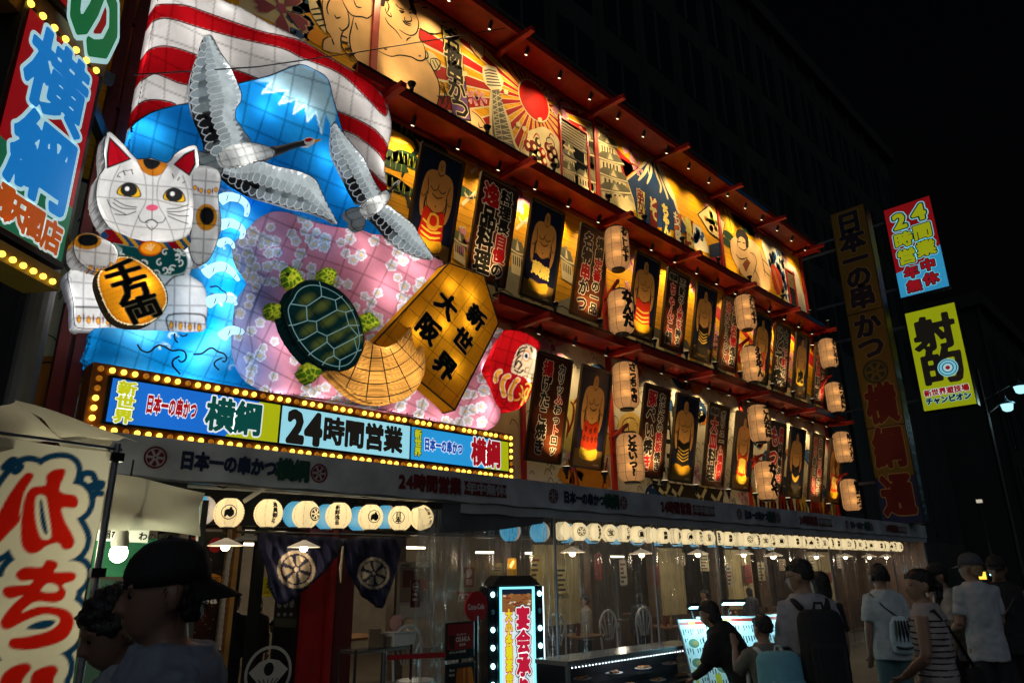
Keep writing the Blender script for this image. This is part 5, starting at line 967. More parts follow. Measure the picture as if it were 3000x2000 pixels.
def sumo_board(kind):
    """standing wrestler in a ceremonial apron, ink on dark blue"""
    ap, pat, fr = [('c02818', 'stripe', 'e8b028'),('191433', 'kanji', 'c89a28'),('c8301a', 'bands', 'e8a820'),('15130f', 'curve', 'b98a20'),('b8481c', 'ring', 'e0a028'),('caa028', 'flame', '2a2620'),('b8300e', 'squares', 'e0b830'),('14110e', 'wave', '201c14'),('c23a10', 'leaf', 'e8c030'),('1c1a1e', 'belt', '3a352c'),('c8341a', 'script', 'f0b020'),('b8621a', 'ring', 'e8b030')][kind]
    sk = srgb('b98446')
    def draw(a, w_, h):
        rr_ = random.Random(kind * 7 + 1); sx_, sr_ = rr_.uniform(.86,1.03), rr_.uniform(-.07,.07); X = lambda P: [(w_ * (.5 + (p[0] - .5) * sx_ + sr_ * (p[1] - .4)), h * p[1]) for p in P]; a.rect(.02,.02, w_ - .02, h - .02, srgb('141c34'),0); a.rect(.02,.02, w_ - .02, h * .18, srgb('8a6a34'),1)
        S = lambda P, c, L: a.fill(X(P), c, L, 2); ln_ = lambda P, L=6, w2=.012: a.stroke(X(P), w2,(.03,.02,.012), L, 3)
        S([(.3,.1),(.44,.1),(.46,.28),(.3,.28)], sk, 2); S([(.56,.1),(.7,.1),(.7,.28),(.54,.28)], sk, 2)
        S([(.4,.82),(.26,.81),(.15,.765),(.1,.67),(.085,.56),(.11,.45),(.17,.37),(.23,.37),(.26,.36),(.74,.36),(.77,.37),(.83,.37),(.89,.45),(.915,.56),(.9,.67),(.85,.765),(.74,.81),(.6,.82)], sk, 3)
        for s_ in (1,-1): a.fill(X([(.5 + s_ * .275,.6),(.5 + s_ * .3,.5),(.5 + s_ * .29,.43),(.5 + s_ * .255,.46)]), srgb('141c34'),4)
        S([(.42,.8),(.41,.86),(.43,.92),(.5,.945),(.57,.92),(.59,.86),(.58,.8)], sk, 4); S([(.42,.9),(.44,.945),(.47,.955),(.47,.975),(.53,.98),(.54,.955),(.57,.94),(.585,.9),(.55,.925),(.5,.932),(.45,.925)],(.008,.008,.009),5)
        for P in ([(.45,.885),(.48,.882)],[(.52,.882),(.55,.885)],[(.5,.88),(.49,.86),(.51,.858)],[(.47,.84),(.53,.84)],[(.42,.81),(.5,.78),(.58,.81)],[(.3,.66),(.38,.63),(.48,.65),(.5,.7)],[(.7,.66),(.62,.63),(.52,.65)],[(.24,.6),(.25,.52),(.3,.46)],[(.76,.6),(.75,.52),(.7,.46)],[(.1,.56),(.16,.54),(.2,.57)],[(.9,.56),(.84,.54),(.8,.57)],[(.36,.6),(.5,.57),(.64,.6)],[(.49,.5),(.5,.485),(.51,.5)],[(.2,.72),(.24,.65),(.26,.58)],[(.8,.72),(.76,.65),(.74,.58)],[(.3,.47),(.5,.43),(.7,.47)]): ln_(P)
        apc = srgb(ap); S([(.24,.47),(.5,.425),(.76,.47),(.79,.3),(.8,.2),(.5,.17),(.2,.2),(.21,.3)], apc, 6); f2 = srgb(fr)
        S([(.2,.2),(.5,.17),(.8,.2),(.81,.1),(.5,.075),(.19,.1)], f2,7)
        for k in range(17): x = .24 + k * .0325; a.stroke(X([(x, .19),(x + .004,.1)]),.006, tuple(np.array(f2) * .35),8,0)
        if pat in ('stripe', 'bands'):
            for y in (.33,.27,.22): S([(.26, y + .02),(.5, y - .01),(.74, y + .02),(.74, y),(.5, y - .03),(.26, y)], srgb('e8c048'),8)
            if pat == 'stripe': S([(.4,.42),(.62,.42),(.66,.3),(.5,.27),(.36,.3)], srgb('e0a83a'),9); S([(.44,.4),(.58,.4),(.6,.33),(.5,.31),(.42,.33)], apc, 10)
        elif pat in ('kanji', 'flame', 'script'):
            for ch, x, y in {'kanji': ('巌', .3,.33), 'flame': ('炎', .5,.32), 'script': ('鷹', .5,.32)}[pat:pat] if 0 else [({'kanji': '蔵', 'flame': '虎', 'script': '飛'}[pat],.38,.32),({'kanji': '熊', 'flame': '', 'script': ''}[pat] or ' ', .64,.3)]:
                if ch != ' ': a.glyph(ch, w_ * (x if pat == 'kanji' else .5), h * y, w_ * (.3 if pat == 'kanji' else .44), srgb('e8c860') if pat != 'flame' else (.01,.01,.01),.05,9)
        elif pat in ('curve', 'wave'):
            for y in (.36,.32,.28,.245): a.stroke(X([(.26, y + .03),(.4, y),(.5, y - .012),(.6, y),(.74, y + .03)]),.016, srgb('c9a040'),9,4)
        elif pat == 'ring': a.ring(w_ * .5, h * .31, w_ * .17,.03,(.01,.01,.01),9); a.ell(w_ * .5, h * .31, w_ * .09, w_ * .09, srgb('e8c048'),9)
        elif pat == 'squares':
            for i, (x, y) in enumerate([(.32,.38),(.5,.365),(.67,.38),(.29,.29),(.43,.28),(.58,.28),(.72,.29)]): a.fill(X([(x - .05, y),(x, y + .035),(x + .05, y + .005),(x, y - .035)]),(.01,.01,.01),9); a.fill(X([(x - .022, y),(x, y + .016),(x + .022, y + .003),(x, y - .016)]), apc, 10)
        elif pat == 'leaf': a.glyph('鼎', w_ * .5, h * .31, w_ * .4, srgb('f0d050'),.06,9)
        elif pat == 'belt': S([(.26,.34),(.5,.28),(.74,.34),(.75,.29),(.5,.22),(.25,.29)], srgb('caa038'),9)
        a.rect(w_ * .7, h * .03, w_ * .88, h * .045, srgb('d8cfae'),3)
    return draw
W1 = .84; g1, g2 = 'boards on the first floor front', 'boards on the second floor front'
lv1 = [(8.14, 't', '揚げたこ焼き', 'カリッふわっトロッ', (0,),(3,6)),(9.27, 's', 6, 'first floor board of a wrestler in an orange apron with black diamonds'),(11.17, 't', '豚ぺい焼き', 'なにわの鉄板焼き', (0,4),(4,5)),(12.28, 's', 3, 'first floor board of a wrestler in a black apron with gold curved lines'),(13.56, 't', '大皿料理', 'ボリューム横綱級', (0,1),(4,5,6,7), '横綱'),(14.77, 's', 8, 'first floor board of a wrestler in a red apron with a gold character'),(16.43, 't', 'もつ鍋', '横綱自慢難波名物', (0,1),(0,1,6)),(17.56, 's', 9, 'first floor board of a wrestler in a dark apron with a gold belt'),(18.82, 't', '海の幸山の幸', '自慢の串かつ', (0,1,4,5),(2,3)),(20.05, 's', 10, 'first floor board of a wrestler in a red orange apron with one character')]
lv2 = [(5.63, 's', 0, 'second floor board of a wrestler in a red apron with yellow frames'),(6.86, 't', '逸品料理', '料理長自慢の', (0,),(3,4)),(8.08, 's', 1, 'second floor board of a wrestler in a purple apron with gold characters'),(9.42, 't', '名物串かつ', '横綱定番の一品', (2,),(2,3)),(11.2, 's', 2, 'second floor board of a wrestler in a red apron with yellow bands'),(12.36, 't', 'ちゃんこ鍋', '不動の人気を誇る', (0,1,2,3),(3,4,5), '横綱'),(13.58, 's', 7, 'second floor board of a wrestler in a black apron with wave lines'),(14.75, 't', '油かすうどん', '大阪名物逸品', (0,),(2,3)),(16.42, 's', 4, 'second floor board of a wrestler in an orange apron with a black ring'),(17.54, 't', 'どて焼', '大阪下町の味', (),(2,3), '名物'),(18.77, 's', 5, 'second floor board of a wrestler in a gold apron with a black character'),(20.07, 't', '大皿料理', 'ボリューム横綱級', (0,1),(4,5,6,7), '横綱')]
LAB = iter(['brown menu board with white edged lettering right beside the daruma', 'first floor brown menu board with a big red top character past the first lantern column', 'first floor brown menu board with two big red characters between two wrestler boards', 'first floor brown menu board with two huge characters just past the middle lanterns', 'first floor brown menu board with two columns of six characters near the far corner', 'second floor brown menu board between the red framed and purple apron wrestlers', 'second floor brown menu board just before the first lantern column', 'second floor brown menu board with red kana between banded and black apron wrestlers', 'second floor brown menu board just before the middle lantern column', 'second floor brown menu board between the black ring and gold apron wrestlers', 'second floor brown menu board at the far corner lantern column'])
for lv, z0, z1, nm, g in ((lv1,3.38,5.1, 'first floor', g1),(lv2,6.21,7.92, 'second floor', g2)):
    for e in lv:
        if e[1] == 't': board(e[0], z0, z1, W1, text_board(*e[2:]), 'menu_board', next(LAB), g)
        else: board(e[0], z0, z1, W1, sumo_board(e[2]), 'wrestler_board', e[3], g)
# ================================================================== tall paper lanterns in columns
LAN = mat_paper('lantern_paper', .8,.25,7, col=(.84,.56,.30), glow=.12); PAPERINK = mat('lantern_ink', (.01,.009,.008),.7)
def tall_lantern(x, z0, z1, txt, label, yaw=0):
    y = -.7; r = .235; hgt = z1 - z0; t = thing('paper_lantern', label, 'lantern', (x, y, z0), 'tall lanterns in columns on the front')
    prof = [(r * .55,.03),(r * .8,.06),(r * .95,.11),(r, .18),(r, hgt - .18),(r * .95, hgt - .11),(r * .8, hgt - .06),(r * .55, hgt - .03)]
    mb = MB(); mb.lathe(prof, (x, y, z0),28); mb.build('paper_shade', LAN, t, True)
    for zz in (.0, hgt - .035): mb = MB(); mb.lathe([(.001, zz),(r * .56, zz),(r * .56, zz + .035),(.001, zz + .035)],(x, y, z0),20); mb.build('end_ring', BLACKM, t)
    mb = MB()
    for k in range(8):
        q = k * math.pi / 4 + .2; mb.tube([(x + (a_ + .002) * math.cos(q), y + (a_ + .002) * math.sin(q), z0 + zz) for a_, zz in prof],.0035,4, cap=False)
    for zz in (.18,.33,.48,.63): mb.tube([(x + (r + .001) * math.cos(q), y + (r + .001) * math.sin(q), z0 + zz) for q in np.linspace(0,6.283,25)],.002,4, cap=False)
    mb.build('ribs', WIRE, t); n = len(txt); st = (hgt - .2) / n; mb = MB()
    for i, ch in enumerate(txt):
        (V, Fc), _ = glyph(ch, .07,48)
        if Fc: q = V * min(st * 1.2,.3); ang = -math.pi / 2 + yaw + q[:, 0] / r; mb.add(np.stack([x + (r + .004) * np.cos(ang), y + (r + .004) * np.sin(ang), z0 + hgt - .1 - st * (i + .5) + q[:, 1]],1), Fc)
    mb.build('brushed_text', PAPERINK, t)
    for f_ in (.3,.66): lamp('bulb_light', 'POINT', (x - .11, y - .085, z0 + hgt * f_),.55,(1,.62,.26), t, .022)
    mb = MB(); mb.tube([(x, y, z1),(x, y, z1 + .1)],.008,5); mb.build('hook', BLACKM, t)
cols = [(10.25,[('どないっ?', -.75),('さっちゃき', -.3),('なんだ', -.25),('おこしやす', -.2)]),(15.4,[('なんや', -.2),('こんなは', -.25),('ええやん', -.3),('おいでやす', -.25)]),(20.35,[('信まっつ', -.25),('ゆっくり', -.2),('おっきに', -.25),('おこしやす', -.25)])]
for x, tx in cols:
    for (z0, z1),(s_, yw) in zip(((3.1,4.0),(4.4,5.31),(5.82,6.73),(7.13,8.05)), tx):
        which = {10.25: 'near the daruma end', 15.4: 'in the middle of the front', 20.35: 'at the far corner'}[x]
        tall_lantern(x, z0, z1, s_, {3.1: 'lowest', 4.4: 'second lowest', 5.82: 'second highest', 7.13: 'highest'}[z0] + f' tall paper lantern in its column, {which}', yw)
    for z in (4.05,6.83):
        b = MB(); b.bar((x + .38,-.05, z),(x - .05,-.72, z + .08),.05,.05); b.bar((x + .38,-.05, z - .3),(x + .1,-.5, z + .03),.035,.035); o = b.build('lantern_bracket', RED); tag(o, 'red timber bracket holding lanterns, ' + ('lower' if z < 5 else 'upper') + ' one ' + which, 'bracket', 'lantern brackets')
# ================================================================== spotlights on ledges and eave
GLOBE = mat_emit('lamp_face', (1,.8,.5),2.2)
WARM = (1,.71,.35)
def up_light(x, z, group, label, pw=40, tgt=None):
    t = thing('floodlight', label, 'spotlight', (x, -.5, z), group)
    mb = MB(); mb.lathe([(.001,0),(.03,0),(.035,.06),(.06,.1),(.07,.13),(.066,.135),(.001,.135)],(x, -.5, z + .06),12); o = mb.build('housing', BLACKM, t, False)
    mb = MB(); mb.lathe([(.001,0),(.05,.004),(.06,.0)],(x, -.5, z + .198),12); mb.build('lens', GLOBE, t)
    mb = MB(); mb.bar((x, -.5, z),(x, -.5, z + .07),.02,.04); mb.build('bracket', BLACKM, t)
    tg = tgt or (x + .05,-.25, z + 1.1); lamp('beam', 'SPOT', (x, -.5, z + .22), pw, WARM, t, .04, tg, 70 if tgt else 92,.9)
def down_light(x, z, y, group, label, pw=30, lit=True):
    t = thing('spotlight', label, 'spotlight', (x, y, z), group)
    d = np.array([.0,.45,-1]); d /= np.linalg.norm(d); p0 = np.array([x, y, z - .04]); p1 = p0 + d * .14; mb = MB(); mb.tube([p0, p1],.036,10); mb.build('housing', BLACKM, t)
    mb = MB(); mb.tube([p1 + d * .001, p1 + d * .004],.028,10); mb.build('lens', GLOBE if lit else BLACKM, t); mb = MB(); mb.bar((x, y, z), p0,.015,.03); mb.build('bracket', BLACKM, t)
    if lit: lamp('beam', 'SPOT', p1 + d * .02, pw, WARM, t, .03, p1 + np.array([0,.5 if y < -.5 else .26,-1.15]),125,1)
gU = 'floodlights along the ledges'; gD = 'spotlights under the eave and ledges'
for x in (5.4,7.0,8.7,10.35,11.6,13.1,14.7,16.3,18.2,20.0): up_light(x, Z3 + .17, gU, 'round floodlight standing on the upper red ledge', 40,(x + .1,.12, Z3 + 1.05))
for x in (8.6,9.85,11.6,12.8,14.0,15.15,16.8,18.0,19.2,20.5): up_light(x, Z2 + .17, gU, 'round floodlight standing on the lower red ledge', 50)
for x in (5.95,7.2,21.3): up_light(x, Z3 + .17 if x > 21 else 5.9, gU, 'round floodlight standing on the upper red ledge' if x > 21 else 'round floodlight behind the pink paper cloud', 34)
for x in (8.75,9.75,11.6,12.7,14.0,15.2,16.85,18.0,19.25,20.5): up_light(x, 3.08, gU, 'round floodlight standing on the awning under a board', 50)
for k in range(18): down_light(4.2 + k * .95, ZT - .03,-.56, gD, 'small black spotlight under the top eave', 70)
for k in range(17): down_light(5.6 + k * .93, Z3 - .03,-.34, gD, 'small black spotlight under the upper ledge', 95, True)
for k in range(14): down_light(8.4 + k * .93, Z2 - .03,-.34, gD, 'small black spotlight under the lower ledge', 66, True)
# ================================================================== ground
mb = MB(); mb.add([(-80,-80,0),(120,-80,0),(120,120,0),(-80,120,0)],[(0,1,2,3)]); struct(mb.build('street', mat('asphalt', (.045,.044,.045),.75, var=.35, scale=2.5, bump=.25)))
# ================================================================== awning with printed valance
YA = -1.22; VIN = mat('grey_vinyl', (.36,.37,.40),.5, var=.3, scale=2.2, bump=.35); ax = lambda p: onY(np.array([p], float), YA)[0][0]
xa0, xa1 = ax((325,1300)),24.6; za1, za0 = 2.85,2.50
t = thing('awning', 'long grey vinyl awning with printed shop name over the storefront', 'awning', (12, YA, 2.3))
def sheet(x0, x1, zt, zb, y, amp, name, material, parent, n=None, ph=0):
    n = n or int((x1 - x0) * 10); mb = MB(); V = []; rows = 5
    for j in range(rows):
        for i in range(n + 1):
            x = x0 + (x1 - x0) * i / n; f_ = j / (rows - 1); V.append((x, y - amp * f_ * (math.sin(x * 5.1 + ph) * .6 + math.sin(x * 11.7 + ph * 2) * .4), zt + (zb - zt) * f_ + (.008 * math.sin(x * 7) if j == rows - 1 else 0)))
    mb.add(V, [(j * (n + 1) + i, j * (n + 1) + i + 1,(j + 1) * (n + 1) + i + 1,(j + 1) * (n + 1) + i) for j in range(rows - 1) for i in range(n)]); return mb.build(name, material, parent, True)
sheet(xa0, xa1, za1, za0, YA, .006, 'valance', VIN, t)
sheet(5.9, xa1, za0 - .004,2.37, YA + .03,.02, 'lower_band', mat('grey_vinyl_b', (.30,.31,.33),.6, var=.15), t)
mb = MB(); mb.add([(xa0, YA, za1),(xa1, YA, za1),(xa1,-.05,3.0),(xa0,-.05,3.0),(xa0, YA, za1 + .012),(xa1, YA, za1 + .012),(xa1,-.05,3.012),(xa0,-.05,3.012)],[(0,3,2,1),(4,5,6,7),(0,1,5,4),(1,2,6,5),(3,0,4,7)]); mb.build('roof_sheet', VIN, t)
mb = MB(); mb.box((xa0, YA + .03, za0 - .02),(xa1, YA + .07, za0 + .02)); mb.build('front_rail', mat('grey_steel', (.25,.26,.28),.4, metal=.6), t)
GS = MATS['grey_steel']; NV = srgb('141f3c'); DG = srgb('0f3a30'); DR = srgb('5c1014')
NA = lambda: Art((0, YA - .012,0),(1,0,0),(0,0,1), off=.003, step=.0012)
zc = (za0 + za1) / 2
x1_, x2_ = ax((454,1336)), ax((933,1380)); u24, u24e = ax((1160,1405)), ax((1346,1420)); per = ax((1619,1445)) - x1_
for k in range(6):
    o_ = k * per
    if x1_ + o_ + 5 > xa1 + 2: break
    for xw in (x1_, x2_): a = NA(); wheel(a, xw + o_, zc, .1, DR, 1); a.build('wheel_crest_print', PAINT, t)
    a = NA(); a.L = 1; s0 = (x2_ - x1_)
    a.text('日本一の串かつ', x1_ + o_ + s0 * .17, zc, .17, NV, .06,(), False, s0 * .083 / .17 / .98,1.05, n=48); a.L = 1; a.text('横綱', x1_ + o_ + s0 * .76, zc, .23, DG, .05,(), False, s0 * .115 / .23 / .98,1, n=48)
    a.build('shop_name_print', PAINT, t); a = NA(); w24 = u24e - u24; a.L = 1; a.text('24時間営業', u24 + o_ + w24 * .08, zc, .2, DR, .05,(), False, w24 / 5.1 / .2,1.05, n=48)
    bx = u24 + o_ + w24 * 1.06; bw = w24 * .78; a.fill([(bx, zc + .08),(bx + bw, zc + .08),(bx + bw - .03, zc),(bx + bw, zc - .085),(bx, zc - .085),(bx + .03, zc)], DR, 1); a.L = 2; a.text('年中無休', bx + bw * .17, zc, .14, srgb('8a8c90'),.045,(), False, bw * .225 / .14 / .98,1.05, n=48); a.build('opening_hours_print', PAINT, t)
# awning posts
for x, y in ((ax((1640,1560)), YA + .1),(ax((1925,1560)), YA + .1),(ax((2110,1560)), YA + .1),(ax((2440,1600)), YA + .1),(ax((2620,1600)), YA + .1),(24.4, YA + .1)):
    mb = MB(); mb.tube([(x, y, 0),(x, y, za0 - .02)],.022,8); mb.build('post', GS, t)
mb = MB(); P = onY(PX('F', (0,275),(1568,372)),-.95); mb.tube(P, .018,8); mb.build('lantern_rail', mat('white_steel', (.55,.56,.58),.4), t)
mb = MB(); mb.tube(np.vstack([onY(PX('F', (370,375)),-.9), onY(PX('F', (575,240)), YA + .06)]),.025,8); mb.build('strut', MATS['white_steel'], t)
mb = MB(); P = onY(PX('F', (0,225),(90,225),(170,265),(230,290),(330,255),(450,285),(545,260),(700,300),(780,280),(930,320),(1050,300),(1150,350),(1300,330),(1420,345)),-1.0); mb.tube(smooth_pts(P, False, 4) if P.shape[1] == 2 else P, .007,5); mb.build('cable', BLACKM, t)
# ================================================================== round lanterns
RL = mat('round_lantern_paper', (.8,.68,.42),.8, var=.06, scale=20, emit=(1,.78,.42), es=.8); RB = mat('blue_lantern_paper', (.5,.7,.8),.8, emit=(.08,.62,1), es=.45); RWt = mat('white_lantern_paper', (.7,.65,.6),.8, emit=(.9,.75,.62), es=.35)
def lantern_proto(material, two=None):
    r = .15; prof = [(r * .42,-r * .98)]; nr = 26
    for k in range(nr + 1):
        a_ = -1.2 + 2.4 * k / nr; prof.append((r * math.cos(a_) * 1.0 + (.0022 if k % 2 else -.0016), r * math.sin(a_) * 1.06))
    prof.append((r * .42, r * .98)); o = bpy.data.objects.new('round_lantern', None); COL.objects.link(o)
    mb = MB(); mb.lathe(prof, n=28); mb.build('paper_shade', material, o, True)
    if two:
        mb = MB(); n = 28; k0 = 9
        V = [((rr + .003) * math.cos(2 * math.pi * j / n),(rr + .003) * math.sin(2 * math.pi * j / n), z) for rr, z in prof for j in range(n // 4, n // 4 + 15)]; m_ = 15
        mb.add(V, [(i * m_ + j, i * m_ + j + 1,(i + 1) * m_ + j + 1,(i + 1) * m_ + j) for i in range(len(prof) - 1) for j in range(m_ - 1)]); mb.build('coloured_half', two, o, True)
    for z in (-r * 1.06, r * .96): mb = MB(); mb.lathe([(.001, z),(r * .45, z),(r * .45, z + .018),(.001, z + .018)], n=16); mb.build('end_ring', BLACKM, o)
    mb = MB()
    for k in range(8): q = k * math.pi / 4 + .1; mb.tube([((rr - .001) * math.cos(q) * 1.008,(rr - .001) * math.sin(q) * 1.008, z) for rr, z in prof[::3]],.0022,4, cap=False)
    mb.build('ribs', mat('rib_shadow', (.30,.2,.08),.8, emit=(.8,.5,.2), es=.2), o)
    mb = MB(); mb.tube([(-.06,0, r * 1.05),(-.03,0, r * 1.35),(0,0, r * 1.5),(.03,0, r * 1.35),(.06,0, r * 1.05)],.003,4); mb.build('bail', BLACKM, o); return o
def lantern_print(o, kind, yaw):
    r = .157; mb = MB(); art = Art((0,0,0),(1,0,0),(0,0,1),0,0)
    if kind == 'wheel': wheel(art, 0,0,.075, INK, 0)
    elif kind == 'sumo':
        art.ring(0,0,.07,.008, INK, 0); art.fill(np.array([(-.045,-.04),(-.04,.01),(-.02,.03),(0,.028),(.005,.05),(.025,.05),(.028,.03),(.045,.015),(.05,-.02),(.03,-.045),(.01,-.05),(-.015,-.03),(-.03,-.05)]) * [1,1], INK, 0)
    elif len(kind) == 2 and kind[0] == '○': art.ring(0,0,.07,.008, INK, 0); art.glyph(kind[1],0,0,.1, INK, .04,0)
    elif kind == '日本': art.ring(0,0,.07,.007, INK, 0); art.glyph('日', 0,.03,.07, INK, .05,0); art.glyph('本', 0,-.03,.07, INK, .05,0)
    else:
        n = len(kind); st = min(.22 / n, .075)
        for i, ch in enumerate(kind): art.glyph(ch, 0, st * ((n - 1) / 2 - i), st * 1.02, INK, .04,0, n=40)
    for v, in zip(art.mb.v):
        ang = yaw - math.pi / 2 + v[:, 0] / (r * .95); rr = np.sqrt(np.maximum(r * r - (v[:, 2] / 1.06) ** 2,0)); mb.v.append(np.stack([rr * np.cos(ang), rr * np.sin(ang), v[:, 2]],1))
    mb.f, mb.c, mb.n = art.mb.f, [None] * len(art.mb.f), art.mb.n
    if mb.n: x = mb.build('printed_mark', PAPERINK); x.parent = o
PC = lantern_proto(RL); PN = lantern_proto(mat_paper('near_lantern_paper', .8,.08,9, col=(.88,.76,.5), glow=.28)); PB = lantern_proto(RWt, RB)
def place_lantern(proto, loc, kind, label, group, yaw=None, tilt=0, sc=1):
    o = copy_tree(proto, loc); o['label'] = label; o['category'] = 'lantern'; o['group'] = group; o.scale = (sc,) * 3
    if kind: lantern_print(o, kind, yaw if yaw is not None else math.atan2(loc[0],-(loc[1] + 8)) * -1 + 0)
    o.rotation_euler = (tilt * .3, tilt, 0); return o
near = [((270,452), 'sumo', -.35 + .35,0),((530,455), '満員御礼', .45,0),((777,463), 'wheel', .75,0),((990,470), '新鮮逸品', -.1,0),((1200,480), 'sumo', .3,0),((1395,487), '日本', -.15,0),((1535,483), '日本一の', .75,-.35)]
names = {'sumo': 'a wrestler crest', '満員御礼': 'four characters down one side', 'wheel': 'a wheel crest turned aside', '新鮮逸品': 'four characters on its face', '日本': 'two characters in a ring', '日本一の': 'characters and hanging tilted'}
seen = set()
for p, k, yw, tl_ in near:
    q = onY(PX('F', p),-.95)[0]; view = -math.atan2(q[0],7.05); lb = names[k] + (' beside the blue lantern' if k in seen else ''); seen.add(k)
    o = place_lantern(PN, q, k, 'round cream lantern over the entrance with ' + lb, 'round lanterns over the entrance', view + yw, tl_, .96); lamp('bulb_light', 'POINT', q + [0,0,.03],.8,(1,.82,.5), o, .04)
for p in ((92,435),(712,462),(915,478),(1125,490),(1300,480)):
    q = onY(PX('F', p),-.6)[0]; place_lantern(PB, q, None, 'blue and white round lantern behind the cream ones over the entrance', 'blue lanterns over the entrance', 0,0,.95)
marks = ['', 'wheel', '新鮮逸品', '○宝', 'どて焼', '○皇', '', '横綱', '二度漬け', 'sumo', '串かつ', '日本', '満員御礼', '横綱']
xf0, xf1 = onY(PX('G', (1110,545)),-1.05)[0][0],22.3; nf = 40
for i in range(nf):
    x = xf0 + (xf1 - xf0) * i / (nf - 1); loc = (x, -1.06,2.215 + random.uniform(-.006,.006))
    place_lantern(PC, loc, marks[i % 14] or None, 'round cream paper lantern hanging in the long row behind the clear curtain', 'lantern row behind the clear curtain', -math.atan2(x, 6.96) + random.uniform(-.1,.5) + .25, random.uniform(-.05,.05),.89)
for i in range(14):
    x = 7.35 + i * .62; place_lantern(PB, (x, -.6,2.22), None, 'blue and white round lantern hanging behind the long cream row', 'blue lanterns behind the long row', 0,0,1.0)
for o in (PC, PB, PN):
    for c in list(o.children): bpy.data.objects.remove(c)
    bpy.data.objects.remove(o)
# ================================================================== storefront behind the curtain
SH = 2.62
t = thing('storefront', 'timber storefront with glazed bays and dim dining room behind it', 'storefront', (12,.5,0))
TIM = mat('timber', (.15,.09,.05),.5, var=.35, scale=5, bump=.05); CRMW = mat('cream_panel', (.5,.42,.22),.7, var=.15); DKI = mat('dark_interior', (.05,.04,.035),.8, var=.3)
mb = MB(); mb.box((1.2,-1.1, SH),(24.5,6.2, SH + .05)); mb.build('ceiling', mat('ceiling_board', (.12,.09,.06),.8), t)
mb = MB(); mb.box((1.2,6.0,0),(24.5,6.1, SH)); mb.build('back_wall', mat('back_wall_paint', (.22,.19,.15),.8, var=.2), t)
mb = MB(); mb.box((1.2,.45,2.18),(24.5,.6, SH)); mb.build('header_beam', TIM, t)
for x in (3.05,4.6,6.2,8.3,10.3,12.5,14.9,17.2,19.6,22.0,24.3): mb = MB(); mb.box((x - .09,.43,0),(x + .09,.62,2.18)); mb.build('post', TIM, t, bevel=.006)
for x0, x1 in ((9.0,10.2),(12.6,13.6),(15.4,16.6),(19.7,21.3)): mb = MB(); mb.box((x0,.5,.75),(x1,.55,2.1)); mb.build('cream_partition', CRMW, t)
for x0, x1 in ((8.4,10.2),(10.4,12.4),(12.6,14.8),(15.0,17.1),(17.3,19.5),(19.7,21.9),(22.1,24.2)): mb = MB(); mb.box((x0,.48,0),(x1,.53,.8)); mb.build('dado_panel', mat('dado', (.09,.05,.03),.55, var=.3), t)
mb = MB(); mb.box((1.2,.1,.004),(24.5,6,.02)); mb.build('dining_floor', mat('dining_floor', (.09,.07,.055),.4, var=.2), t)
mb = MB(); mb.box((24.5, YA + .15,0),(24.75,6,3.0)); mb.build('end_wall', mat('tile_wall', (.22,.12,.08),.5, var=.3), t)
# pale posters on the inside
POS = mat_print('poster_print', rough=.4, dirt=.1)
def poster(px_, Y, draw, label, name='poster', cat='poster', th=.012, group=None):
    q = onY(px_, Y); x0, x1 = q[:, 0].min(), q[:, 0].max(); z0, z1 = (q[2,2] + q[3,2]) / 2,(q[0,2] + q[1,2]) / 2
    t2 = thing(name, label, cat, ((x0 + x1) / 2, Y, z0), group); mb = MB(); mb.box((x0, Y, z0),(x1, Y + th, z1)); mb.build('sheet', mat('poster_back', (.1,.1,.1),.6), t2); a = Art((x0, Y, z0),(1,0,0),(0,0,1),.002,.0012); draw(a, x1 - x0, z1 - z0); a.build('print', POS, t2); return t2
def simple(bg, marks_):
    def d(a, w_, h):
        a.rect(0,0, w_, h, srgb(bg),0); a.L = 1
        for m_ in marks_:
            if m_[0] == 'r': a.rect(w_ * m_[1], h * m_[2], w_ * m_[3], h * m_[4], srgb(m_[5]), a.L)
            elif m_[0] == 't': a.text(m_[1], w_ * m_[2], h * m_[3], h * m_[4], srgb(m_[5]),.04,(), m_[6] if len(m_) > 6 else False, m_[7] if len(m_) > 7 else 1, n=40)
            elif m_[0] == 'o': a.ell(w_ * m_[1], h * m_[2], w_ * m_[3], w_ * m_[3], srgb(m_[4]), a.L)
            a.L += 1
    return d
poster(PX('G', (45,770),(265,770),(240,1155),(20,1150)),.42, simple('a89f94', [('r', .08,.3,.92,.9, '7c6a60'),('r', .15,.55,.45,.85, '5a1c14'),('r', .5,.5,.85,.7, '9c4a3a'),('r', .1,.05,.9,.25, 'c2bcb2'),('t', 'WHISKY', .12,.93,.06, '2a2624')]), 'pale menu poster with dark food photos behind the curtain by the entrance')
poster(PX('G', (122,890),(182,890),(178,1072),(118,1070)),-.3, simple('5a1216', [('o', .5,.75,.33, 'd8c8c0'),('o', .5,.75,.28, '5a1216'),('r', .25,.72,.75,.77, 'd8c8c0'),('t', 'テラス席', .5,.52,.1, 'd8c8c0', True, 1),('t', '喫煙可', .5,.32,.11, 'd8c8c0', False, .01)][:3] + [('t', 'テラス席', .2,.46,.075, 'd8c8c0', False, .75),('t', '喫煙可', .25,.28,.085, 'd8c8c0', False, .8)]), 'narrow dark red smoking notice with a round white symbol', 'notice', 'notice')
poster(PX('G', (352,822),(425,825),(422,965),(352,960)),.42, simple('a7a7a0', []), 'blank pale sheet taped on the storefront post', 'notice', 'notice')
poster(PX('G', (470,808),(535,808),(532,940),(468,938)),.42, simple('7a2020', [('o', .5,.72,.3, 'b89088'),('r', .2,.12,.8,.4, 'b89088')]), 'faded red notice with a round symbol behind the curtain', 'notice', 'notice')
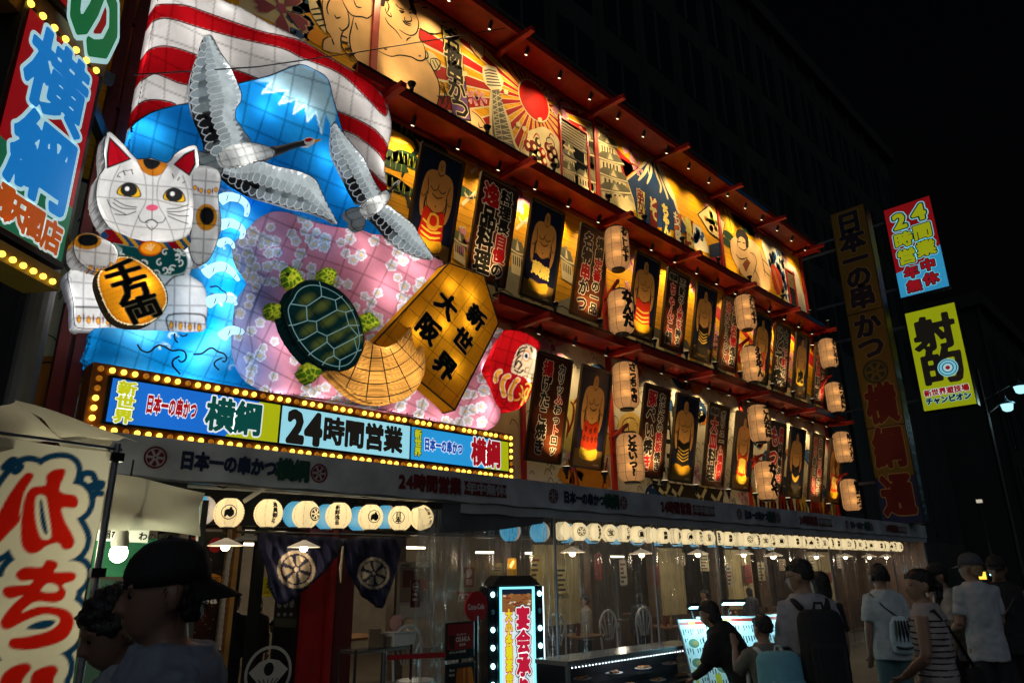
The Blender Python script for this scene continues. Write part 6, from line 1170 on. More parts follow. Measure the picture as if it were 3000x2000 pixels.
poster(PX('G', (428,968),(552,968),(548,1030),(428,1025)),.4, simple('b0a8a0', [('r', 0,.75,1,1, '9a2424'),('r', .1,.1,.25,.65, '8a2a24'),('r', .35,.1,.5,.65, '8a2a24'),('r', .6,.1,.8,.65, '8a2a24')]), 'pale price strip with a red top edge behind the curtain', 'notice', 'notice')
poster(PX('G', (635,780),(722,780),(720,862),(635,860)),.42, simple('8a7a34', [('r', .15,.55,.85,.65, '3a3014'),('r', .15,.35,.85,.45, '3a3014')]), 'small yellow notice on the back of the dining terrace', 'notice', 'notice')
poster(PX('F', (375,352),(760,352),(745,512),(372,500)),.3, lambda a, w_, h: (a.rect(0,0, w_, h, srgb('d0c020'),0), a.lay(1), a.text('新世界', .12, h * .78, h * .27, srgb('5a2a6a'),.06,[(.1, srgb('c89ac0'))], True), a.lay(1), a.text('日本一の串かつ', .38, h * .45, h * .42, srgb('1c4f9a'),.06,[(.1, srgb('c8d8e8'))], False, .8)), 'yellow sign with purple and blue lettering behind the entrance lanterns', 'shop_sign', 'sign')
poster(PX('F', (498,872),(575,872),(572,1000),(492,998)),.2, simple('d8c820', [('t', 'CLOSE', .14,.2,.14, 'a02018', False, .8),('r', .25,.6,.75,.68, '2a2a10'),('r', .25,.45,.75,.52, '2a2a10')]), 'yellow notice reading close on the entrance glass', 'notice', 'notice')
def cola(a, w_, h):
    a.rect(0,0, w_, h, srgb('141210'),0); R_ = srgb('b01820')
    for x in (.18,.72): a.ell(w_ * x, h * .88, w_ * .2, w_ * .2, R_, 1,24); a.L = 2; a.text('Cola', w_ * (x - .12), h * .88, w_ * .17, srgb('d8ccc4'),.02,(), False, .8)
    a.L = 2; a.text('Two flavors,', w_ * .04, h * .755, h * .042, srgb('d0d0cc'),.015,(), False, .9); a.L = 2; a.text('both', w_ * .32, h * .715, h * .042, srgb('d0d0cc'),.015); a.L = 2; a.text('delicious!!', w_ * .04, h * .672, h * .042, srgb('d0d0cc'),.015,(), False, .9)
    a.fill([(w_ * .3, h * .6),(w_ * .95, h * .58),(w_ * .85, h * .05),(w_ * .4, h * .05)], srgb('2a1208'),1); a.fill([(w_ * .3, h * .615),(w_ * .6, h * .63),(w_ * .95, h * .6),(w_ * .92, h * .53),(w_ * .32, h * .54)], srgb('b8792a'),2,2)
    for k in range(60): a.ell(w_ * random.uniform(.32,.92), h * random.uniform(.12,.6), w_ * .012, w_ * .012, random.choice([srgb('c89040'), srgb('e8c890'), srgb('6a2a10')]),3,6)
    a.L = 3; a.text('Cola', w_ * .2, h * .42, h * .16, srgb('d8d0cc'),.025,(), False, .95); a.L = 3; a.text('SUGAR', w_ * .12, h * .3, h * .055, srgb('d8d0cc'),.03,(), False, 1.0)
poster(PX('W', (1250,20),(1590,20),(1490,1210),(1180,1180)),-.2, cola, 'black cola poster with red discs and a fizzing glass by the entrance', th=.04)
# ================================================================== entrance: timber frame, red boards, black door leaves, curtain cloth
t = thing('entrance', 'entrance with black door leaves, red boards and timber frame', 'entrance', (4.2,.2,0)); FQ = lambda p, Y: onY(PX('F', p), Y)[0]
x = FQ((262,900),.1)[0]; mb = MB(); mb.box((x - .07,.1,0),(x - .02,.22,2.35)); mb.box((x + .045,.1,0),(x + .1,.22,2.35)); mb.build('door_jamb', mat('yellow_timber', (.42,.22,.06),.5, var=.25, scale=6), t)
P = onY(PX('F', (200,1350),(235,1000),(262,780),(285,660),(320,625),(380,615),(1150,640)),.03); mb = MB(); pp = smooth_pts(P[:, :2]) if 0 else P; n_ = 90; s_ = np.linspace(0,1, n_); d_ = np.r_[0, np.cumsum(np.linalg.norm(np.diff(P, axis=0), axis=1))]; pp = np.stack([np.interp(s_ * d_[-1], d_, P[:, k]) for k in range(3)],1); mb.tube(pp, np.where(np.arange(n_) % 2,.028,.034),8); mb.build('ribbed_conduit', mat('conduit', (.45,.42,.38),.5), t)
xd0, xd1 = FQ((300,900),.25)[0], FQ((760,1200),.25)[0]
for x0, x1 in ((xd0, xd0 + .06),((xd0 + xd1) / 2 - .25,(xd0 + xd1) / 2 - .12)): mb = MB(); mb.box((x0,.22,0),(x1,.28,2.2)); mb.build('door_stile', BLACKM, t)
xb0 = FQ((560,1300),.22)[0]; mb = MB(); mb.box((xb0,.2,0),(xd1,.26,1.85)); dl = mb.build('black_panel', mat('black_lacquer', (.008,.008,.009),.3), t)
a = Art((xb0,.199,0),(1,0,0),(0,0,1),.002,.0012); c_ = a.loc(PX('F', (530,1500)))[0]; r_ = .27; WH = srgb('c8c6c0'); a.ring(c_[0] + 0, c_[1], r_, .035, WH, 0,36); a.fill([(c_[0] - .24, c_[1] + .02),(c_[0] - .12, c_[1] + .12),(c_[0], c_[1] + .15),(c_[0] + .12, c_[1] + .12),(c_[0] + .24, c_[1] + .02),(c_[0] + .06, c_[1] - .16),(c_[0] - .06, c_[1] - .16)], WH, 0); a.ell(c_[0], c_[1] + .04,.06,.07,(.008,.008,.009),1)
for k in range(5): a.stroke([(c_[0], c_[1] - .2),(c_[0] - .12 + .06 * k, c_[1] - .06)],.012,(.008,.008,.009),2,0)
a.build('fan_crest', PAINT, dl); a = Art((xb0,.199,0),(1,0,0),(0,0,1),.002,.0012); q = a.loc(PX('F', (575,1010),(720,1010),(712,1205),(568,1195))); a.fill(q, srgb('2a2320'),0); a.fill([q[3], q[2], q[2] * .7 + q[1] * .3, q[3] * .7 + q[0] * .3], srgb('4a463c'),1)
for k in range(3): m_ = q[0] * (.8 - .28 * k) + q[1] * (.2 + .28 * k); a.ell(m_[0], m_[1] - .06,.03,.05, srgb('7a7a7c'),2); a.ell(m_[0], m_[1] - .18,.02,.02, srgb('8a8a88'),2)
a.build('drinks_card', PAINT, dl)
for i, (p0, p1) in enumerate((((770,1000),(905,1000)),((912,1000),(950,1000)),((975,1000),(1090,1000)))):
    x0, x1 = FQ(p0,.1)[0], FQ(p1,.1)[0]; mb = MB(); mb.box((x0,.1 - (.06 if i == 1 else 0),0),(x1,.2,2.3)); mb.build('red_board', mat('red_lacquer', (.36,.012,.014),.35, var=.15) if i < 2 else mat('maroon_board', (.10,.012,.014),.4), t)
mb = MB(); P = onY(PX('F', (320,575),(1460,605)),-.72); mb.tube(P, .014,8); mb.build('curtain_pole', BLACKM, t)
# split curtain
NAVYC = mat_print('navy_cloth', rough=.85, dirt=.25, dscale=6)
def noren(poly, crest, cr, label):
    P2 = smooth_pts(PX('F', *poly), True, 2); t2 = thing('shop_curtain', label, 'curtain', onY(P2.mean(0)[None],-.74)[0], 'shop curtain halves')
    pf = Puff(P2,-.74,.05,12,.004,0, tilt=lambda P: .03 * np.sin(P[:, 0] * .09 + P[:, 1] * .04) + .02 * np.sin(P[:, 0] * .21 - P[:, 1] * .07))
    c0 = PX('F', crest)[0]; R_ = cr / 2.24
    def paint(P):
        c = lay(srgb('181a3c'))(P); q = (P - c0) @ np.array([[math.cos(.35),-math.sin(.35)],[math.sin(.35), math.cos(.35)]]); r = np.hypot(*q.T) / R_; th = np.arctan2(q[:, 1], q[:, 0]); k = ((r > .82) & (r < 1)) | (r < .12) | ((r > .22) & (r < .74) & (np.abs(np.mod(th * 3 / math.pi, 1) - .5) < .26 + .12 * r)); c[k] = srgb('b9a890'); return c
    pf.mesh('cloth', paint, t2,3, NAVYC); return t2
noren([(452,585),(640,595),(830,605),(1000,615),(1010,690),(960,760),(880,860),(760,960),(680,1030),(610,1055),(565,1010),(530,880),(490,730)],(712,822),125, 'large half of the navy shop curtain with a wheel crest, gathered to one side')
noren([(1022,640),(1100,612),(1250,612),(1412,612),(1395,730),(1350,900),(1310,1000),(1278,1078),(1200,1040),(1120,960),(1060,850),(1030,740)],(1220,848),105, 'small half of the navy shop curtain with a wheel crest, by the tassel')
mb = MB(); P = onY(PX('F', (1018,670),(1012,740),(1003,820),(1004,910)),-.82); mb.tube(P, [.012,.014,.018,.006],6); tag(mb.build('tassel', mat('cream_cord', (.5,.42,.28),.8)), 'cream cord tassel tying the navy shop curtain', 'tassel')
# ================================================================== pendant lamps
def pendant(loc, label, group, sc=1, pw=6):
    t = thing('pendant_lamp', label, 'lamp', loc, group); x, y, z = loc
    mb = MB(); mb.lathe([(.02 * sc, .07 * sc),(.035 * sc, .06 * sc),(.17 * sc, 0),(.165 * sc, -.004)], loc, 24); mb.build('shade', mat('enamel_shade', (.8,.72,.6),.3, emit=(1,.75,.5), es=.25), t, True)
    mb = MB(); mb.ball((x, y, z - .012 * sc),.042 * sc, 12); mb.build('bulb', mat_emit('warm_bulb', (1,.8,.52),14), t, True); mb = MB(); mb.tube([(x, y, z + .07 * sc),(x, y, z + .4)],.006,5); mb.build('cord', BLACKM, t)
    lamp('glow', 'POINT', (x, y, z - .07 * sc), pw, (1,.8,.54), t, .05)
for p, Y in (((248,665),-1.0),((762,675),-1.0)): pendant(tuple(FQ(p, Y)), 'white enamel pendant lamp below the entrance lanterns', 'pendant lamps below the entrance lanterns', 1.0,3)
for p in (PX('G', (1180,710)), PX('H', (470,578)), PX('H', (900,578)), PX('H', (1250,580)), PX('H', (1480,592)), PX('I', (168,596)), PX('I', (500,598)), PX('I', (722,600)), PX('I', (905,601)), PX('I', (1035,601))): pendant(tuple(onY(p, -.35)[0]), 'glowing pendant lamp over the terrace behind the clear curtain', 'pendant lamps over the terrace', 1.25,9)
for p in (PX('G', (605,711)), PX('G', (925,716)), PX('H', (285,600)), PX('H', (632,604)), PX('I', (700,672)), PX('I', (800,674)), PX('F', (385,657)), PX('F', (1490,680)), PX('F', (640,640))): q = onY(p, 3.0)[0]; mb = MB(); mb.box((q[0] - .22, q[1] - .04, q[2] - .02),(q[0] + .22, q[1] + .04, q[2] + .02)); o = mb.build('ceiling_light', mat_emit('tube_light', (1,.82,.6),5)); tag(o, 'bright strip light deep in the dining room', 'lamp', 'dining room strip lights'); lamp('glow', 'POINT', (q[0], q[1], q[2] - .12),16 if q[0] > 6 else 34,(1,.84,.6), o, .1)
# ================================================================== clear vinyl curtains
def vinyl():
    m = bpy.data.materials.new('clear_vinyl'); m.use_nodes = True; nt = m.node_tree; nt.nodes.remove(nt.nodes['Principled BSDF']); out = nt.nodes['Material Output']
    tr = nt.nodes.new('ShaderNodeBsdfTransparent'); tr.inputs[0].default_value = (.86,.88,.9,1); gl = nt.nodes.new('ShaderNodeBsdfGlossy'); gl.inputs['Roughness'].default_value = .1; df = nt.nodes.new('ShaderNodeBsdfTranslucent'); df.inputs[0].default_value = (.7,.72,.75,1); d2 = nt.nodes.new('ShaderNodeBsdfDiffuse'); d2.inputs[0].default_value = (.7,.72,.75,1)
    tc = nt.nodes.new('ShaderNodeTexCoord'); mp = nt.nodes.new('ShaderNodeMapping'); mp.inputs['Scale'].default_value = (14,14,.8); nz = nt.nodes.new('ShaderNodeTexNoise'); nz.inputs['Scale'].default_value = 1.6; nz.inputs['Detail'].default_value = 6; nt.links.new(tc.outputs['Object'], mp.inputs[0]); nt.links.new(mp.outputs[0], nz.inputs['Vector'])
    bp = nt.nodes.new('ShaderNodeBump'); bp.inputs['Strength'].default_value = .9; bp.inputs['Distance'].default_value = .05; nt.links.new(nz.outputs[0], bp.inputs['Height']); nt.links.new(bp.outputs[0], gl.inputs['Normal'])
    m1 = nt.nodes.new('ShaderNodeMixShader'); m1.inputs[0].default_value = .5; nt.links.new(df.outputs[0], m1.inputs[1]); nt.links.new(d2.outputs[0], m1.inputs[2])
    m2 = nt.nodes.new('ShaderNodeMixShader'); m2.inputs[0].default_value = .78; nt.links.new(m1.outputs[0], m2.inputs[1]); nt.links.new(gl.outputs[0], m2.inputs[2])
    m3 = nt.nodes.new('ShaderNodeMixShader'); nz2 = nt.nodes.new('ShaderNodeTexNoise'); nz2.inputs['Scale'].default_value = 3.8; nz2.inputs['Detail'].default_value = 3; mp2 = nt.nodes.new('ShaderNodeMapping'); mp2.inputs['Scale'].default_value = (9,9,.35); nt.links.new(tc.outputs['Object'], mp2.inputs[0]); nt.links.new(mp2.outputs[0], nz2.inputs['Vector'])
    cr = nt.nodes.new('ShaderNodeValToRGB'); e_ = cr.color_ramp.elements; e_[0].position = .47; e_[0].color = (.2,) * 3 + (1,); e_[1].position = .53; e_[1].color = (.2,) * 3 + (1,); k_ = e_.new(.5); k_.color = (.62,) * 3 + (1,); nt.links.new(nz2.outputs[0], cr.inputs[0]); nt.links.new(cr.outputs[0], m3.inputs[0]); nt.links.new(tr.outputs[0], m3.inputs[1]); nt.links.new(m2.outputs[0], m3.inputs[2]); nt.links.new(m3.outputs[0], out.inputs[0]); MATS['clear_vinyl'] = m; return m
VI = vinyl(); xs = [ax((1235,1600)), ax((1640,1600)), ax((1925,1600)), ax((2110,1600)), ax((2440,1600)), ax((2620,1600)),24.3]
for i in range(6):
    x0, x1 = xs[i] + .03, xs[i + 1] - .03; n = int((x1 - x0) * 26); mb = MB(); V = []; rows = 6; rg = np.random.default_rng(i); ph = rg.uniform(0,6,4)
    for j in range(rows):
        zz = 2.40 - (2.36) * j / (rows - 1)
        for k in range(n + 1): x = x0 + (x1 - x0) * k / n; y = YA + .13 + .03 * math.sin(x * 9 + ph[0] + j * .2) + .02 * math.sin(x * 23 + ph[1] + j * .35) + .012 * math.sin(x * 41 + ph[2]); V.append((x + .01 * math.sin(zz * 3 + ph[3]), y, zz))
    mb.add(V, [(j * (n + 1) + k, j * (n + 1) + k + 1,(j + 1) * (n + 1) + k + 1,(j + 1) * (n + 1) + k) for j in range(rows - 1) for k in range(n)]); o = mb.build('vinyl_curtain', VI, None, True)
    tag(o, 'clear vinyl curtain ' + ['next to the navy shop curtain', 'behind the lit banquet sign pillar', 'above the glass display case', 'behind the lit menu boards', 'behind the man with headphones', 'at the far tiled end wall'][i], 'curtain', 'clear vinyl curtains')
# ================================================================== terrace furniture
def chair(px_, Y, label, face=1):
    q = onY(px_, Y)[0]; x, y = q[0], q[1]; t = thing('terrace_chair', label, 'chair', (x, y, 0), 'white chairs behind the curtain'); WP = mat('white_plastic', (.62,.6,.58),.4)
    th = np.linspace(-.1, math.pi + .1,16); mb = MB(); mb.tube([(x + .22 * math.cos(a_), y + .18,.78 + .26 * math.sin(a_)) for a_ in th],.022,8); mb.build('backrest_hoop', WP, t, True)
    mb = MB(); [mb.tube([(x + .22 * math.cos(a_), y + .18,.78 + .26 * math.sin(a_)),(x + .09 * math.cos(a_), y + .17,.6)],.011,6) for a_ in np.linspace(.4,2.7,5)]; mb.build('backrest_spokes', WP, t, True)
    mb = MB(); mb.lathe([(.001,.45),(.22,.445),(.225,.42),(.001,.42)],(x, y, 0),20); mb.build('seat', WP, t)
    for sx_, sy_ in ((-1,-1),(1,-1),(-1,1),(1,1)): mb = MB(); mb.tube([(x + .17 * sx_, y + .15 * sy_, .42),(x + .2 * sx_, y + .19 * sy_, 0)],.015,6); mb.build('leg', WP, t)
    for sx_ in (-1,1): mb = MB(); mb.tube([(x + .2 * sx_, y + .17,.43),(x + .22 * sx_, y + .18,.78)],.016,6); mb.build('back_upright', WP, t)
for p, Y, l in ((PX('F', (1500,1330)),-.6, 'white hoop backed chair beside the serving shelf'),(PX('G', (1135,1290)),-.5, 'white hoop backed chair right behind the banquet sign pillar'),(PX('G', (1480,1280)),-.5, 'white hoop backed chair behind the glass display case'),(PX('H', (560,1230)),-.5, 'white hoop backed chair nearest the lit menu boards'),(PX('G', (640,1310)),-.4, 'white hoop backed chair behind the round cola sign')): chair(p, Y, l)
q = FQ((1090,1310),-.5); q2 = FQ((1450,1370),-.5); zt = (q[2] + q2[2]) / 2; t = thing('serving_shelf', 'dark metal serving shelf loaded with plates behind the curtain', 'shelf', ((q[0] + q2[0]) / 2,-.4,0))
for z in (zt, zt - .4, zt - .75): mb = MB(); mb.box((q[0],-.55, z - .03),(q2[0],-.2, z)); mb.build('shelf_board', mat('steel_shelf', (.2,.19,.18),.35, metal=.6), t)
for xx in (q[0], q2[0]):
    for yy in (-.55,-.2): mb = MB(); mb.tube([(xx, yy, 0),(xx, yy, zt + .02)],.016,6); mb.build('leg', BLACKM, t)
for k, (p, n_) in enumerate((((1225,1310),16),((1255,1240),12),((1320,1300),9))):
    c_ = FQ(p, -.38); t2 = thing('plate_stack', ['tall', 'middle', 'short'][k] + ' stack of brown edged plates on the serving shelf', 'plates', (c_[0],-.38, zt), 'plate stacks')
    for j in range(n_): mb = MB(); mb.lathe([(.001,0),(.06,0),(.085,.012),(.08,.014),(.001,.006)],(c_[0] + random.uniform(-.003,.003),-.38, zt + .001 + j * .0135),18); mb.build('plate', mat('plate_glaze', (.5,.4,.3),.3), t2)
c_ = FQ((1390,1310),-.4); t2 = thing('cutlery_bin', 'white plastic bin on the serving shelf', 'bin', (c_[0],-.4, zt)); mb = MB(); mb.box((c_[0] - .16,-.5, zt + .001),(c_[0] + .16,-.3, zt + .15)); mb.build('tub', mat('bin_plastic', (.6,.6,.58),.4), t2, bevel=.01); mb = MB(); mb.box((c_[0] - .17,-.51, zt + .15),(c_[0] + .17,-.29, zt + .165)); mb.build('rim', MATS['bin_plastic'], t2, bevel=.005)
mb = MB(); c_ = FQ((1365,1215),-.36); mb.ball((c_[0],-.36, zt + .26),.075,12, sc=(1.1,.8,1.3)); mb.ball((c_[0] + .05,-.36, zt + .31),.05,10); tag(mb.build('cloth_bundle', mat('pink_cloth', (.55,.3,.28),.9), None, True), 'crumpled pink cloth above the white bin', 'cloth')
# inside tables
for k, (x, y) in enumerate(((6.4,2.2),(9.3,1.9),(11.8,2.4),(4.4,2.4),(14.5,2.0),(17.5,2.2))):
    t2 = thing('dining_table', 'dark dining table inside the restaurant, ' + ['behind the cola sign', 'behind the display case', 'behind the menu boards', 'just inside the entrance', 'behind the queue', 'at the far end'][k], 'table', (x, y, 0), 'dining tables'); mb = MB(); mb.box((x - .6, y - .4,.7),(x + .6, y + .4,.74)); mb.build('table_top', WOOD, t2); mb = MB(); mb.tube([(x, y, 0),(x, y, .7)],.05,8); mb.build('pedestal', BLACKM, t2)
for k in range(15):
    x = 8.6 + k * .92 + random.uniform(-.2,.2); z = random.uniform(1.25,1.75); w_, h_ = random.uniform(.16,.4), random.uniform(.25,.5); bg_ = random.choice(['b8b0a0', 'c8bc84', '8a2420', 'b09a50', 'a8a8a4']); q4 = np.array([(x, z + h_),(x + w_, z + h_),(x + w_, z),(x, z)]); t2 = thing('menu_sheet', 'menu sheet hung on the terrace wall behind the clear curtain', 'menu', (x, .4, z), 'menu sheets behind the curtain'); a = Art((x, .4, z),(1,0,0),(0,0,1),.002,.001); a.rect(0,0, w_, h_, srgb(bg_),0)
    for j in range(5): a.rect(w_ * .1, h_ * (.1 + .17 * j), w_ * random.uniform(.5,.9), h_ * (.18 + .17 * j), srgb(random.choice(['3a2a20', '7a1c18', '2a2a30'])),1)
    a.build('sheet', POS, t2)
for k in range(5):
    x = 9.2 + k * 2.4; t2 = thing('terrace_table', 'small dark terrace table behind the clear curtain', 'table', (x, -.3,0), 'terrace tables'); mb = MB(); mb.box((x - .35,-.6,.68),(x + .35,.05,.71)); mb.build('table_top', WOOD, t2, bevel=.006); mb = MB(); mb.tube([(x, -.28,0),(x, -.28,.68)],.04,8); mb.build('pedestal', BLACKM, t2)
    for j in range(4): mb = MB(); mb.lathe([(.001,0),(.03,0),(.03,.1),(.012,.14),(.012,.18),(.001,.18)],(x - .2 + j * .1,-.4 + .08 * (j % 2),.711),10); tag(mb.build('sauce_bottle', mat('bottle_%d' % (j % 3),[(.2,.02,.01),(.03,.015,.01),(.4,.3,.1)][j % 3],.2)), 'small sauce bottle on a terrace table behind the curtain', 'bottle', 'sauce bottles on the terrace tables')
# ================================================================== glass display case
YC = -2.5; q0 = onY(np.array([(1640., 1945.),(2040., 1893.)]), YC); xc0, xc1 = q0[:, 0]; zc1 = q0[:, 2].mean()
t = thing('display_case', 'low glass display case of skewers and plastic food samples', 'display case', ((xc0 + xc1) / 2, YC +0.150,0))
mb = MB(); mb.box((xc0, YC -0.100,0),(xc1, YC +0.330,.33)); mb.build('base', BLACKM, t); mb = MB(); mb.box((xc0 - .02, YC -0.130, zc1),(xc1 + .02, YC +0.350, zc1 + .05)); mb.build('top', mat('case_top', (.16,.17,.18),.15), t, bevel=.006)
mb = MB(); mb.box((xc0, YC +0.320,.33),(xc1, YC +0.330, zc1)); mb.build('back_panel', mat('case_back', (.02,.022,.025),.3), t); GL = mat('case_glass', (.03,.035,.04),.05, alpha=.16); mb = MB(); mb.box((xc0, YC -0.120,.34),(xc1, YC -0.112, zc1)); mb.build('front_glass', GL, t)
for x in (xc0, xc1): mb = MB(); mb.box((x - .02, YC -0.130,.33),(x + .02, YC -0.090, zc1)); mb.build('corner_post', GS, t)
mb = MB(); mb.box((xc0, YC -0.050, zc1 - .212),(xc1, YC +0.300, zc1 - .202)); mb.build('glass_shelf', GL, t); n_ = 46
mb = MB(); mb.ball((0,0,0),.008,6); led = mb.build('led', mat_emit('led_cool', (.75,.9,1),7)); COL.objects.unlink(led)
for k in range(n_): o = led.copy(); o.parent = t; COL.objects.link(o); o.location = Vector((xc0 + .05 + (xc1 - xc0 - .1) * k / (n_ - 1), YC -0.080, zc1 - .025)) - t.location
lamp('case_light', 'AREA', ((xc0 + xc1) / 2, YC +0.100, zc1 - .03),3,(.8,.9,1), t, .6,((xc0 + xc1) / 2, YC +0.100,0))
for k in range(9):
    x = xc0 + .2 + k * (xc1 - xc0 - .4) / 8; z = (zc1 - .2 if k % 2 else .331); t2 = thing('food_sample', f'oval plate of {["fried skewers", "noodles", "dumplings"][k % 3]} in the display case', 'food', (x, YC +0.110, z), 'food samples'); mb = MB(); mb.lathe([(.001,.001),(.08,.001),(.13,.02),(.125,.023),(.001,.01)],(x, YC +0.110, z),20, sy=.7); mb.build('plate', mat('white_glaze', (.6,.6,.58),.25), t2)
    for j in range(7): mb = MB(); mb.ball((x - .08 + j * .026, YC +0.110 + random.uniform(-.03,.03), z + .03),.02,8, sc=(1,1.8,.8)); mb.build('morsel', mat('fried_%d' % (j % 3),[(.35,.14,.03),(.42,.2,.05),(.25,.1,.04)][j % 3],.5), t2, True)
# ================================================================== lit menu boards
MENU = mat_print('menu_print', rough=.35, dirt=.03, emit=0)
def menu_board(c, w_, h, yaw, tilt, label, seed):
    t = thing('menu_board', label, 'menu board', (c[0], c[1],0), 'menu boards by the queue'); R_ = Matrix.Rotation(yaw, 3, 'Z'); u = np.array(R_ @ Vector((1,0,0))); f_ = np.array(R_ @ Vector((0,-1,0))); v = np.array([0,0, math.cos(tilt)]) - f_ * math.sin(tilt); o = np.array([c[0], c[1], c[2]]) - u * w_ / 2; n = np.cross(u, v)
    P = [o + u * i * w_ + v * j * h + n * k for k in (-.03,0) for i, j in ((0,0),(1,0),(1,1),(0,1))]; mb = MB(); mb.add(P, [(3,2,1,0),(4,5,6,7),(0,1,5,4),(1,2,6,5),(2,3,7,6),(3,0,4,7)]); mb.build('board', GS, t)
    a = Art(o, u, v, .003,.0012); a.rect(.01,.01, w_ - .01, h - .01, srgb('dfe9ea'),0); rg = random.Random(seed); a.rect(.01, h - .07, w_ - .01, h - .03, srgb('b8322a'),1); a.rect(w_ * .3, h - .07, w_ * .5, h - .03, srgb('d8a030'),2)
    for r_ in range(6):
        for k in range(int(w_ / .035)):
            if rg.random() < .8: x = .03 + k * .035; y = h - .12 - r_ * h * .145; a.rect(x, y - h * .1 * rg.uniform(.4,1), x + .013, y, srgb('2a2e34'),1)
    for k in range(3): x, y = rg.uniform(.12, w_ - .12), rg.uniform(.1, h - .25); a.ell(x, y, .09,.07, srgb('f4f4f0'),2); a.ell(x, y, .075,.055, srgb('6a8a74'),3); a.ell(x + .02, y, .04,.03, srgb('b8925a'),4)
    a.rect(w_ * .1,.05, w_ * .18,.2, srgb('d8c830'),2); a.build('menu_print', MENU, t)
    for s_ in (.06, w_ - .06): mb = MB(); mb.tube([o + u * s_ + v * h * .3 + n * -.02,(o + u * s_ - f_ * .25) * [1,1,0]],.014,6); mb.tube([o + u * s_ - n * .0 + n * -.015,(o + u * s_ + f_ * .05) * [1,1,0]],.014,6); mb.build('easel_leg', BLACKM, t)
    for s_ in (w_ * .5,):
        top = o + u * s_ + v * (h + .1) + n * .22; mb = MB(); mb.tube([o + u * s_ + v * h, o + u * s_ + v * (h + .12), top],.008,6); mb.build('lamp_arm', BLACKM, t); mb = MB(); mb.bar(top - u * .16, top + u * .16,.09,.04, v); mb.build('lamp_head', BLACKM, t); mb = MB(); mb.bar(top - u * .14 - v * .022, top + u * .14 - v * .022,.07,.006, v); mb.build('lamp_tube', mat_emit('cyan_tube', (.35,.88,1),9), t)
        lamp('board_light', 'AREA', top - v * .04,4.5,(.36,.86,1), t, .2, o + u * s_ + v * h * .35)
    return t
def at_z(p, z): r = rays(np.array([p], float))[0]; return CAM + r * ((z - H) / r[2])
menu_board((8.42,-2.98,.3),.46,.8,-.5,.35, 'lit menu board on an easel in front of the bending figure', 1)
menu_board((8.72,-3.3,.25),.9,.9,-.72,.4, 'widest lit menu board with a dish photo in front of the child', 2)
menu_board((9.3,-3.78,.2),.8,.95,-.8,.35, 'tall lit menu board beside the man with the black backpack', 3)
# ================================================================== lit banquet sign pillar
QP = lambda p, Y=-1.55: onY(PX('Q', p), Y)[0]
c0 = QP((570,1200)); x0, x1 = QP((442,1100))[0], QP((708,1100))[0]; wS = x1 - x0; ztop = QP((570,820))[2]
t = thing('banquet_sign_pillar', 'cyan lit banquet sign pillar edged with bulbs and topped by an amber beacon', 'sign', ((x0 + x1) / 2,-1.5,0)); yF = -1.55
mb = MB(); mb.box((x0 - .03, yF + .02,.1),(x1 + .03, yF + .46, ztop)); mb.build('light_box', BLACKM, t, bevel=.01)
CYL = mat_emit('cyan_edge', (.22,.85,1),1.6)
mb = MB(); mb.box((x0, yF + .0,.15),(x1, yF + .019, ztop - .015)); mb.build('glow_frame', CYL, t)
PIL = mat_print('pillar_lit', rough=.3, emit=.85, dirt=.05); a = Art((x0, yF, .15),(1,0,0),(0,0,1),.004,.0014); hS = ztop - .15; a.rect(.03,.02, wS - .05, hS - .04, srgb('dff4f8'),0); ph = .26; a.rect(.03, hS - .04 - ph, wS - .05, hS - .04, srgb('8a5a30'),1); a.rect(.03, hS - .1, wS - .05, hS - .04, srgb('152030'),2)
for k in range(34): x = random.uniform(.04, wS - .12); y = random.uniform(hS - ph, hS - .1); a.fill([(x, y),(x + .05, y - .006),(x + .06, y + .01),(x + .012, y + .014)], random.choice([srgb('c8b898'), srgb('5a3418'), srgb('a07040'), srgb('e0d8c8'), srgb('7a2a20')]),3)
s_ = wS * .42
a.L = 4; a.text('宴会承ります', wS * .64, hS - .38, s_, srgb('c21a3a'),.05,[(.15,(.004,.01,.02)),(.105, srgb('f4fafa'))], True, .95,1.05)
a.L = 4; a.text('大小各種宴会受付', wS * .24, hS - .34, s_ * .5, srgb('e8e020'),.05,[(.12, srgb('c21a3a'))], True, .95,1.12); a.build('banquet_print', PIL, t)
for s2, xx in ((-1, x0 - .1),(1, x1 + .11)):
    mb = MB(); mb.box((xx - .075, yF + .06,.12),(xx + .075, yF + .42, ztop - .01)); mb.build('side_cheek', mat('clear_black', (.01,.014,.018),.1), t, bevel=.02); mb = MB(); mb.ball((0,0,0),.032,12); lb_ = mb.build('led_globe', mat_emit('led_cyan', (.45,.95,1),7), None, True); COL.objects.unlink(lb_)
    for k in range(7):
        o = lb_.copy(); o.parent = t; COL.objects.link(o); o.location = Vector((xx, yF + .045, ztop - .1 - k * .2)) - t.location
        if k == 1: o.data = o.data.copy(); o.data.materials[0] = mat('led_dead', (.05,.2,.25),.2)
mb = MB(); mb.box((x1 + .2, yF + .1,.12),(x1 + .215, yF + .4, ztop - .02)); mb.build('side_tube', mat_emit('white_tube', (.7,.95,1),3.5), t)
mb = MB(); cx_, cy_ = (x0 + x1) / 2, yF + .24; mb.add([(cx_ + i * q, cy_ + j * q2, z) for (q, q2, z) in ((wS / 2 + .12,.24, ztop),(wS / 2 - .02,.16, ztop + .12)) for i, j in ((-1,-1),(1,-1),(1,1),(-1,1))],[(3,2,1,0),(4,5,6,7),(0,1,5,4),(1,2,6,5),(2,3,7,6),(3,0,4,7)]); mb.build('cap', BLACKM, t, bevel=.01)
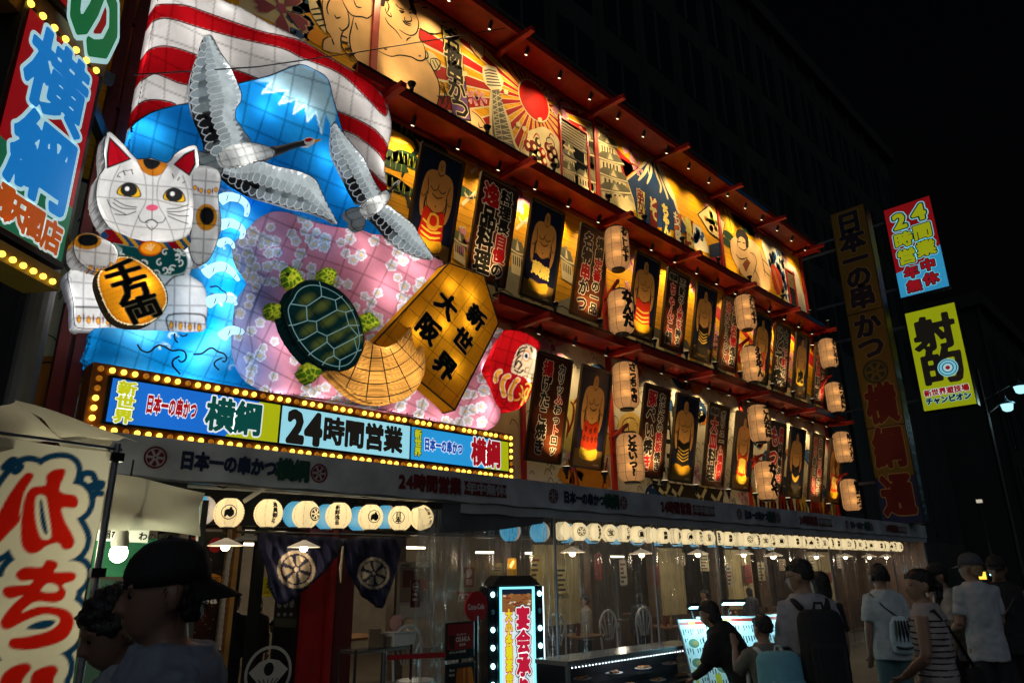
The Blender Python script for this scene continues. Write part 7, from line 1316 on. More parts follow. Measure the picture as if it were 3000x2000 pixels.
b0 = (cx_ + .03, cy_, ztop + .12); mb = MB(); mb.lathe([(.001,0),(.08,0),(.08,.07),(.07,.075)], b0,20); bc = mb.build('beacon', mat('amber_base', (.3,.13,.01),.3, emit=(1,.5,.05), es=.12), t); mb = MB(); mb.lathe([(.072,.076),(.072,.19),(.06,.205),(.001,.21)], b0,20); mb.build('beacon_dome', mat('amber_dome', (.6,.25,.02),.1, emit=(1,.42,.03), es=.6, alpha=.6), bc, True); mb = MB(); mb.bar((b0[0] - .03, b0[1], b0[2] + .1),(b0[0] + .035, b0[1], b0[2] + .17),.02,.03); mb.build('reflector', mat_emit('beacon_glow', (1,.7,.2),5), bc)
lamp('pillar_light', 'AREA', (cx_, yF - .06,1.0),7,(.35,.85,1), t, .5,(cx_, yF - 3,.9))
t.rotation_euler.z = -.42; t.scale = (.76,1,1)
# round cola sign and poster stand
c_ = QP((255,980),-1.6); t = thing('round_sign_stand', 'round red cola sign on a post over framed posters', 'sign', (c_[0],-1.6,0)); r_ = .165
mb = MB(); mb.tube([(c_[0],-1.58,0),(c_[0],-1.58, c_[2] - .1)],.03,10); mb.build('post', BLACKM, t)
mb = MB(); mb.tube([(c_[0],-1.6, c_[2]),(c_[0],-1.57, c_[2])], r_, 32); mb.build('disc', mat('cola_red', (.42,.012,.02),.3), t); a = Art((c_[0],-1.601, c_[2]),(1,0,0),(0,0,1),.003,.001); a.text('Coca-Cola', -.125,0,.075, srgb('e8e0dc'),.02,(), False, .72,1.1); a.build('lettering', PAINT, t)
def framed(p, draw):
    q = onY(PX('Q', *p),-1.62); x0, x1, z0, z1 = q[:, 0].min(), q[:, 0].max(), q[2:, 2].mean(), q[:2,2].mean(); mb = MB(); mb.box((x0 - .02,-1.62, z0 - .02),(x1 + .02,-1.59, z1 + .02)); f_ = mb.build('poster_frame', BLACKM, t, bevel=.012); a = Art((x0,-1.621, z0),(1,0,0),(0,0,1),.003,.0012); draw(a, x1 - x0, z1 - z0); a.build('poster_print', POS, f_)
def osaka(a, w_, h):
    a.rect(0,0, w_, h, srgb('8c1416'),0); a.rect(0,0, w_, h * .24, srgb('141212'),1); C_ = srgb('e0d4c8'); a.L = 2; a.text('WELCOME TO', w_ * .36, h * .68, h * .07, C_, .015,(), False, .8); a.L = 2; a.text('OSAKA', w_ * .36, h * .54, h * .2, C_, .03,(), False, .85); a.L = 2; a.text('新世界', w_ * .48, h * .37, h * .09, C_, .02); a.L = 2; a.text('いらっしゃいませ大阪', w_ * .08, h * .17, h * .085, C_, .03,(), False, .85); a.fill([(w_ * .04, h * .68),(w_ * .28, h * .68),(w_ * .25, h * .28),(w_ * .08, h * .28)], srgb('3a1410'),2)
def prawns(a, w_, h):
    a.rect(0,0, w_, h, srgb('1a120c'),0)
    for k in range(9): x = w_ * (.35 + .07 * k); a.fill([(x - .02,0),(x + .03,0),(x + .035 - k * .004, h * .75),(x - .005 - k * .004, h * .85)], random.choice([srgb('c8701a'), srgb('a85a14'), srgb('e08a2a')]),1 + k % 3,2)
    a.L = 5; a.text('Best', w_ * .08, h * .85, h * .13, srgb('d8d0c0'),.02); a.L = 5; a.text('Match', w_ * .06, h * .68, h * .13, srgb('d8d0c0'),.02,(), False, .8)
framed([(30,1112),(228,1112),(226,1378),(28,1360)], osaka); framed([(30,1425),(232,1425),(230,1640),(28,1640)], prawns)
mb = MB(); xq = QP((130,1400),-1.58)[0]; mb.tube([(xq, -1.57,0),(xq, -1.57, c_[2] - .2)],.02,8); mb.build('poster_post', BLACKM, t)
# queue barrier
c_ = FQ((1290,1360),-1.5); t = thing('queue_post', 'chrome queue post with a red belt by the entrance', 'barrier', (c_[0],-1.5,0)); zq = c_[2]
mb = MB(); mb.tube([(c_[0],-1.5,.02),(c_[0],-1.5, zq)],.03,12); mb.build('post', mat('chrome', (.5,.5,.5),.15, metal=1), t); mb = MB(); mb.lathe([(.001,0),(.16,0),(.15,.02),(.03,.03)],(c_[0],-1.5,.004),20); mb.build('base', MATS['chrome'], t); mb = MB(); mb.bar((c_[0] + .03,-1.5, zq - .06),(QP((15,1420),-1.62)[0],-1.62, zq - .08),.004,.05); mb.build('belt', mat('red_belt', (.3,.01,.015),.6), t)
# ================================================================== market tent, banner, bulb on the corner
TEN = mat_paper('tent_cloth', .45,.2,2, col=(.5,.46,.36))
V_ = lambda p, d: atdist(PX('V', p), d)[0]
t = thing('market_tent', 'cream canvas market tent behind the big lettered banner', 'tent', (*V_((300,800),4.8)[:2],0))
def cloth(pts_d, name, material, parent, sub=10, sag=.03):
    q = np.array([V_(p, d) for p, d in pts_d]); mb = MB(); V = []
    for j in range(sub + 1):
        for i in range(sub + 1):
            u, v = i / sub, j / sub; p = (q[0] * (1 - u) + q[1] * u) * (1 - v) + (q[3] * (1 - u) + q[2] * u) * v; p = p + np.array([0,0,-sag * math.sin(math.pi * u) * math.sin(math.pi * v)]) + .012 * np.array([math.sin(u * 9 + v * 5), math.cos(v * 7 + u * 3), math.sin(u * 5 - v * 8)]); V.append(p)
    n = sub + 1; mb.add(V, [(j * n + i, j * n + i + 1,(j + 1) * n + i + 1,(j + 1) * n + i) for j in range(sub) for i in range(sub)]); return mb.build(name, material, parent, True)
cloth([((-260,260),3.2),((75,122),5.4),((340,335),4.7),((-260,420),3.1)], 'canopy', TEN, t, 12,.05); cloth([((75,122),5.4),((700,330),6.0),((565,320),4.75),((335,333),4.7)], 'canopy_side', TEN, t)
cloth([((530,495),4.7),((1040,590),5.0),((1010,820),5.0),((480,770),4.7)], 'valance', TEN, t, 14,.02)
cloth([((300,318),4.7),((570,320),4.72),((560,500),4.72),((300,480),4.7)], 'valance', TEN, t, 8,.01)
cloth([((470,800),5.8),((1010,850),6.1),((990,1050),6.1),((470,1010),5.8)], 'green_backdrop', mat('green_cloth', (.02,.16,.07),.7, var=.2), t); cloth([((440,1040),5.6),((900,1080),5.9),((880,1600),5.9),((380,1600),5.6)], 'dark_backdrop', mat('dark_green_cloth', (.01,.035,.022),.8), t)
for p, d in (((1025,800),5.02),((470,800),4.72)): q = V_(p, d); mb = MB(); mb.box((q[0] - .02, q[1] - .02,0),(q[0] + .02, q[1] + .02, q[2] + .2)); mb.build('leg', mat('tent_leg', (.14,.13,.1),.5), t)
q0, q1 = V_((500,790),5.3), V_((760,805),5.4); u = q1 - q0; L_w = np.linalg.norm(u); a = Art(q0 - [0,0,.03], u / L_w, (0,0,1),0,.001); a.rect(0,-.03, L_w, .05, srgb('d8d4c8'),0); a.L = 1; a.text('稲ひで わのまり!!', .05,.01,.055, INK, .04,(), False, 1.05, n=40); a.build('name_strip', PAINT, t)
q = V_((605,905),4.9); t2 = thing('bare_bulb', 'bare glowing bulb hanging under the tent canopy', 'lamp', q); mb = MB(); mb.ball(q, .05,14, sc=(1,1,1.1)); mb.build('globe', mat_emit('tent_bulb', (.9,1,.72),22), t2, True); mb = MB(); mb.lathe([(.045,.035),(.05,.06),(.03,.14),(.02,.2),(.001,.2)], q, 14); mb.build('socket', mat('bulb_socket', (.5,.52,.45),.4), t2, True); mb = MB(); mb.tube([q + [0,0,.2], q + [.01,.02,.55]],.006,5); mb.build('cord', BLACKM, t2); lamp('bulb_light', 'POINT', q - [0,.0,.09],17,(.92,1,.72), t2,.05)
# nobori banner, brushed red letters edged cream and blue
pl0, pl1 = V_((597,345),3.95), V_((425,1470),3.95); t = thing('nobori_banner', 'tall cream banner with big red and blue edged lettering on a grey pole', 'banner', (pl1[0], pl1[1],0))
pole_xy = (pl0[:2] + pl1[:2]) / 2; mb = MB(); mb.tube([(*pole_xy, 0),(*pole_xy, pl0[2])],.016,10); mb.build('pole', GS, t); 
ub = V_((0,385),3.75)[:2] - V_((545,395),3.95)[:2]; ub = np.array([*ub, 0]); ub /= np.linalg.norm(ub); u = -ub; o_ = np.array([*pole_xy, 0]) + ub * .03; nB = np.cross(u, (0,0,1)); a = Art(o_, u, (0,0,1),.0,.0012)
ztb = V_((545,392),3.95)[2]; a.off = .004
mb = MB(); mb.tube([a.pos(np.array([(.05, ztb + .02)]),0)[0], a.pos(np.array([(-.75, ztb + .02)]),0)[0]],.008,8); mb.build('cross_bar', GS, t)
shp = [[(150,495),(168,515),(120,590),(95,690),(95,740),(40,800),(-20,860),(-60,860),(-40,760),(10,650),(70,560),(120,505)],
       [(330,475),(335,500),(305,575),(330,600),(385,610),(402,640),(385,674),(318,674),(335,740),(370,800),(388,845),(370,880),(330,884),(300,852),(240,868),(200,897),(150,907),(110,872),(100,800),(105,700),(122,620),(160,570),(230,558),(237,510),(275,480)],
       [(85,1000),(130,975),(215,975),(240,940),(290,945),(302,970),(285,1000),(370,1000),(400,1015),(385,1045),(330,1065),(347,1100),(330,1140),(280,1157),(210,1150),(160,1162),(110,1207),(200,1177),(310,1182),(370,1207),(387,1260),(350,1332),(270,1372),(150,1396),(60,1392),(38,1370),(55,1340),(130,1330),(240,1305),(300,1270),(310,1240),(285,1222),(220,1217),(120,1252),(40,1292),(3,1282),(5,1240),(60,1170),(115,1120),(50,1137),(12,1115),(20,1080),(70,1070),(150,1065),(165,1042),(110,1047),(80,1025)],
       [(130,1463),(152,1490),(112,1540),(60,1640),(-20,1640),(0,1530),(60,1480)],[(270,1475),(294,1500),(270,1545),(245,1640),(150,1640),(150,1530),(200,1490)]]
pts = [smooth_pts(a.loc(PX('V', *s_)), True, 3) for s_ in shp]
gu, gv = np.meshgrid(np.linspace(-.75,0,100), np.linspace(.5, ztb, 250)); P = np.stack([gu.ravel(), gv.ravel()],1); c = lay(srgb('d6cfbc'))(P); BLU = srgb('123a5c'); CRB = srgb('e2d8c0')
for wd, cc in ((.15, BLU),(.095, CRB)):
    for q in pts: pline(c, P, q, wd, cc, .007, True)
for q in pts: pfill(c, P, q, CRB, .007)
for q in pts: pfill(c, P, q, srgb('c41c10'),.007)
for q, cc in (([(182,615),(230,615),(245,680),(264,800),(255,832),(215,832),(190,780),(175,700)], CRB),([(200,640),(213,640),(225,700),(245,800),(225,800),(205,740)], BLU),([(213,1095),(250,1058),(300,1070),(305,1097),(260,1105)], CRB),([(130,1290),(200,1252),(280,1246),(282,1264),(230,1290)], BLU)): pfill(c, P, smooth_pts(a.loc(PX('V', *q)), True, 3), cc, .007)
for q in ([(10,470),(60,430),(100,460),(70,490),(50,465)],[(415,525),(430,500),(470,500),(490,540),(520,550)],[(450,570),(470,560),(490,575),(515,565)],[(470,620),(490,600),(515,600)]): pline(c, P, smooth_pts(a.loc(PX('V', *q))),.03, BLU, .006)
W3 = a.pos(P, 0) + np.outer(.012 * np.sin(P[:, 0] * 9 + P[:, 1] * 3) + .008 * np.sin(P[:, 1] * 7), a.n); me = bpy.data.meshes.new('lettered_cloth'); me.from_pydata((W3 - base_of(t)).tolist(),[],[(r_ * 100 + k, r_ * 100 + k + 1, r_ * 100 + k + 101, r_ * 100 + k + 100) for r_ in range(249) for k in range(99)]); at = me.color_attributes.new('Col', 'FLOAT_COLOR', 'POINT'); buf = np.ones((len(P),4), np.float32); buf[:, :3] = c; at.data.foreach_set('color', buf.ravel()); me.polygons.foreach_set('use_smooth', [True] * len(me.polygons)); me.materials.append(mat_paper('banner_print', .6,.12,4)); o = bpy.data.objects.new('lettered_cloth', me); COL.objects.link(o); o.parent = t
for p_, d_, lb in (((170,885),4.75, 'nearer'),((248,822),5.5, 'farther')):
    q = V_(p_, d_); t2 = thing('bare_bulb', lb + ' bare bulb shining through the lettered banner', 'lamp', q); mb = MB(); mb.ball(q, .05,14); mb.build('globe', MATS['tent_bulb'], t2, True); mb = MB(); mb.tube([q + [0,0,.05], q + [0,0,.4]],.012,6); mb.build('cord', BLACKM, t2); lamp('bulb_light', 'POINT', q - [0,.09,0],11,(1,.88,.62), t2,.05)
for z in (ztb - .02, ztb - .55): mb = MB(); mb.box(tuple(np.array([*pole_xy, z]) - [.03,.03,.02]), tuple(np.array([*pole_xy, z]) + [.03,.03,.02])); mb.build('clip', BLACKM, t)
# ================================================================== blade signs on the corner, left
uS = rays(np.array([(1720., 1676.)]))[0]; uS = np.array([uS[0], uS[1],0]); uS /= np.linalg.norm(uS); nS = np.cross(uS, (0,0,1)); pr = onY(np.array([(235., 500.)]),-1.2)[0]; oS = np.array([pr[0], pr[1],0])
SIGNLIT = mat_print('corner_sign_lit', rough=.3, emit=.62, dirt=.1, dscale=1)
def blade(corners, th=.22):
    a = Art(oS, uS, (0,0,1),0,.002); q = a.loc(corners); return a, q
a, q = blade(PX('A', (175,45),(575,455),(345,1500))); xr = (q[1][0] + q[2][0]) / 2; xl = q[0][0]; z1, z0 = (q[0][1] + q[1][1]) / 2, q[2][1]
t = thing('blade_sign', 'lit red blade sign with blue brushed characters and a green foot', 'sign', a.pos(np.array([(xr, z0)]),0)[0])
def slab(x0, x1, z0, z1, y0, y1, name, material, parent):
    P = [oS + uS * x + nS * y + np.array([0,0, z]) for y in (y0, y1) for x, z in ((x0, z0),(x1, z0),(x1, z1),(x0, z1))]; mb = MB(); mb.add(P, [(3,2,1,0),(4,5,6,7),(0,1,5,4),(1,2,6,5),(2,3,7,6),(3,0,4,7)]); return mb.build(name, material, parent)
slab(xl - .05, xr + .05, z0 - .05, z1 + .05,-.26,-.01, 'sign_box', BLACKM, t)
a.off = .0; a.rect(xl, z0, xr, z1, srgb('9a1018'),0); hS = z1 - z0; wS_ = xr - xl
gq = a.loc(PX('A', (0,960),(90,1010),(260,1110),(390,1180),(345,1500),(0,1300))); a.fill([(xl, z0),(xr, z0),(xr, z0 + hS * .27),(xl + wS_ * .5, z0 + hS * .33),(xl, z0 + hS * .36)], srgb('1c6a4a'),1)
h1 = a.loc(PX('A', (330,480)))[0]; h2 = a.loc(PX('A', (245,940)))[0]; sz = abs(h1[1] - h2[1]) * 1.0; a.L = 2
for p, ch in ((h1, '横'),(h2, '綱')): a.glyph(ch, p[0], p[1], sz, srgb('c2f0f8'),.075,2,.0, wS_ / sz * .82,1.0,80); 
for p, ch in ((h1, '横'),(h2, '綱')): a.glyph(ch, p[0], p[1], sz, srgb('1a86dc'),.034,3,.0, wS_ / sz * .82,1.0,80)
for ch, p in (('通', (10,1150)),('天', (95,1215)),('閣', (190,1280)),('店', (295,1360))): x, y = a.loc(PX('A', p))[0]; s_ = wS_ * .27; a.glyph(ch, x, y, s_, srgb('d8ece8'),.12,2,0,.95,1.25); a.glyph(ch, x, y, s_, srgb('c0541a'),.05,3,0,.95,1.25)
a.build('lit_face', SIGNLIT, t)
# yellow bulb shelf under it and bulb strip above
slab(xl - .1, xr + .0, z0 - .28, z0 - .12,-.3,.03, 'bulb_shelf', mat('yellow_tin', (.2,.14,.02),.5), t)
for k in range(9): P = oS + uS * (xr - .12 - .11 * k) + nS * .06 + np.array([0,0, z0 - .24]); o = bm_.copy(); o.parent = t; COL.objects.link(o); o.location = Vector(P) - t.location
a2, q2 = blade(PX('A', (380,0),(620,300),(690,0))); t2 = thing('upper_blade_sign', 'upper red blade sign with a green character, above the bulb strip', 'sign', a2.pos(q2[1:2],0)[0]); zb = q2[1][1]; xr2 = q2[1][0]
slab(xr2 - 2.4, xr2 + .04, zb - .05, zb + 1.9,-.26,-.01, 'sign_box', BLACKM, t2); a2.rect(xr2 - 2.3, zb, xr2, zb + 1.8, srgb('8c1014'),0); x, y = a2.loc(PX('A', (550,70)))[0]; a2.glyph('の', x, y, .95, srgb('c2f0f0'),.1,1,0,.75,1.2); a2.glyph('の', x, y, .95, srgb('127040'),.05,2,0,.75,1.2); a2.build('lit_face', SIGNLIT, t2)
slab(xr2 - 2.4, xr2 + .06, zb - .42, zb - .08,-.24,-.04, 'bulb_tray', mat('amber_tray', (.2,.1,.02),.4), t2)
for k in range(14): P = oS + uS * (xr2 - .1 - .14 * k) + nS * .0 + np.array([0,0, zb - .3]); o = bm_.copy(); o.parent = t2; COL.objects.link(o); o.location = Vector(P) - t2.location; o.scale = (1.15,1.15,1.15)
# red steel frame the signs hang on
t3 = thing('steel_sign_frame', 'dark red steel frame between the blade signs and the striped lantern', 'frame', (1.2,-.5,2.6))
xp = [onY(np.array([p], float),-.55)[0][0] for p in ((345,420),(300,420))]
for x in xp: mb = MB(); mb.box((x - .05,-.6,2.6),(x + .05,-.5,10.5)); mb.build('column', REDD, t3)
mb = MB(); mb.box((xp[0] - .02,-.3,2.6),(xp[0] + .12,-.2,10.5)); mb.build('column', REDD, t3)
for z in (4.2,5.3,6.4,7.5): mb = MB(); mb.box((min(xp),-.59, z),(max(xp) + .06,-.52, z + .07)); mb.build('rung', REDD, t3)
for z in (4.6,6.1): P = oS + uS * (xr + .05) - nS * .15 + np.array([0,0, z]); mb = MB(); mb.bar(P, (xp[1],-.55, z - .1),.09,.14); mb.build('hanger', BLACKM, t3)
mb = MB(); q = onY(PX('A', (590,440)),-.7)[0]; mb.box(tuple(q - [.15,.05,.05]), tuple(q + [.1,.05,.05])); mb.build('junction_box', GS, t3)
mb = MB(); x = onY(PX('V', (110,60)),-.8)[0][0]; mb.tube([(x, -.8,0),(x, -.8,6)],.11,14); tag(mb.build('drain_pipe', mat('pipe_grey', (.10,.10,.10),.6)), 'thick grey pipe beside the red steel frame', 'pipe')
cb = np.vstack([onY(PX('A', (770,430)),-.7), onY(PX('B', (500,385)),-1.3), onY(PX('U', (1000,455)),-1.0), onY(PX('U', (2290,245)),-.8)]); mb = MB(); mb.tube(cb, .008,5); tag(mb.build('overhead_cable', BLACKM), 'thin black cable strung across the striped lantern to the eave', 'cable')
# mural strip behind the paper sculptures
m20 = mural(XL, 4.35, Z2 + .05, Z3); m20.build('mural', PRINT, bld)
# ================================================================== tall dark sign and lit signs at the far end
def ysign(X, y0, y1, z0, z1, th, label, name='projecting_sign'):
    t = thing(name, label, 'sign', (X, y1, z0)); mb = MB(); mb.box((X + .004, y1 - .03, z0 - .03),(X + th, y0 + .03, z1 + .03)); mb.build('sign_box', BLACKM, t)
    for z in (z0 + (z1 - z0) * .12, z0 + (z1 - z0) * .88): mb = MB(); mb.box((X + .12, y0, z - .04),(X + .2,1.6, z + .04)); mb.build('wall_arm', GS, t)
    a = Art((X, 0,0),(0,-1,0),(0,0,1),.002,.002); return t, a
def NX(X, *p):
    q = onX(PX('N', *p), X); return np.stack([-q[:, 1], q[:, 2]],1)
X = 23.0; e = NX(X, (130,205),(280,152),(345,1420),(520,1375)); w0, w1 = e[0][0], e[1][0]; zt = (e[0][1] + e[1][1]) / 2; zbl = NX(X, (343,1410))[0][1]
t, a = ysign(X, -w0,-w1,2.9, zt, .5, 'tall unlit yellow sign with navy and red characters down its face'); YEL = srgb('77611c')
a.rect(w0, zbl, w1, zt, YEL, 0); a.rect(w0,2.9, w1, zbl - .02, srgb('1c2c5c'),0)
for y in (NX(X, (213,665))[0][1], NX(X, (302,1185))[0][1]): a.rect(w0, y - .02, w1, y + .02, INK, 1)
cx = (w0 + w1) / 2
for ch, y, c in (('日', 240, 'n'),('本', 325, 'n'),('一', 410, 'n'),('の', 490, 'n'),('串', 580, 'n'),('か', 712, 'n'),('つ', 812, 'n'),('横', 1070, 'r'),('綱', 1272, 'r'),('通', 1490, 'r')):
    z = NX(X, (215 + (y - 245) * .178, y))[0][1]; s_ = .98 if c == 'n' else 1.25; a.glyph(ch, cx, z, s_, srgb('a88c50'),.075,2,0,.85 if c == 'n' else .72,.85 if c == 'n' else 1); a.glyph(ch, cx, z, s_, srgb('1a1c34') if c == 'n' else srgb('6a1410'),.05,3,0,.85 if c == 'n' else .72,.85 if c == 'n' else 1)
wheel(a, cx, NX(X, (345,920))[0][1],.38, srgb('2c3a2a'),3); a.build('painted_face', PAINT, t)
a = Art((X + .05,-w1 - .031,0),(1,0,0),(0,0,1),.002,.002); a.rect(0,2.9,.42,7.2, srgb('24404a'),0); a.L = 1; a.text('横綱', .21,6.6,.36, srgb('5a7a52'),.05,(), True); a.L = 1; a.text('日本一の串かつ', .21,5.7,.36, srgb('6a8a94'),.04,(), True, 1,1.15); a.build('side_lettering', PAINT, t)
LIT2 = mat_print('far_sign_lit', rough=.3, emit=.62, dirt=.12, dscale=.8)
X = 26.0
e = NX(X, (375,183),(583,117),(453,583),(677,530)); w0, w1, zt, zb_ = (e[0][0] + e[2][0]) / 2,(e[1][0] + e[3][0]) / 2, e[:2,1].mean(), e[2:, 1].mean(); ww, hh_ = w1 - w0, zt - zb_
t, a = ysign(X, -w0,-w1, zb_, zt, .3, 'lit red and cyan sign reading 24 in yellow, above the yellow one'); a.rect(w0, zb_, w1, zt, srgb('8f1216'),0); a.fill([(w0, zb_),(w1, zb_),(w1, zb_ + hh_ * .45),(w0 + ww * .6, zb_ + hh_ * .32),(w0, zb_ + hh_ * .27)], srgb('3aa6d8'),1)
CY = srgb('8fe0f0'); DK = srgb('0a1c28'); YG = srgb('b0b818'); rd = srgb('a01620')
for row, y, s_, c in (('24', .84,.42, YG),('時間', .62,.38, YG),('営業', .43,.38, YG),('年中', .25,.3, rd),('無休', .1,.3, rd)):
    for i, ch in enumerate(row): x = w0 + ww * (.5 + (i - .5) * (.42 if c == YG else .36)); y_ = zb_ + hh_ * (y + (.02 if i else -.01)); s2 = ww * s_ * (1.25 if row == '24' else 1); [a.glyph(ch, x, y_, s2, cc, w_, L, 0,1.05) for cc, w_, L in ((CY, .15,2),(DK, .105,3),(c, .05,4))]
a.build('lit_face', LIT2, t)
e = NX(X, (472,655),(698,607),(560,1103),(803,1070)); w0, w1, zt, zb_ = (e[0][0] + e[2][0]) / 2,(e[1][0] + e[3][0]) / 2, e[:2,1].mean(), e[2:, 1].mean(); ww, hh_ = w1 - w0, zt - zb_
t, a = ysign(X, -w0,-w1, zb_, zt, .3, 'lit yellow green sign with huge black characters and a target'); a.rect(w0, zb_, w1, zt, srgb('a8b214'),0)
for ch, x, y in (('射', .5,.74),('的', .52,.4)): a.glyph(ch, w0 + ww * x, zb_ + hh_ * y, ww * .86, INK, .045,1,0,1.0,.95)
tx, ty = w0 + ww * .62, zb_ + hh_ * .38; [a.ell(tx, ty, ww * r_, ww * r_, c, 2 + i, 28) for i, (r_, c) in enumerate(((.2, srgb('8fe0f0')),(.175, INK),(.16, srgb('8fe0f0')),(.115, srgb('1a78a0')),(.09, srgb('c8f0f4')),(.045, srgb('a01620'))))]
a.L = 2; a.text('新世界遊技場', w0 + ww * .14, zb_ + hh_ * .165, ww * .15, rd, .05,[(.11, srgb('dcecec'))], False, .98); a.L = 2; a.text('チャンピオン', w0 + ww * .14, zb_ + hh_ * .085, ww * .16, DK, .06,[(.11, srgb('9fe0e8'))], False, .93); a.build('lit_face', LIT2, t)
# ================================================================== dark neighbours
def tower(x0, x1, y0, y1, z1, label, cols, rows, face='y', name='office_building', dark=.014, z0=0):
    t = thing(name, label, 'building', ((x0 + x1) / 2,(y0 + y1) / 2,0)); mb = MB(); mb.box((x0, y0, z0),(x1, y1, z1)); mb.build('wall', mat('concrete_%d' % int(dark * 1000),(dark, dark * 1.05, dark * 1.08),.85, var=.3, scale=.6, bump=.1), t); GLS = mat('night_glass', (.012,.016,.02),.12)
    mb = MB(); mb.box((x0 - .3, y0 - .35, z1 - .6),(x1 + .3, y1, z1 + .1)); mb.build('cornice', MATS['concrete_%d' % int(dark * 1000)], t)
    for i in range(cols):
        for j in range(rows):
            xa, xb = x0 + (x1 - x0) * (i + .12) / cols, x0 + (x1 - x0) * (i + .88) / cols; za, zb = z1 - 1.2 - (j + 1) * 3.3, z1 - 1.2 - j * 3.3 - .9
            if za < 3: continue
            mb = MB(); mb.box((xa, y0 - .02, za),(xb, y0 + .01, zb)); w_ = mb.build('window', GLS, t); mb = MB(); mb.box(((xa + xb) / 2 - .04, y0 - .06, za),((xa + xb) / 2 + .04, y0 - .021, zb)); mb.build('mullion', BLACKM, w_)
        mb = MB(); xm = x0 + (x1 - x0) * i / cols; mb.box((xm - .12, y0 - .12,3),(xm + .12, y0 - .001, z1 - .6)); mb.build('pier', MATS['concrete_%d' % int(dark * 1000)], t)
    return t
tb = tower(9,40,1.5,14,24.2, 'tall dark office building rising behind the red eave', 15,4, z0=2.7); mb = MB(); mb.box((24.8,1.5,0),(40,14,2.69)); mb.build('ground_floor', DARKW, tb)
tower(41,60,-1.0,12,15, 'dark low building at the far end of the street', 7,4, dark=.011); tower(58,75,-22,-4,13, 'dark building closing the far end of the street', 6,3, dark=.01)
# ================================================================== street lamp and small far lights
t = thing('street_lamp', 'dark street lamp with two lit bell shaped heads', 'street lamp', (30,-3.0,0)); pz = onX(PX('N', (860,1160)),30)[0]
mb = MB(); mb.tube([(30, pz[1],0),(30, pz[1],8.6)],[.09,.06],10); mb.build('pole', BLACKM, t)
for p in ((943,1085),(1003,1003)):
    q = onX(PX('N', p),30)[0]; mb = MB(); mb.lathe([(.03,.34),(.05,.3),(.1,.22),(.24,.15),(.255,.12),(.22,.1)], q, 18); mb.build('hood', mat('lamp_hood', (.03,.08,.1),.4), t, True); mb = MB(); mb.lathe([(.2,.11),(.16,-.1),(.09,-.15),(.001,-.155)], q, 16); mb.build('globe', mat_emit('street_lamp_glass', (.45,.9,1),1.2), t, True)
    mb = MB(); th = np.linspace(0, math.pi / 2,9); y0_ = pz[1]; mb.tube([(30, y0_ + (q[1] - y0_) * math.sin(a_), q[2] + .42 - .55 * math.cos(a_) + .15 * math.sin(2 * a_)) for a_ in th],.035,8); mb.build('arm', BLACKM, t); lamp('lamp_light', 'POINT', (q[0], q[1], q[2] - .35),30,(.6,.95,1), t, .15)
for p, w_, h_, c, s_, lab in (((1865,705),.3,.3,(.3,.85,1),6, 'small bright cyan lit sign far down the street'),((1745,745),.35,.22,(1,.55,.05),2, 'small amber lit sign far down the street'),((1745,175),.15,.1,(1,.9,.7),.5, 'small dim lit window far down the street')):
    q = onX(PX('I', p),27)[0]; mb = MB(); mb.box((27, q[1] - w_ / 2, q[2] - h_ / 2),(27.1, q[1] + w_ / 2, q[2] + h_ / 2)); t2 = thing('far_sign', lab, 'sign', q); mb.build('lit_face', mat_emit(lab.replace(' ', '_')[:30], c, s_), t2); mb = MB(); mb.box((27.1, q[1] - w_ / 2 - .04, q[2] - h_ / 2 - .04),(27.2, q[1] + w_ / 2 + .04, q[2] + h_ / 2 + .04)); mb.build('case', BLACKM, t2); mb = MB(); mb.tube([(27.15, q[1],0),(27.15, q[1], q[2] - h_ / 2)],.03,6); mb.build('post', BLACKM, t2)
# dark tarpaulin and box above the near curtain
t = thing('tarpaulin', 'dark grey tarpaulin slung under the awning beside the long lantern row', 'tarpaulin', (6.4,-1.0,2.2)); GQ = lambda p, Y: onY(PX('G', p), Y)[0]
q = np.array([GQ((330,375),-1.16), GQ((1000,470),-1.16), GQ((985,520),-1.16), GQ((720,560),-1.16), GQ((330,580),-1.16)]); mb = MB(); mb.add(np.vstack([q, q + [0,.01,0]]),[(0,1,2,3,4),(9,8,7,6,5)]); mb.build('sheet', mat('dark_tarp', (.07,.075,.085),.5, var=.3, scale=3, bump=.2), t)
# ================================================================== people
def loft(mb, secs, n=14):
    V = []
    for c, ax_, ay_ in secs:
        c = np.array(c, float); V += [c + np.array(ax_) * math.cos(2 * math.pi * j / n) + np.array(ay_) * math.sin(2 * math.pi * j / n) for j in range(n)]
    k = len(secs); mb.add(V, [(i * n + j, i * n + (j + 1) % n, (i + 1) * n + (j + 1) % n, (i + 1) * n + j) for i in range(k - 1) for j in range(n)] + [tuple(range(n - 1,-1,-1)), tuple((k - 1) * n + j for j in range(n))])
PEND = []
def blob(mb, name, material, parent, voxel, sm=4, disp=0):
    o = mb.build(name, material, parent); r = o.modifiers.new('r', 'REMESH'); r.mode = 'VOXEL'; r.voxel_size = voxel
    s_ = o.modifiers.new('s', 'SMOOTH'); s_.iterations = sm; s_.factor = .5
    if disp:
        tx = bpy.data.textures.new('clumps', 'CLOUDS'); tx.noise_scale = disp[1]; d = o.modifiers.new('d', 'DISPLACE'); d.texture = tx; d.strength = disp[0]; d.mid_level = .5
    PEND.append(o); return o
def skin_mat(k): return mat('skin_%d' % k, [(.3,.18,.12),(.2,.11,.075),(.45,.28,.2)][k],.5, var=.08)
def cloth_mat(name, col, bump=.5): return mat('cloth_' + name, col, .85, var=.12, scale=9, bump=bump)
HAIR = mat('black_hair', (.009,.008,.008),.55, var=.3, scale=60, bump=.5); HAIRB = mat('blond_hair', (.32,.22,.12),.6, var=.3, scale=60, bump=.5)
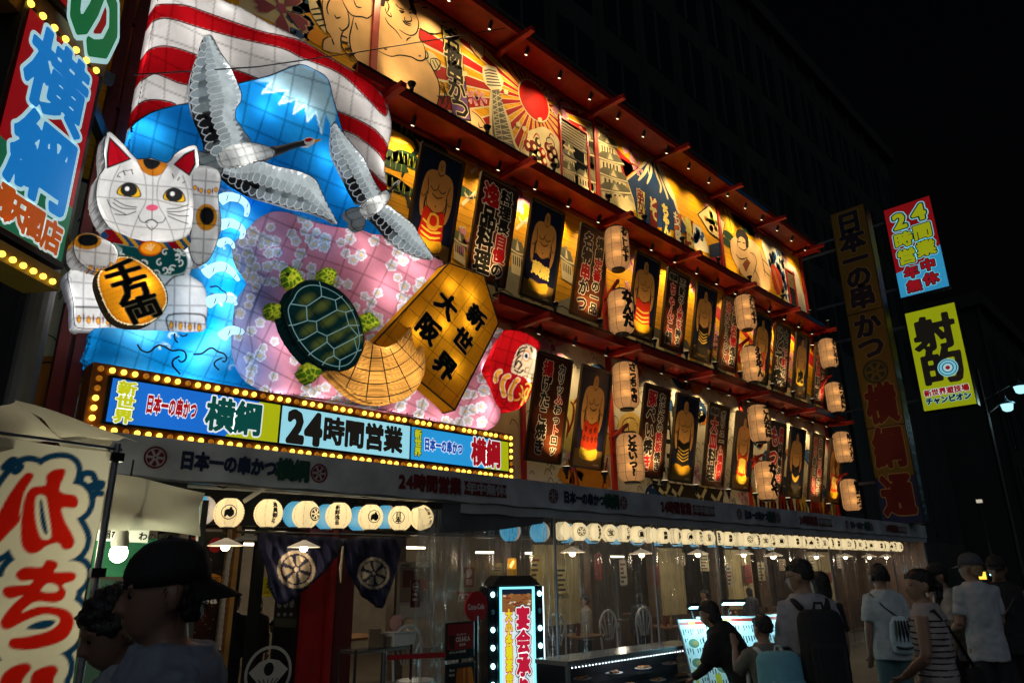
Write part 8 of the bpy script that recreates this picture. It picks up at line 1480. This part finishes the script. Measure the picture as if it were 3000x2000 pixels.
def person(label, top, yaw, h, name='person', skin=0, shirt=None, sleeve=.5, trousers=('dark', (.02,.02,.025)), hair=HAIR, hairstyle='short', headyaw=0, nod=0, lean=0, arms=None, voxel=.013, female=False, wide=0, group=None, feet=True, stripes=False):
    """top: world point of the crown; yaw: facing angle in the ground plane (radians, from +X); lean: forward bend"""
    h = h; base = np.array([top[0], top[1],0.]); t = thing(name, label, 'person', base, group); fw = np.array([math.cos(yaw), math.sin(yaw),0]); rt = np.array([math.sin(yaw),-math.cos(yaw),0]); up = np.array([0,0,1.])
    hip = base + up * .52 * h; cl, sl = math.cos(lean), math.sin(lean); tu = up * cl + fw * sl; tf = fw * cl - up * sl                      # torso frame
    if lean: off = tu * .48 * h; hip = hip - fw * (off @ fw) * 1.0
    T = lambda x, y, z: hip + rt * x * h + tf * y * h + tu * (z - .52) * h
    hy = yaw + headyaw; hf = np.array([math.cos(hy), math.sin(hy),0]); hr = np.array([math.sin(hy),-math.cos(hy),0]); hu = up * math.cos(nod + lean * .6) + hf * math.sin(nod + lean * .6); hf = hf * math.cos(nod + lean * .6) - up * math.sin(nod + lean * .6)
    hc = T(0,.012,.862); Hd = lambda x, y, z: hc + hr * x * h + hf * y * h + hu * (z - .862) * h
    sw = .09 if not female else .08; arms = arms or [(.02,0),(.02,0)]
    def torso(mb, g=0, hem=.48, wsc=1):
        loft(mb, [(T(0,0, z), rt * h * (a_ * wsc + g), tf * h * (b_ + g)) for z, a_, b_ in ((hem, .09,.07),(.55,.088,.068),(.61,.078 if not female else .07,.062),(.68,.083,.066),(.745,.088 if not female else .08,.068),(.8, sw, .06),(.828, sw * .82,.05),(.85,.05,.04),(.858,.042,.038))])
    def arm_pts(s_):
        sh_ = T(s_ * sw, 0,.806); el, wr = arms[0 if s_ < 0 else 1][:2] if isinstance(arms[0 if s_ < 0 else 1][0], tuple) else ((.025,.0,-.175),(.02,.05,-.15))
        e = sh_ + (rt * s_ * el[0] + fw * el[1] + up * el[2]) * h; w2 = e + (rt * s_ * wr[0] + fw * wr[1] + up * wr[2]) * h; return sh_, e, w2
    def leg_pts(s_): hp = T(s_ * .05,0,.52); return hp, base + rt * s_ * .052 * h + fw * .012 * h + up * .285 * h - (fw * .03 * h if lean else 0), base + rt * s_ * .056 * h - fw * .01 * h + up * .045 * h
    mb = MB(); torso(mb)
    loft(mb, [(T(0,.0,.82), rt * .04 * h, tf * .036 * h),(hc - hu * .02 * h, hr * .034 * h, hf * .034 * h),(Hd(0,.002,.9), hr * .032 * h, hf * .034 * h)])
    # head: sections from chin to crown, forehead and jaw shaped
    loft(mb, [(Hd(0, y, z), hr * a_ * h, hf * b_ * h) for z, y, a_, b_ in ((.868,.03,.014,.012),(.878,.022,.028,.03),(.895,.012,.036,.046),(.915,.006,.041,.052),(.935,.002,.0435,.055),(.955,-.002,.044,.056),(.975,-.004,.040,.05),(.99,-.006,.03,.037),(.998,-.006,.014,.017))],18)
    loft(mb, [(Hd(0,.053,.94), hr * .006 * h, hf * .006 * h),(Hd(0,.060,.925), hr * .0085 * h, hf * .009 * h),(Hd(0,.063,.914), hr * .0115 * h, hf * .011 * h),(Hd(0,.056,.908), hr * .010 * h, hf * .006 * h)],10)
    loft(mb, [(Hd(0,.052,.900), hr * .013 * h, hf * .007 * h),(Hd(0,.055,.896), hr * .014 * h, hf * .007 * h),(Hd(0,.0515,.893), hr * .011 * h, hf * .004 * h),(Hd(0,.053,.889), hr * .012 * h, hf * .006 * h),(Hd(0,.046,.884), hr * .008 * h, hf * .004 * h)],10)
    loft(mb, [(Hd(0,.046,.952), hr * .034 * h, hf * .008 * h),(Hd(0,.048,.946), hr * .034 * h, hf * .009 * h),(Hd(0,.044,.94), hr * .03 * h, hf * .006 * h)],10)
    for s_ in (-1,1):
        loft(mb, [(Hd(s_ * .042,-.004,.905), hr * .006 * h, hf * .006 * h),(Hd(s_ * .046,-.006,.92), hr * .008 * h, hf * .012 * h),(Hd(s_ * .047,-.008,.937), hr * .007 * h, hf * .014 * h),(Hd(s_ * .043,-.006,.946), hr * .004 * h, hf * .007 * h)],10)
        a_, e, w2 = arm_pts(s_); mb.tube([a_, a_ * .5 + e * .5, e], np.array([.032,.028,.024]) * h, 10); d = (w2 - e) / np.linalg.norm(w2 - e); mb.tube([e, e * .6 + w2 * .4, w2], np.array([.024,.024,.0155]) * h, 10)
        # hand: palm, four fingers of unequal length, thumb from the side of the palm
        pf_ = np.cross(d, fw if abs(d @ fw) < .8 else up); pf_ /= np.linalg.norm(pf_); pn = np.cross(pf_, d); pm = w2 + d * .028 * h
        loft(mb, [(w2, pf_ * .016 * h, pn * .012 * h),(pm, pf_ * .023 * h, pn * .011 * h),(w2 + d * .056 * h, pf_ * .022 * h, pn * .009 * h)],10)
        for k, L_ in enumerate((.038,.046,.043,.032)): b0 = w2 + d * .052 * h + pf_ * (-.0165 + .011 * k) * h; mb.tube([b0, b0 + (d * .55 + pn * .12) * L_ * h, b0 + (d * .85 + pn * .42) * L_ * h], np.array([.0056,.0052,.0042]) * h, 6)
        mb.tube([w2 + d * .014 * h - pf_ * .016 * h, w2 + d * .034 * h - pf_ * .03 * h + pn * .006 * h, w2 + d * .052 * h - pf_ * .032 * h + pn * .014 * h], np.array([.0075,.0062,.005]) * h, 6)
        p0, p1, p2 = leg_pts(s_); mb.tube([p0, p0 * .5 + p1 * .5, p1], np.array([.052,.046,.034]) * h, 10); mb.tube([p1, p1 * .6 + p2 * .4, p2], np.array([.034,.035,.02]) * h, 10); mb.tube([p2 - fw * .01 * h, p2 + fw * .04 * h - up * .028 * h, p2 + fw * .09 * h - up * .034 * h], np.array([.024,.022,.015]) * h, 8)
    bodyo = blob(mb, 'body', skin_mat(skin), t, voxel, 3)
    for s_ in (-1,1): mb = MB(); mb.ball(Hd(s_ * .018,.0475,.935),.0062 * h, 8); mb.build('eye', mat('eye_dark', (.015,.012,.01),.2), bodyo, True)
    if shirt:
        mb = MB(); torso(mb, .013 + wide, .455 if not stripes else .5,1.0)
        if sleeve:
            for s_ in (-1,1):
                a_, e, w2 = arm_pts(s_); q = a_ + (e - a_) * min(sleeve * 1.25,1); mb.tube([T(s_ * sw * .55,0,.81), a_ + up * .003, a_ * .55 + q * .45, q], np.array([.036,.038,.036 + wide, .038 + wide]) * h, 12)
                if sleeve >= 1: mb.tube([e, w2], np.array([.034,.026]) * h, 10)
        so = blob(mb, 'shirt', cloth_mat(*shirt), t, voxel * 1.05,2,(.026,.075))
    if trousers:
        mb = MB(); loft(mb, [(T(0,0, z), rt * h * a_, tf * h * b_) for z, a_, b_ in ((.46,.09,.07),(.51,.09,.07),(.56,.086,.066))])
        for s_ in (-1,1): p0, p1, p2 = leg_pts(s_); w3 = .0 if wide < .015 else .018; mb.tube([p0, p0 * .5 + p1 * .5, p1, p2],(np.array([.05,.052,.044,.036]) + [0, w3, w3 * 1.6, w3 * 2]) * h, 12)
        blob(mb, 'trousers', cloth_mat(*trousers), t, voxel * 1.2,3,(.01,.15))
    if hairstyle:
        mb = MB(); rg = np.random.default_rng(int(abs(top[0] * 1000)) % 9999)
        if hairstyle in ('short', 'bob', 'curly', 'tied'):
            loft(mb, [(Hd(0, y, z), hr * a_ * h, hf * b_ * h) for z, y, a_, b_ in ((.905 if hairstyle != 'short' else .912,-.034,.034,.02),(.925,-.024,.045,.036),(.945,-.016,.05,.048),(.965,-.008,.05,.056),(.985,-.006,.044,.051),(1.0,-.006,.032,.036),(1.008,-.006,.012,.014))],18)
            loft(mb, [(Hd(0,.042,.962), hr * .036 * h, hf * .011 * h),(Hd(0,.036,.985), hr * .035 * h, hf * .018 * h)],12)
        if hairstyle == 'bob': loft(mb, [(Hd(0,-.03,.86), hr * .045 * h, hf * .03 * h),(Hd(0,-.022,.9), hr * .052 * h, hf * .04 * h),(Hd(0,-.012,.95), hr * .053 * h, hf * .052 * h)],14)
        if hairstyle == 'tied': mb.tube([Hd(0,-.06,.955), Hd(0,-.085,.93), Hd(0,-.08,.88), Hd(0,-.065,.84)], np.array([.018,.022,.018,.008]) * h, 8)
        if hairstyle == 'curly':
            for k in range(90): u_ = rg.normal(size=3); u_ /= np.linalg.norm(u_); p = Hd(u_[0] * .052,-.012 + u_[1] * .055,.958 + u_[2] * .05); mb.ball(p, rg.uniform(.009,.014) * h, 6) if (p - hc) @ hf < .04 * h or (p - hc) @ hu > .1 * h else None
        if hairstyle == 'crop': loft(mb, [(Hd(0, y, z), hr * a_ * h, hf * b_ * h) for z, y, a_, b_ in ((.885,-.036,.028,.014),(.9,-.03,.038,.024),(.92,-.018,.0445,.04),(.94,-.012,.047,.049),(.96,-.008,.0475,.054))],16)
        blob(mb, 'hair', hair, t, min(voxel, .008),0,(.02,.016)); mb = MB(); close = voxel < .009 and h > 1.4
        for k in range(420 if close else 130):
            u_ = rg.normal(size=3); u_ /= np.linalg.norm(u_)
            if (u_[1] > .35 and u_[2] < .45) or u_[2] < -.75 or (hairstyle == 'crop' and u_[2] > .1): continue
            p0 = Hd(u_[0] * .046,-.012 + u_[1] * .05,.952 + u_[2] * .05); out = hr * u_[0] + hf * u_[1] + hu * u_[2]; w_ = rg.normal(size=3) * .5; L_ = rg.uniform(.012,.026) * h * (1.3 if hairstyle == 'curly' else 1); q1 = p0 + out * L_ * .75 + w_ * L_ * .2; q2 = q1 + (out * .25 - hu * .75 + w_ * .7) * L_ * .8; sd = np.cross(out, w_ + [.01,0,0]); sd = sd / (np.linalg.norm(sd) + 1e-9) * .0011
            mb.add([p0 - sd, p0 + sd, q1 + sd, q1 - sd, q2],[(0,1,2,3),(3,2,4)])
        o = mb.build('loose_strands', hair, t); o['kind'] = 'stuff'
    return t, T, Hd, (fw, rt, up, tf, tu, hr, hf, hu), h
def cap_on(p, material, back=False, bucket=False):
    t, T, Hd, fr, h = p; hr, hf, hu = fr[5:]; s_ = -1 if back else 1; mb = MB()
    loft(mb, [(Hd(0, y, z), hr * a_ * h, hf * b_ * h) for z, y, a_, b_ in ((.945,-.004,.052,.062),(.965,-.004,.052,.062),(.988,-.005,.046,.055),(1.006,-.006,.03,.037),(1.012,-.006,.01,.012))],20); c = mb.build('cap', material, t, True)
    mb = MB(); n = 12; V = []
    for k in range(n + 1): q = -1.1 + 2.2 * k / n; V += [Hd(.05 * math.sin(q), s_ * .058 * math.cos(q) - .004,.947), Hd(.056 * math.sin(q), s_ * (.058 * math.cos(q) + .05 * max(math.cos(q * 1.3),0)) - .004,(.935 if not back else .92) - .006 * math.cos(q))]
    V2 = [v - hu * .004 for v in V]; N_ = len(V); mb.add(V + V2,[(2 * k, 2 * k + 2,2 * k + 3,2 * k + 1) for k in range(n)] + [(N_ + 2 * k + 1, N_ + 2 * k + 3, N_ + 2 * k + 2, N_ + 2 * k) for k in range(n)] + [(2 * k + 1,2 * k + 3, N_ + 2 * k + 3, N_ + 2 * k + 1) for k in range(n)]); mb.build('brim', material, c, True); mb = MB(); mb.ball(Hd(0,-.006,1.013),.005 * h, 8); mb.build('button', material, c, True)
    mb = MB(); [mb.tube([Hd(.053 * math.cos(q) * math.cos(e),-.004 + .063 * math.sin(q) * math.cos(e),.955 + .059 * math.sin(e)) for e in np.linspace(.1,1.5,8)],.0014,4, cap=False) for q in np.arange(6) * 1.047 + .5]; o = mb.build('seams', mat('cap_seam', (.03,.03,.033),.9), c); o['kind'] = 'stuff'
def backpack(p, label, col, name, w_=.15, hgt=.26, dp=.09, z0=.55, trim=None, kind='backpack', cols=None):
    t0, T, Hd, fr, h = p; fw, rt, up, tf, tu = fr[:5]; c = T(0,-.075 - dp / 2, z0 + hgt / 2); t = thing(kind, label, 'backpack', c - tu * hgt / 2 * h); M_ = cloth_mat(name, col, .25); mb = MB()
    loft(mb, [(c + tu * z * hgt * h + tf * (.02 * abs(z)) * h, rt * w_ / 2 * h * a_, tf * dp / 2 * h * b_) for z, a_, b_ in ((-.5,.86,.7),(-.44,1,1),(0,1.02,1.12),(.38,1,.95),(.47,.85,.7),(.5,.6,.4))],20); q = blob(mb, 'bag', M_, t, .011,2)
    mb = MB(); pc = c - tf * dp * .52 * h - tu * .12 * hgt * h; loft(mb, [(pc + tu * z * hgt * .5 * h, rt * w_ * .4 * h * a_, tf * dp * .2 * h * b_) for z, a_, b_ in ((-.5,.9,.7),(-.4,1,1),(.4,1,1),(.5,.9,.6))],16); blob(mb, 'pocket', cloth_mat(name + '_pocket', tuple(np.array(col) * .9),.2), t, .009,2)
    for s_ in (-1,1):
        P = [T(s_ * .055,-.085,.8), T(s_ * .07,-.04,.83), T(s_ * .075,.035,.825), T(s_ * .08,.085,.75), T(s_ * .095,.06,.63), T(s_ * .085,-.05,.57)]; mb = MB(); k = smooth_pts(np.array(P)[:, :2]) if 0 else P; mb.tube(P, .014 * h, 6); mb.build('strap', trim or M_, t, True)
        mb = MB(); mb.bar(pc + rt * s_ * w_ * .28 * h - tf * dp * .13 * h + tu * .2 * h * hgt, pc + rt * s_ * w_ * .28 * h - tf * dp * .16 * h - tu * .55 * h * hgt, .02 * h * .6,.004 * h, tf); mb.build('buckle_strap', trim or BLACKM, t)
    mb = MB(); P = [c + tu * .5 * hgt * h + rt * x * h + tu * z * h for x, z in ((-.02,0),(-.015,.025),(.015,.025),(.02,0))]; mb.tube(P, .006 * h, 6); mb.build('grab_loop', trim or M_, t)
    return t
AWAY = math.radians(45); LEFT = math.radians(135)
def crown(p, d): return atdist(np.array([p], float), d)[0]
# man with the big black backpack
c = crown((2347,1640),6.1); p = person('man in glasses and a white shirt with a big black backpack', c, AWAY - .05, c[2], shirt=('white_a', (.33,.32,.36)), sleeve=.75, trousers=('khaki', (.10,.075,.05)), hairstyle='short', headyaw=1.0, nod=.15, wide=.012, arms=[((.02,.02,-.17),(-.02,.13,-.05)),((.02,.02,-.17),(-.02,.13,-.03))], voxel=.012)
backpack(p, 'big black roll top backpack on the man in glasses', (.012,.013,.016), 'black_pack', .19,.34,.12,.46)
t, T, Hd, fr, h = p; mb = MB(); [mb.tube([Hd(s_ * .02 + .013 * math.cos(a_),.06,.937 + .011 * math.sin(a_)) for a_ in np.linspace(0,6.28,15)],.0018,5) for s_ in (-1,1)]; [mb.tube([Hd(s_ * .034,.06,.937), Hd(s_ * .047,.0,.938)],.0018,5) for s_ in (-1,1)]; mb.tube([Hd(-.007,.062,.938), Hd(.007,.062,.938)],.0018,5); mb.build('glasses', mat('glasses_frame', (.05,.05,.06),.2, metal=.6), t)
q = T(-.07,-.14,.5); tc = thing('plush_charm', 'small tan plush charm hanging from the black backpack', 'charm', q - np.array([0,0,.2])); mb = MB(); mb.ball(q - [0,0,.05],.045,10); mb.ball(q - [0,0,.13],.05,10, sc=(1,1,1.2)); [mb.ball(q + [s_ * .03,0,-.01],.017,8) for s_ in (-1,1)]; [mb.ball(q + [s_ * .03,0,-.2],.02,8) for s_ in (-1,1)]; blob(mb, 'plush', mat('plush', (.42,.26,.14),.9, bump=.4), tc, .008,1); mb = MB(); mb.tube([q - [0,0,.01], q + [0,0,.06]],.003,5); mb.build('cord', BLACKM, tc)
c = crown((2400,1676),7.6); person('person in black half hidden behind the big black backpack', c, AWAY + .2, c[2], shirt=('black_a', (.015,.015,.018)), sleeve=.6, hairstyle='bob', female=True)
# man with headphones and sling bag
c = crown((2573,1657),8.8); p = person('man with headphones in a pale tee and loose teal trousers', c, AWAY - .1, c[2], shirt=('pale', (.42,.49,.52)), sleeve=.6, trousers=('teal', (.08,.16,.17)), hairstyle='short', wide=.008, arms=[((.03,.0,-.18),(.0,.04,-.15)),((.03,.0,-.17),(.0,.1,-.1))])
t, T, Hd, fr, h = p; mb = MB(); mb.tube([Hd(.05 * math.cos(a_),-.004,.938 + .078 * math.sin(a_)) for a_ in np.linspace(0, math.pi, 13)],.011,8); hpo = mb.build('headphones', BLACKM, t, True)
for s_ in (-1,1): mb = MB(); mb.tube([Hd(s_ * .043,-.004,.93), Hd(s_ * .057,-.004,.93)],.04,14); mb.build('ear_cup', BLACKM, hpo, True)
cB = T(.03,-.1,.6); tB = thing('sling_bag', 'pale drawstring sling bag with black stripes on the man with headphones', 'bag', cB - np.array([0,0,.2])); mb = MB(); fw, rt, up = fr[:3]; loft(mb, [(cB + up * z * .36, rt * .12 * a_, fw * .05 * b_) for z, a_, b_ in ((-.5,.6,.6),(-.42,.9,1),(-.1,1,1.2),(.3,.85,.8),(.5,.5,.4))],16); blob(mb, 'bag', cloth_mat('sling', (.5,.66,.7)), tB, .012,2); mb = MB()
for k in range(5): x = -.07 + k * .035; mb.tube([cB + rt * x * .8 + up * .14 - fw * .055, cB + rt * x + up * .02 - fw * .068, cB + rt * x * 1.1 - up * .06 - fw * .066],[.008,.012,.003],5)
mb.tube([cB + rt * x_ - up * (.1 + .02 * math.cos(x_ * 15)) - fw * .066 for x_ in np.linspace(-.09,.09,7)],.012,6); o_ = mb.build('black_stripes', BLACKM, tB); o_['kind'] = 'stuff'
mb = MB(); mb.tube([cB + up * .17, T(-.03,-.085,.75), T(-.09,-.03,.835), T(-.07,.06,.79), T(.09,.06,.6), T(.1,-.05,.55), cB - up * .12],.008,6); mb.build('cord', BLACKM, tB, True)
# woman in a striped top
c = crown((2693,1669),6.4); p = person('woman in a striped sleeveless top with hair tied back', c, AWAY + .75, c[2], shirt=('striped', (.36,.32,.31)), sleeve=0, trousers=('mauve', (.22,.18,.18)), hairstyle='tied', headyaw=.8, female=True, stripes=True, arms=[((.02,.0,-.17),(-.02,.11,-.08)),((.02,.02,-.17),(-.02,.1,-.08))])
t, T, Hd, fr, h = p; fw, rt, up, tf, tu = fr[:5]
for k in range(10):
    z = .56 + k * .025; rx = np.interp(z, [.5,.55,.61,.68,.745,.79],[.09,.088,.07,.083,.08,.08]) + .0125; ry = np.interp(z, [.5,.55,.61,.68,.745,.79],[.07,.068,.062,.066,.068,.06]) + .0125; mb = MB(); mb.tube([T(rx * math.cos(a_), ry * math.sin(a_), z) for a_ in np.linspace(0,6.283,37)],.0035 * h, 5, cap=False); mb.build('stripe', cloth_mat('stripe_ink', (.02,.02,.03),0), t, True)
cB = T(.09,-.12,.5); tB = thing('shoulder_bag', 'dark shoulder bag slung behind the woman in the striped top', 'bag', cB - np.array([0,0,.2])); mb = MB(); loft(mb, [(cB + up * z * .3, rt * .14 * a_, fw * .05 * b_) for z, a_, b_ in ((-.5,.9,.8),(-.4,1,1),(.4,1,.9),(.5,.9,.5))],16); blob(mb, 'bag', cloth_mat('black_bag', (.014,.014,.016)), tB, .012,2); mb = MB(); mb.tube([cB + up * .15, T(.02,-.09,.72), T(-.06,-.05,.83), T(-.06,.06,.79), T(.08,.07,.6), cB + up * .12 + rt * .1],.012,6); mb.build('strap', BLACKM, tB, True)
mb = MB(); mb.ball(cB - up * .12 - fw * .08,.03,8, sc=(1,1,1.2)); mb.ball(cB - up * .2 - fw * .08,.035,8, sc=(1,1,1.5)); tag(blob(mb, 'plush_charm', MATS['plush'], None, .008,1), 'pale plush charm on the dark shoulder bag', 'charm')
mb = MB(); mb.ball(Hd(-.047,-.004,.893),.012,8, sc=(.6,1,1.6)); mb.build('earring', mat('pearl', (.7,.65,.55),.3), t, True)
# cap man beyond
c = crown((2752,1650),9.0); p = person('man in a dark cap and grey tee beyond the striped top', c, LEFT - .3, c[2] - .01, shirt=('grey_a', (.42,.42,.42)), sleeve=.6, hairstyle='crop', headyaw=.15, nod=.2); cap_on(p, cloth_mat('dark_cap', (.015,.014,.016)))
# fair haired man in a white tee, cap backwards
c = crown((2838,1621),8.6); p = person('fair haired man in a white tee and grey cap', c, AWAY + .0, c[2] - .01, shirt=('white_b', (.4,.43,.46)), sleeve=.55, trousers=('dark_a', (.018,.02,.026)), hair=HAIRB, hairstyle='crop', headyaw=.5, arms=[((.03,.02,-.17),(-.03,.12,-.04)),((.02,.02,-.17),(-.03,.12,-.05))]); cap_on(p, cloth_mat('grey_cap', (.06,.065,.075)))
# man in a dark vest facing the street
c = crown((2912,1628),9.4); p = person('man in a dark vest and cap with a shoulder bag, facing the street', c, LEFT + 1.0, c[2] - .01, skin=1, shirt=('black_b', (.015,.015,.017)), sleeve=0, hairstyle='crop', headyaw=-.1, wide=.01); cap_on(p, cloth_mat('dark_cap', (.015,.014,.016)))
t, T, Hd, fr, h = p; mb = MB(); mb.tube([T(-.07,-.05,.83), T(-.05,.085,.76), T(.06,.1,.6), T(.13,.05,.5)],.012,6); cB = T(.15,.0,.45); tB = thing('shoulder_bag', 'black tote hanging at the hip of the man in the dark vest', 'bag', cB); mb.build('strap', BLACKM, tB, True); mb = MB(); loft(mb, [(cB + np.array([0,0, z]), np.array([.13 * a_, .1 * a_, 0]), np.array([-.04,.05,0])) for z, a_ in ((-.16,.9),(-.1,1),(.1,1),(.14,.9))],14); blob(mb, 'bag', cloth_mat('black_bag', (.014,.014,.016)), tB, .012,2)
# child with the light blue backpack
c = crown((2232,1803),6.0); p = person('child in a patterned shirt raising one hand', c, AWAY + .1, c[2], name='child', shirt=('patterned', (.16,.15,.13)), sleeve=.8, trousers=('dark_c', (.02,.02,.024)), hairstyle='short', headyaw=.25, arms=[((.05,.09,-.1),(-.02,.06,.12)),((.03,.02,-.17),(.0,.08,-.12))], voxel=.0085)
pk_ = backpack(p, 'light blue backpack with white straps worn by the child', (.16,.42,.52), 'blue_pack', .25,.36,.16,.47, mat('white_strap', (.6,.62,.62),.6)); t, T, Hd, fr, h = p; a = Art(T(0,-.27,.56), fr[1], fr[4],.0,.001); a.ring(0,0,.04,.006, NAVY, 1,20); a.glyph('人', 0,0,.05, NAVY, .04,1); a.build('emblem', PAINT, pk_)
# figure bending over the menu
c = crown((2060,1775),6.9); person('person dressed in black bending over the menu boards', c, AWAY + 1.0,1.46, shirt=('black_c', (.010,.010,.012)), sleeve=1, hairstyle='bob', female=True, lean=.5, wide=.02, trousers=('black_skirt', (.01,.01,.012)), arms=[((.0,.06,-.16),(.0,.1,-.08)),((.0,.08,-.15),(.0,.1,-.08))])
# two passers-by close to the camera
c = crown((545,1600),2.2); p = person('passer by in a backward black cap and pale blue tee', c, math.radians(166), c[2], skin=1, shirt=('pale_blue', (.19,.22,.28)), sleeve=.6, hairstyle='crop', headyaw=.0, nod=.12, voxel=.0085, wide=.01); cap_on(p, cloth_mat('black_cap', (.010,.010,.011)), back=True)
c = crown((420,1722),2.75); p = person('passer by with curly hair looking down, camera strap round the neck', c, math.radians(172), c[2], skin=1, shirt=('pale_c', (.26,.28,.32)), sleeve=.6, hairstyle='curly', nod=.45, headyaw=.1, voxel=.0085)
t, T, Hd, fr, h = p; mb = MB(); mb.tube([T(-.075,.09,.72), T(-.062,.045,.82), T(-.02,-.05,.846), T(.03,-.05,.846), T(.066,.045,.82), T(.07,.09,.72)],.02,8); tB = thing('camera_strap', 'wide black camera strap round the neck of the curly haired passer by', 'strap', T(0,.1,.7)); mb.build('strap', cloth_mat('strap_black', (.012,.012,.013),.1), tB, True)
# diners inside
for p_, Y, yw, sh_, lab, hs, hz in (((690,1742),1.3, AWAY, ('navy_d', (.02,.03,.05)), 'diner in dark clothes seen from behind through the entrance', 'short', 1.55),((757,1750),2.0,-2.2,('black_d', (.02,.02,.022)), 'diner in glasses facing the street inside the entrance', 'bob', 1.5),((800,1800),.9, LEFT, ('white_d', (.6,.55,.45)), 'waiter in a white shirt bending inside the entrance', 'short', 1.5)):
    c = onY(np.array([p_], float), Y)[0]; person(lab, c, yw, min(c[2], hz), shirt=sh_, sleeve=1, hairstyle=hs, lean=.5 if 'bending' in lab else 0, voxel=.016)
for x, y, yw, k in ((9.7,.0,2.6,0),(11.1,-.1,.6,1),(13.5,.0,2.4,0),(15.2,-.1,.8,1),(18.6,.0,2.2,0)): person('diner seated at a terrace table behind the clear curtain', (x, y, 1.25), yw, 1.27, shirt=[('diner_a', (.3,.26,.22)),('diner_b', (.06,.07,.1))][k], sleeve=1, hairstyle=['short', 'bob'][k], voxel=.018, group='diners behind the curtain')
# apply the pending modifiers in one go
bpy.context.view_layer.update(); dg = bpy.context.evaluated_depsgraph_get()
new = [(o, bpy.data.meshes.new_from_object(o.evaluated_get(dg))) for o in PEND]
for o, me in new:
    o.modifiers.clear(); old = o.data; o.data = me; me.polygons.foreach_set('use_smooth', [True] * len(me.polygons))
    if not me.materials: me.materials.append(old.materials[0])
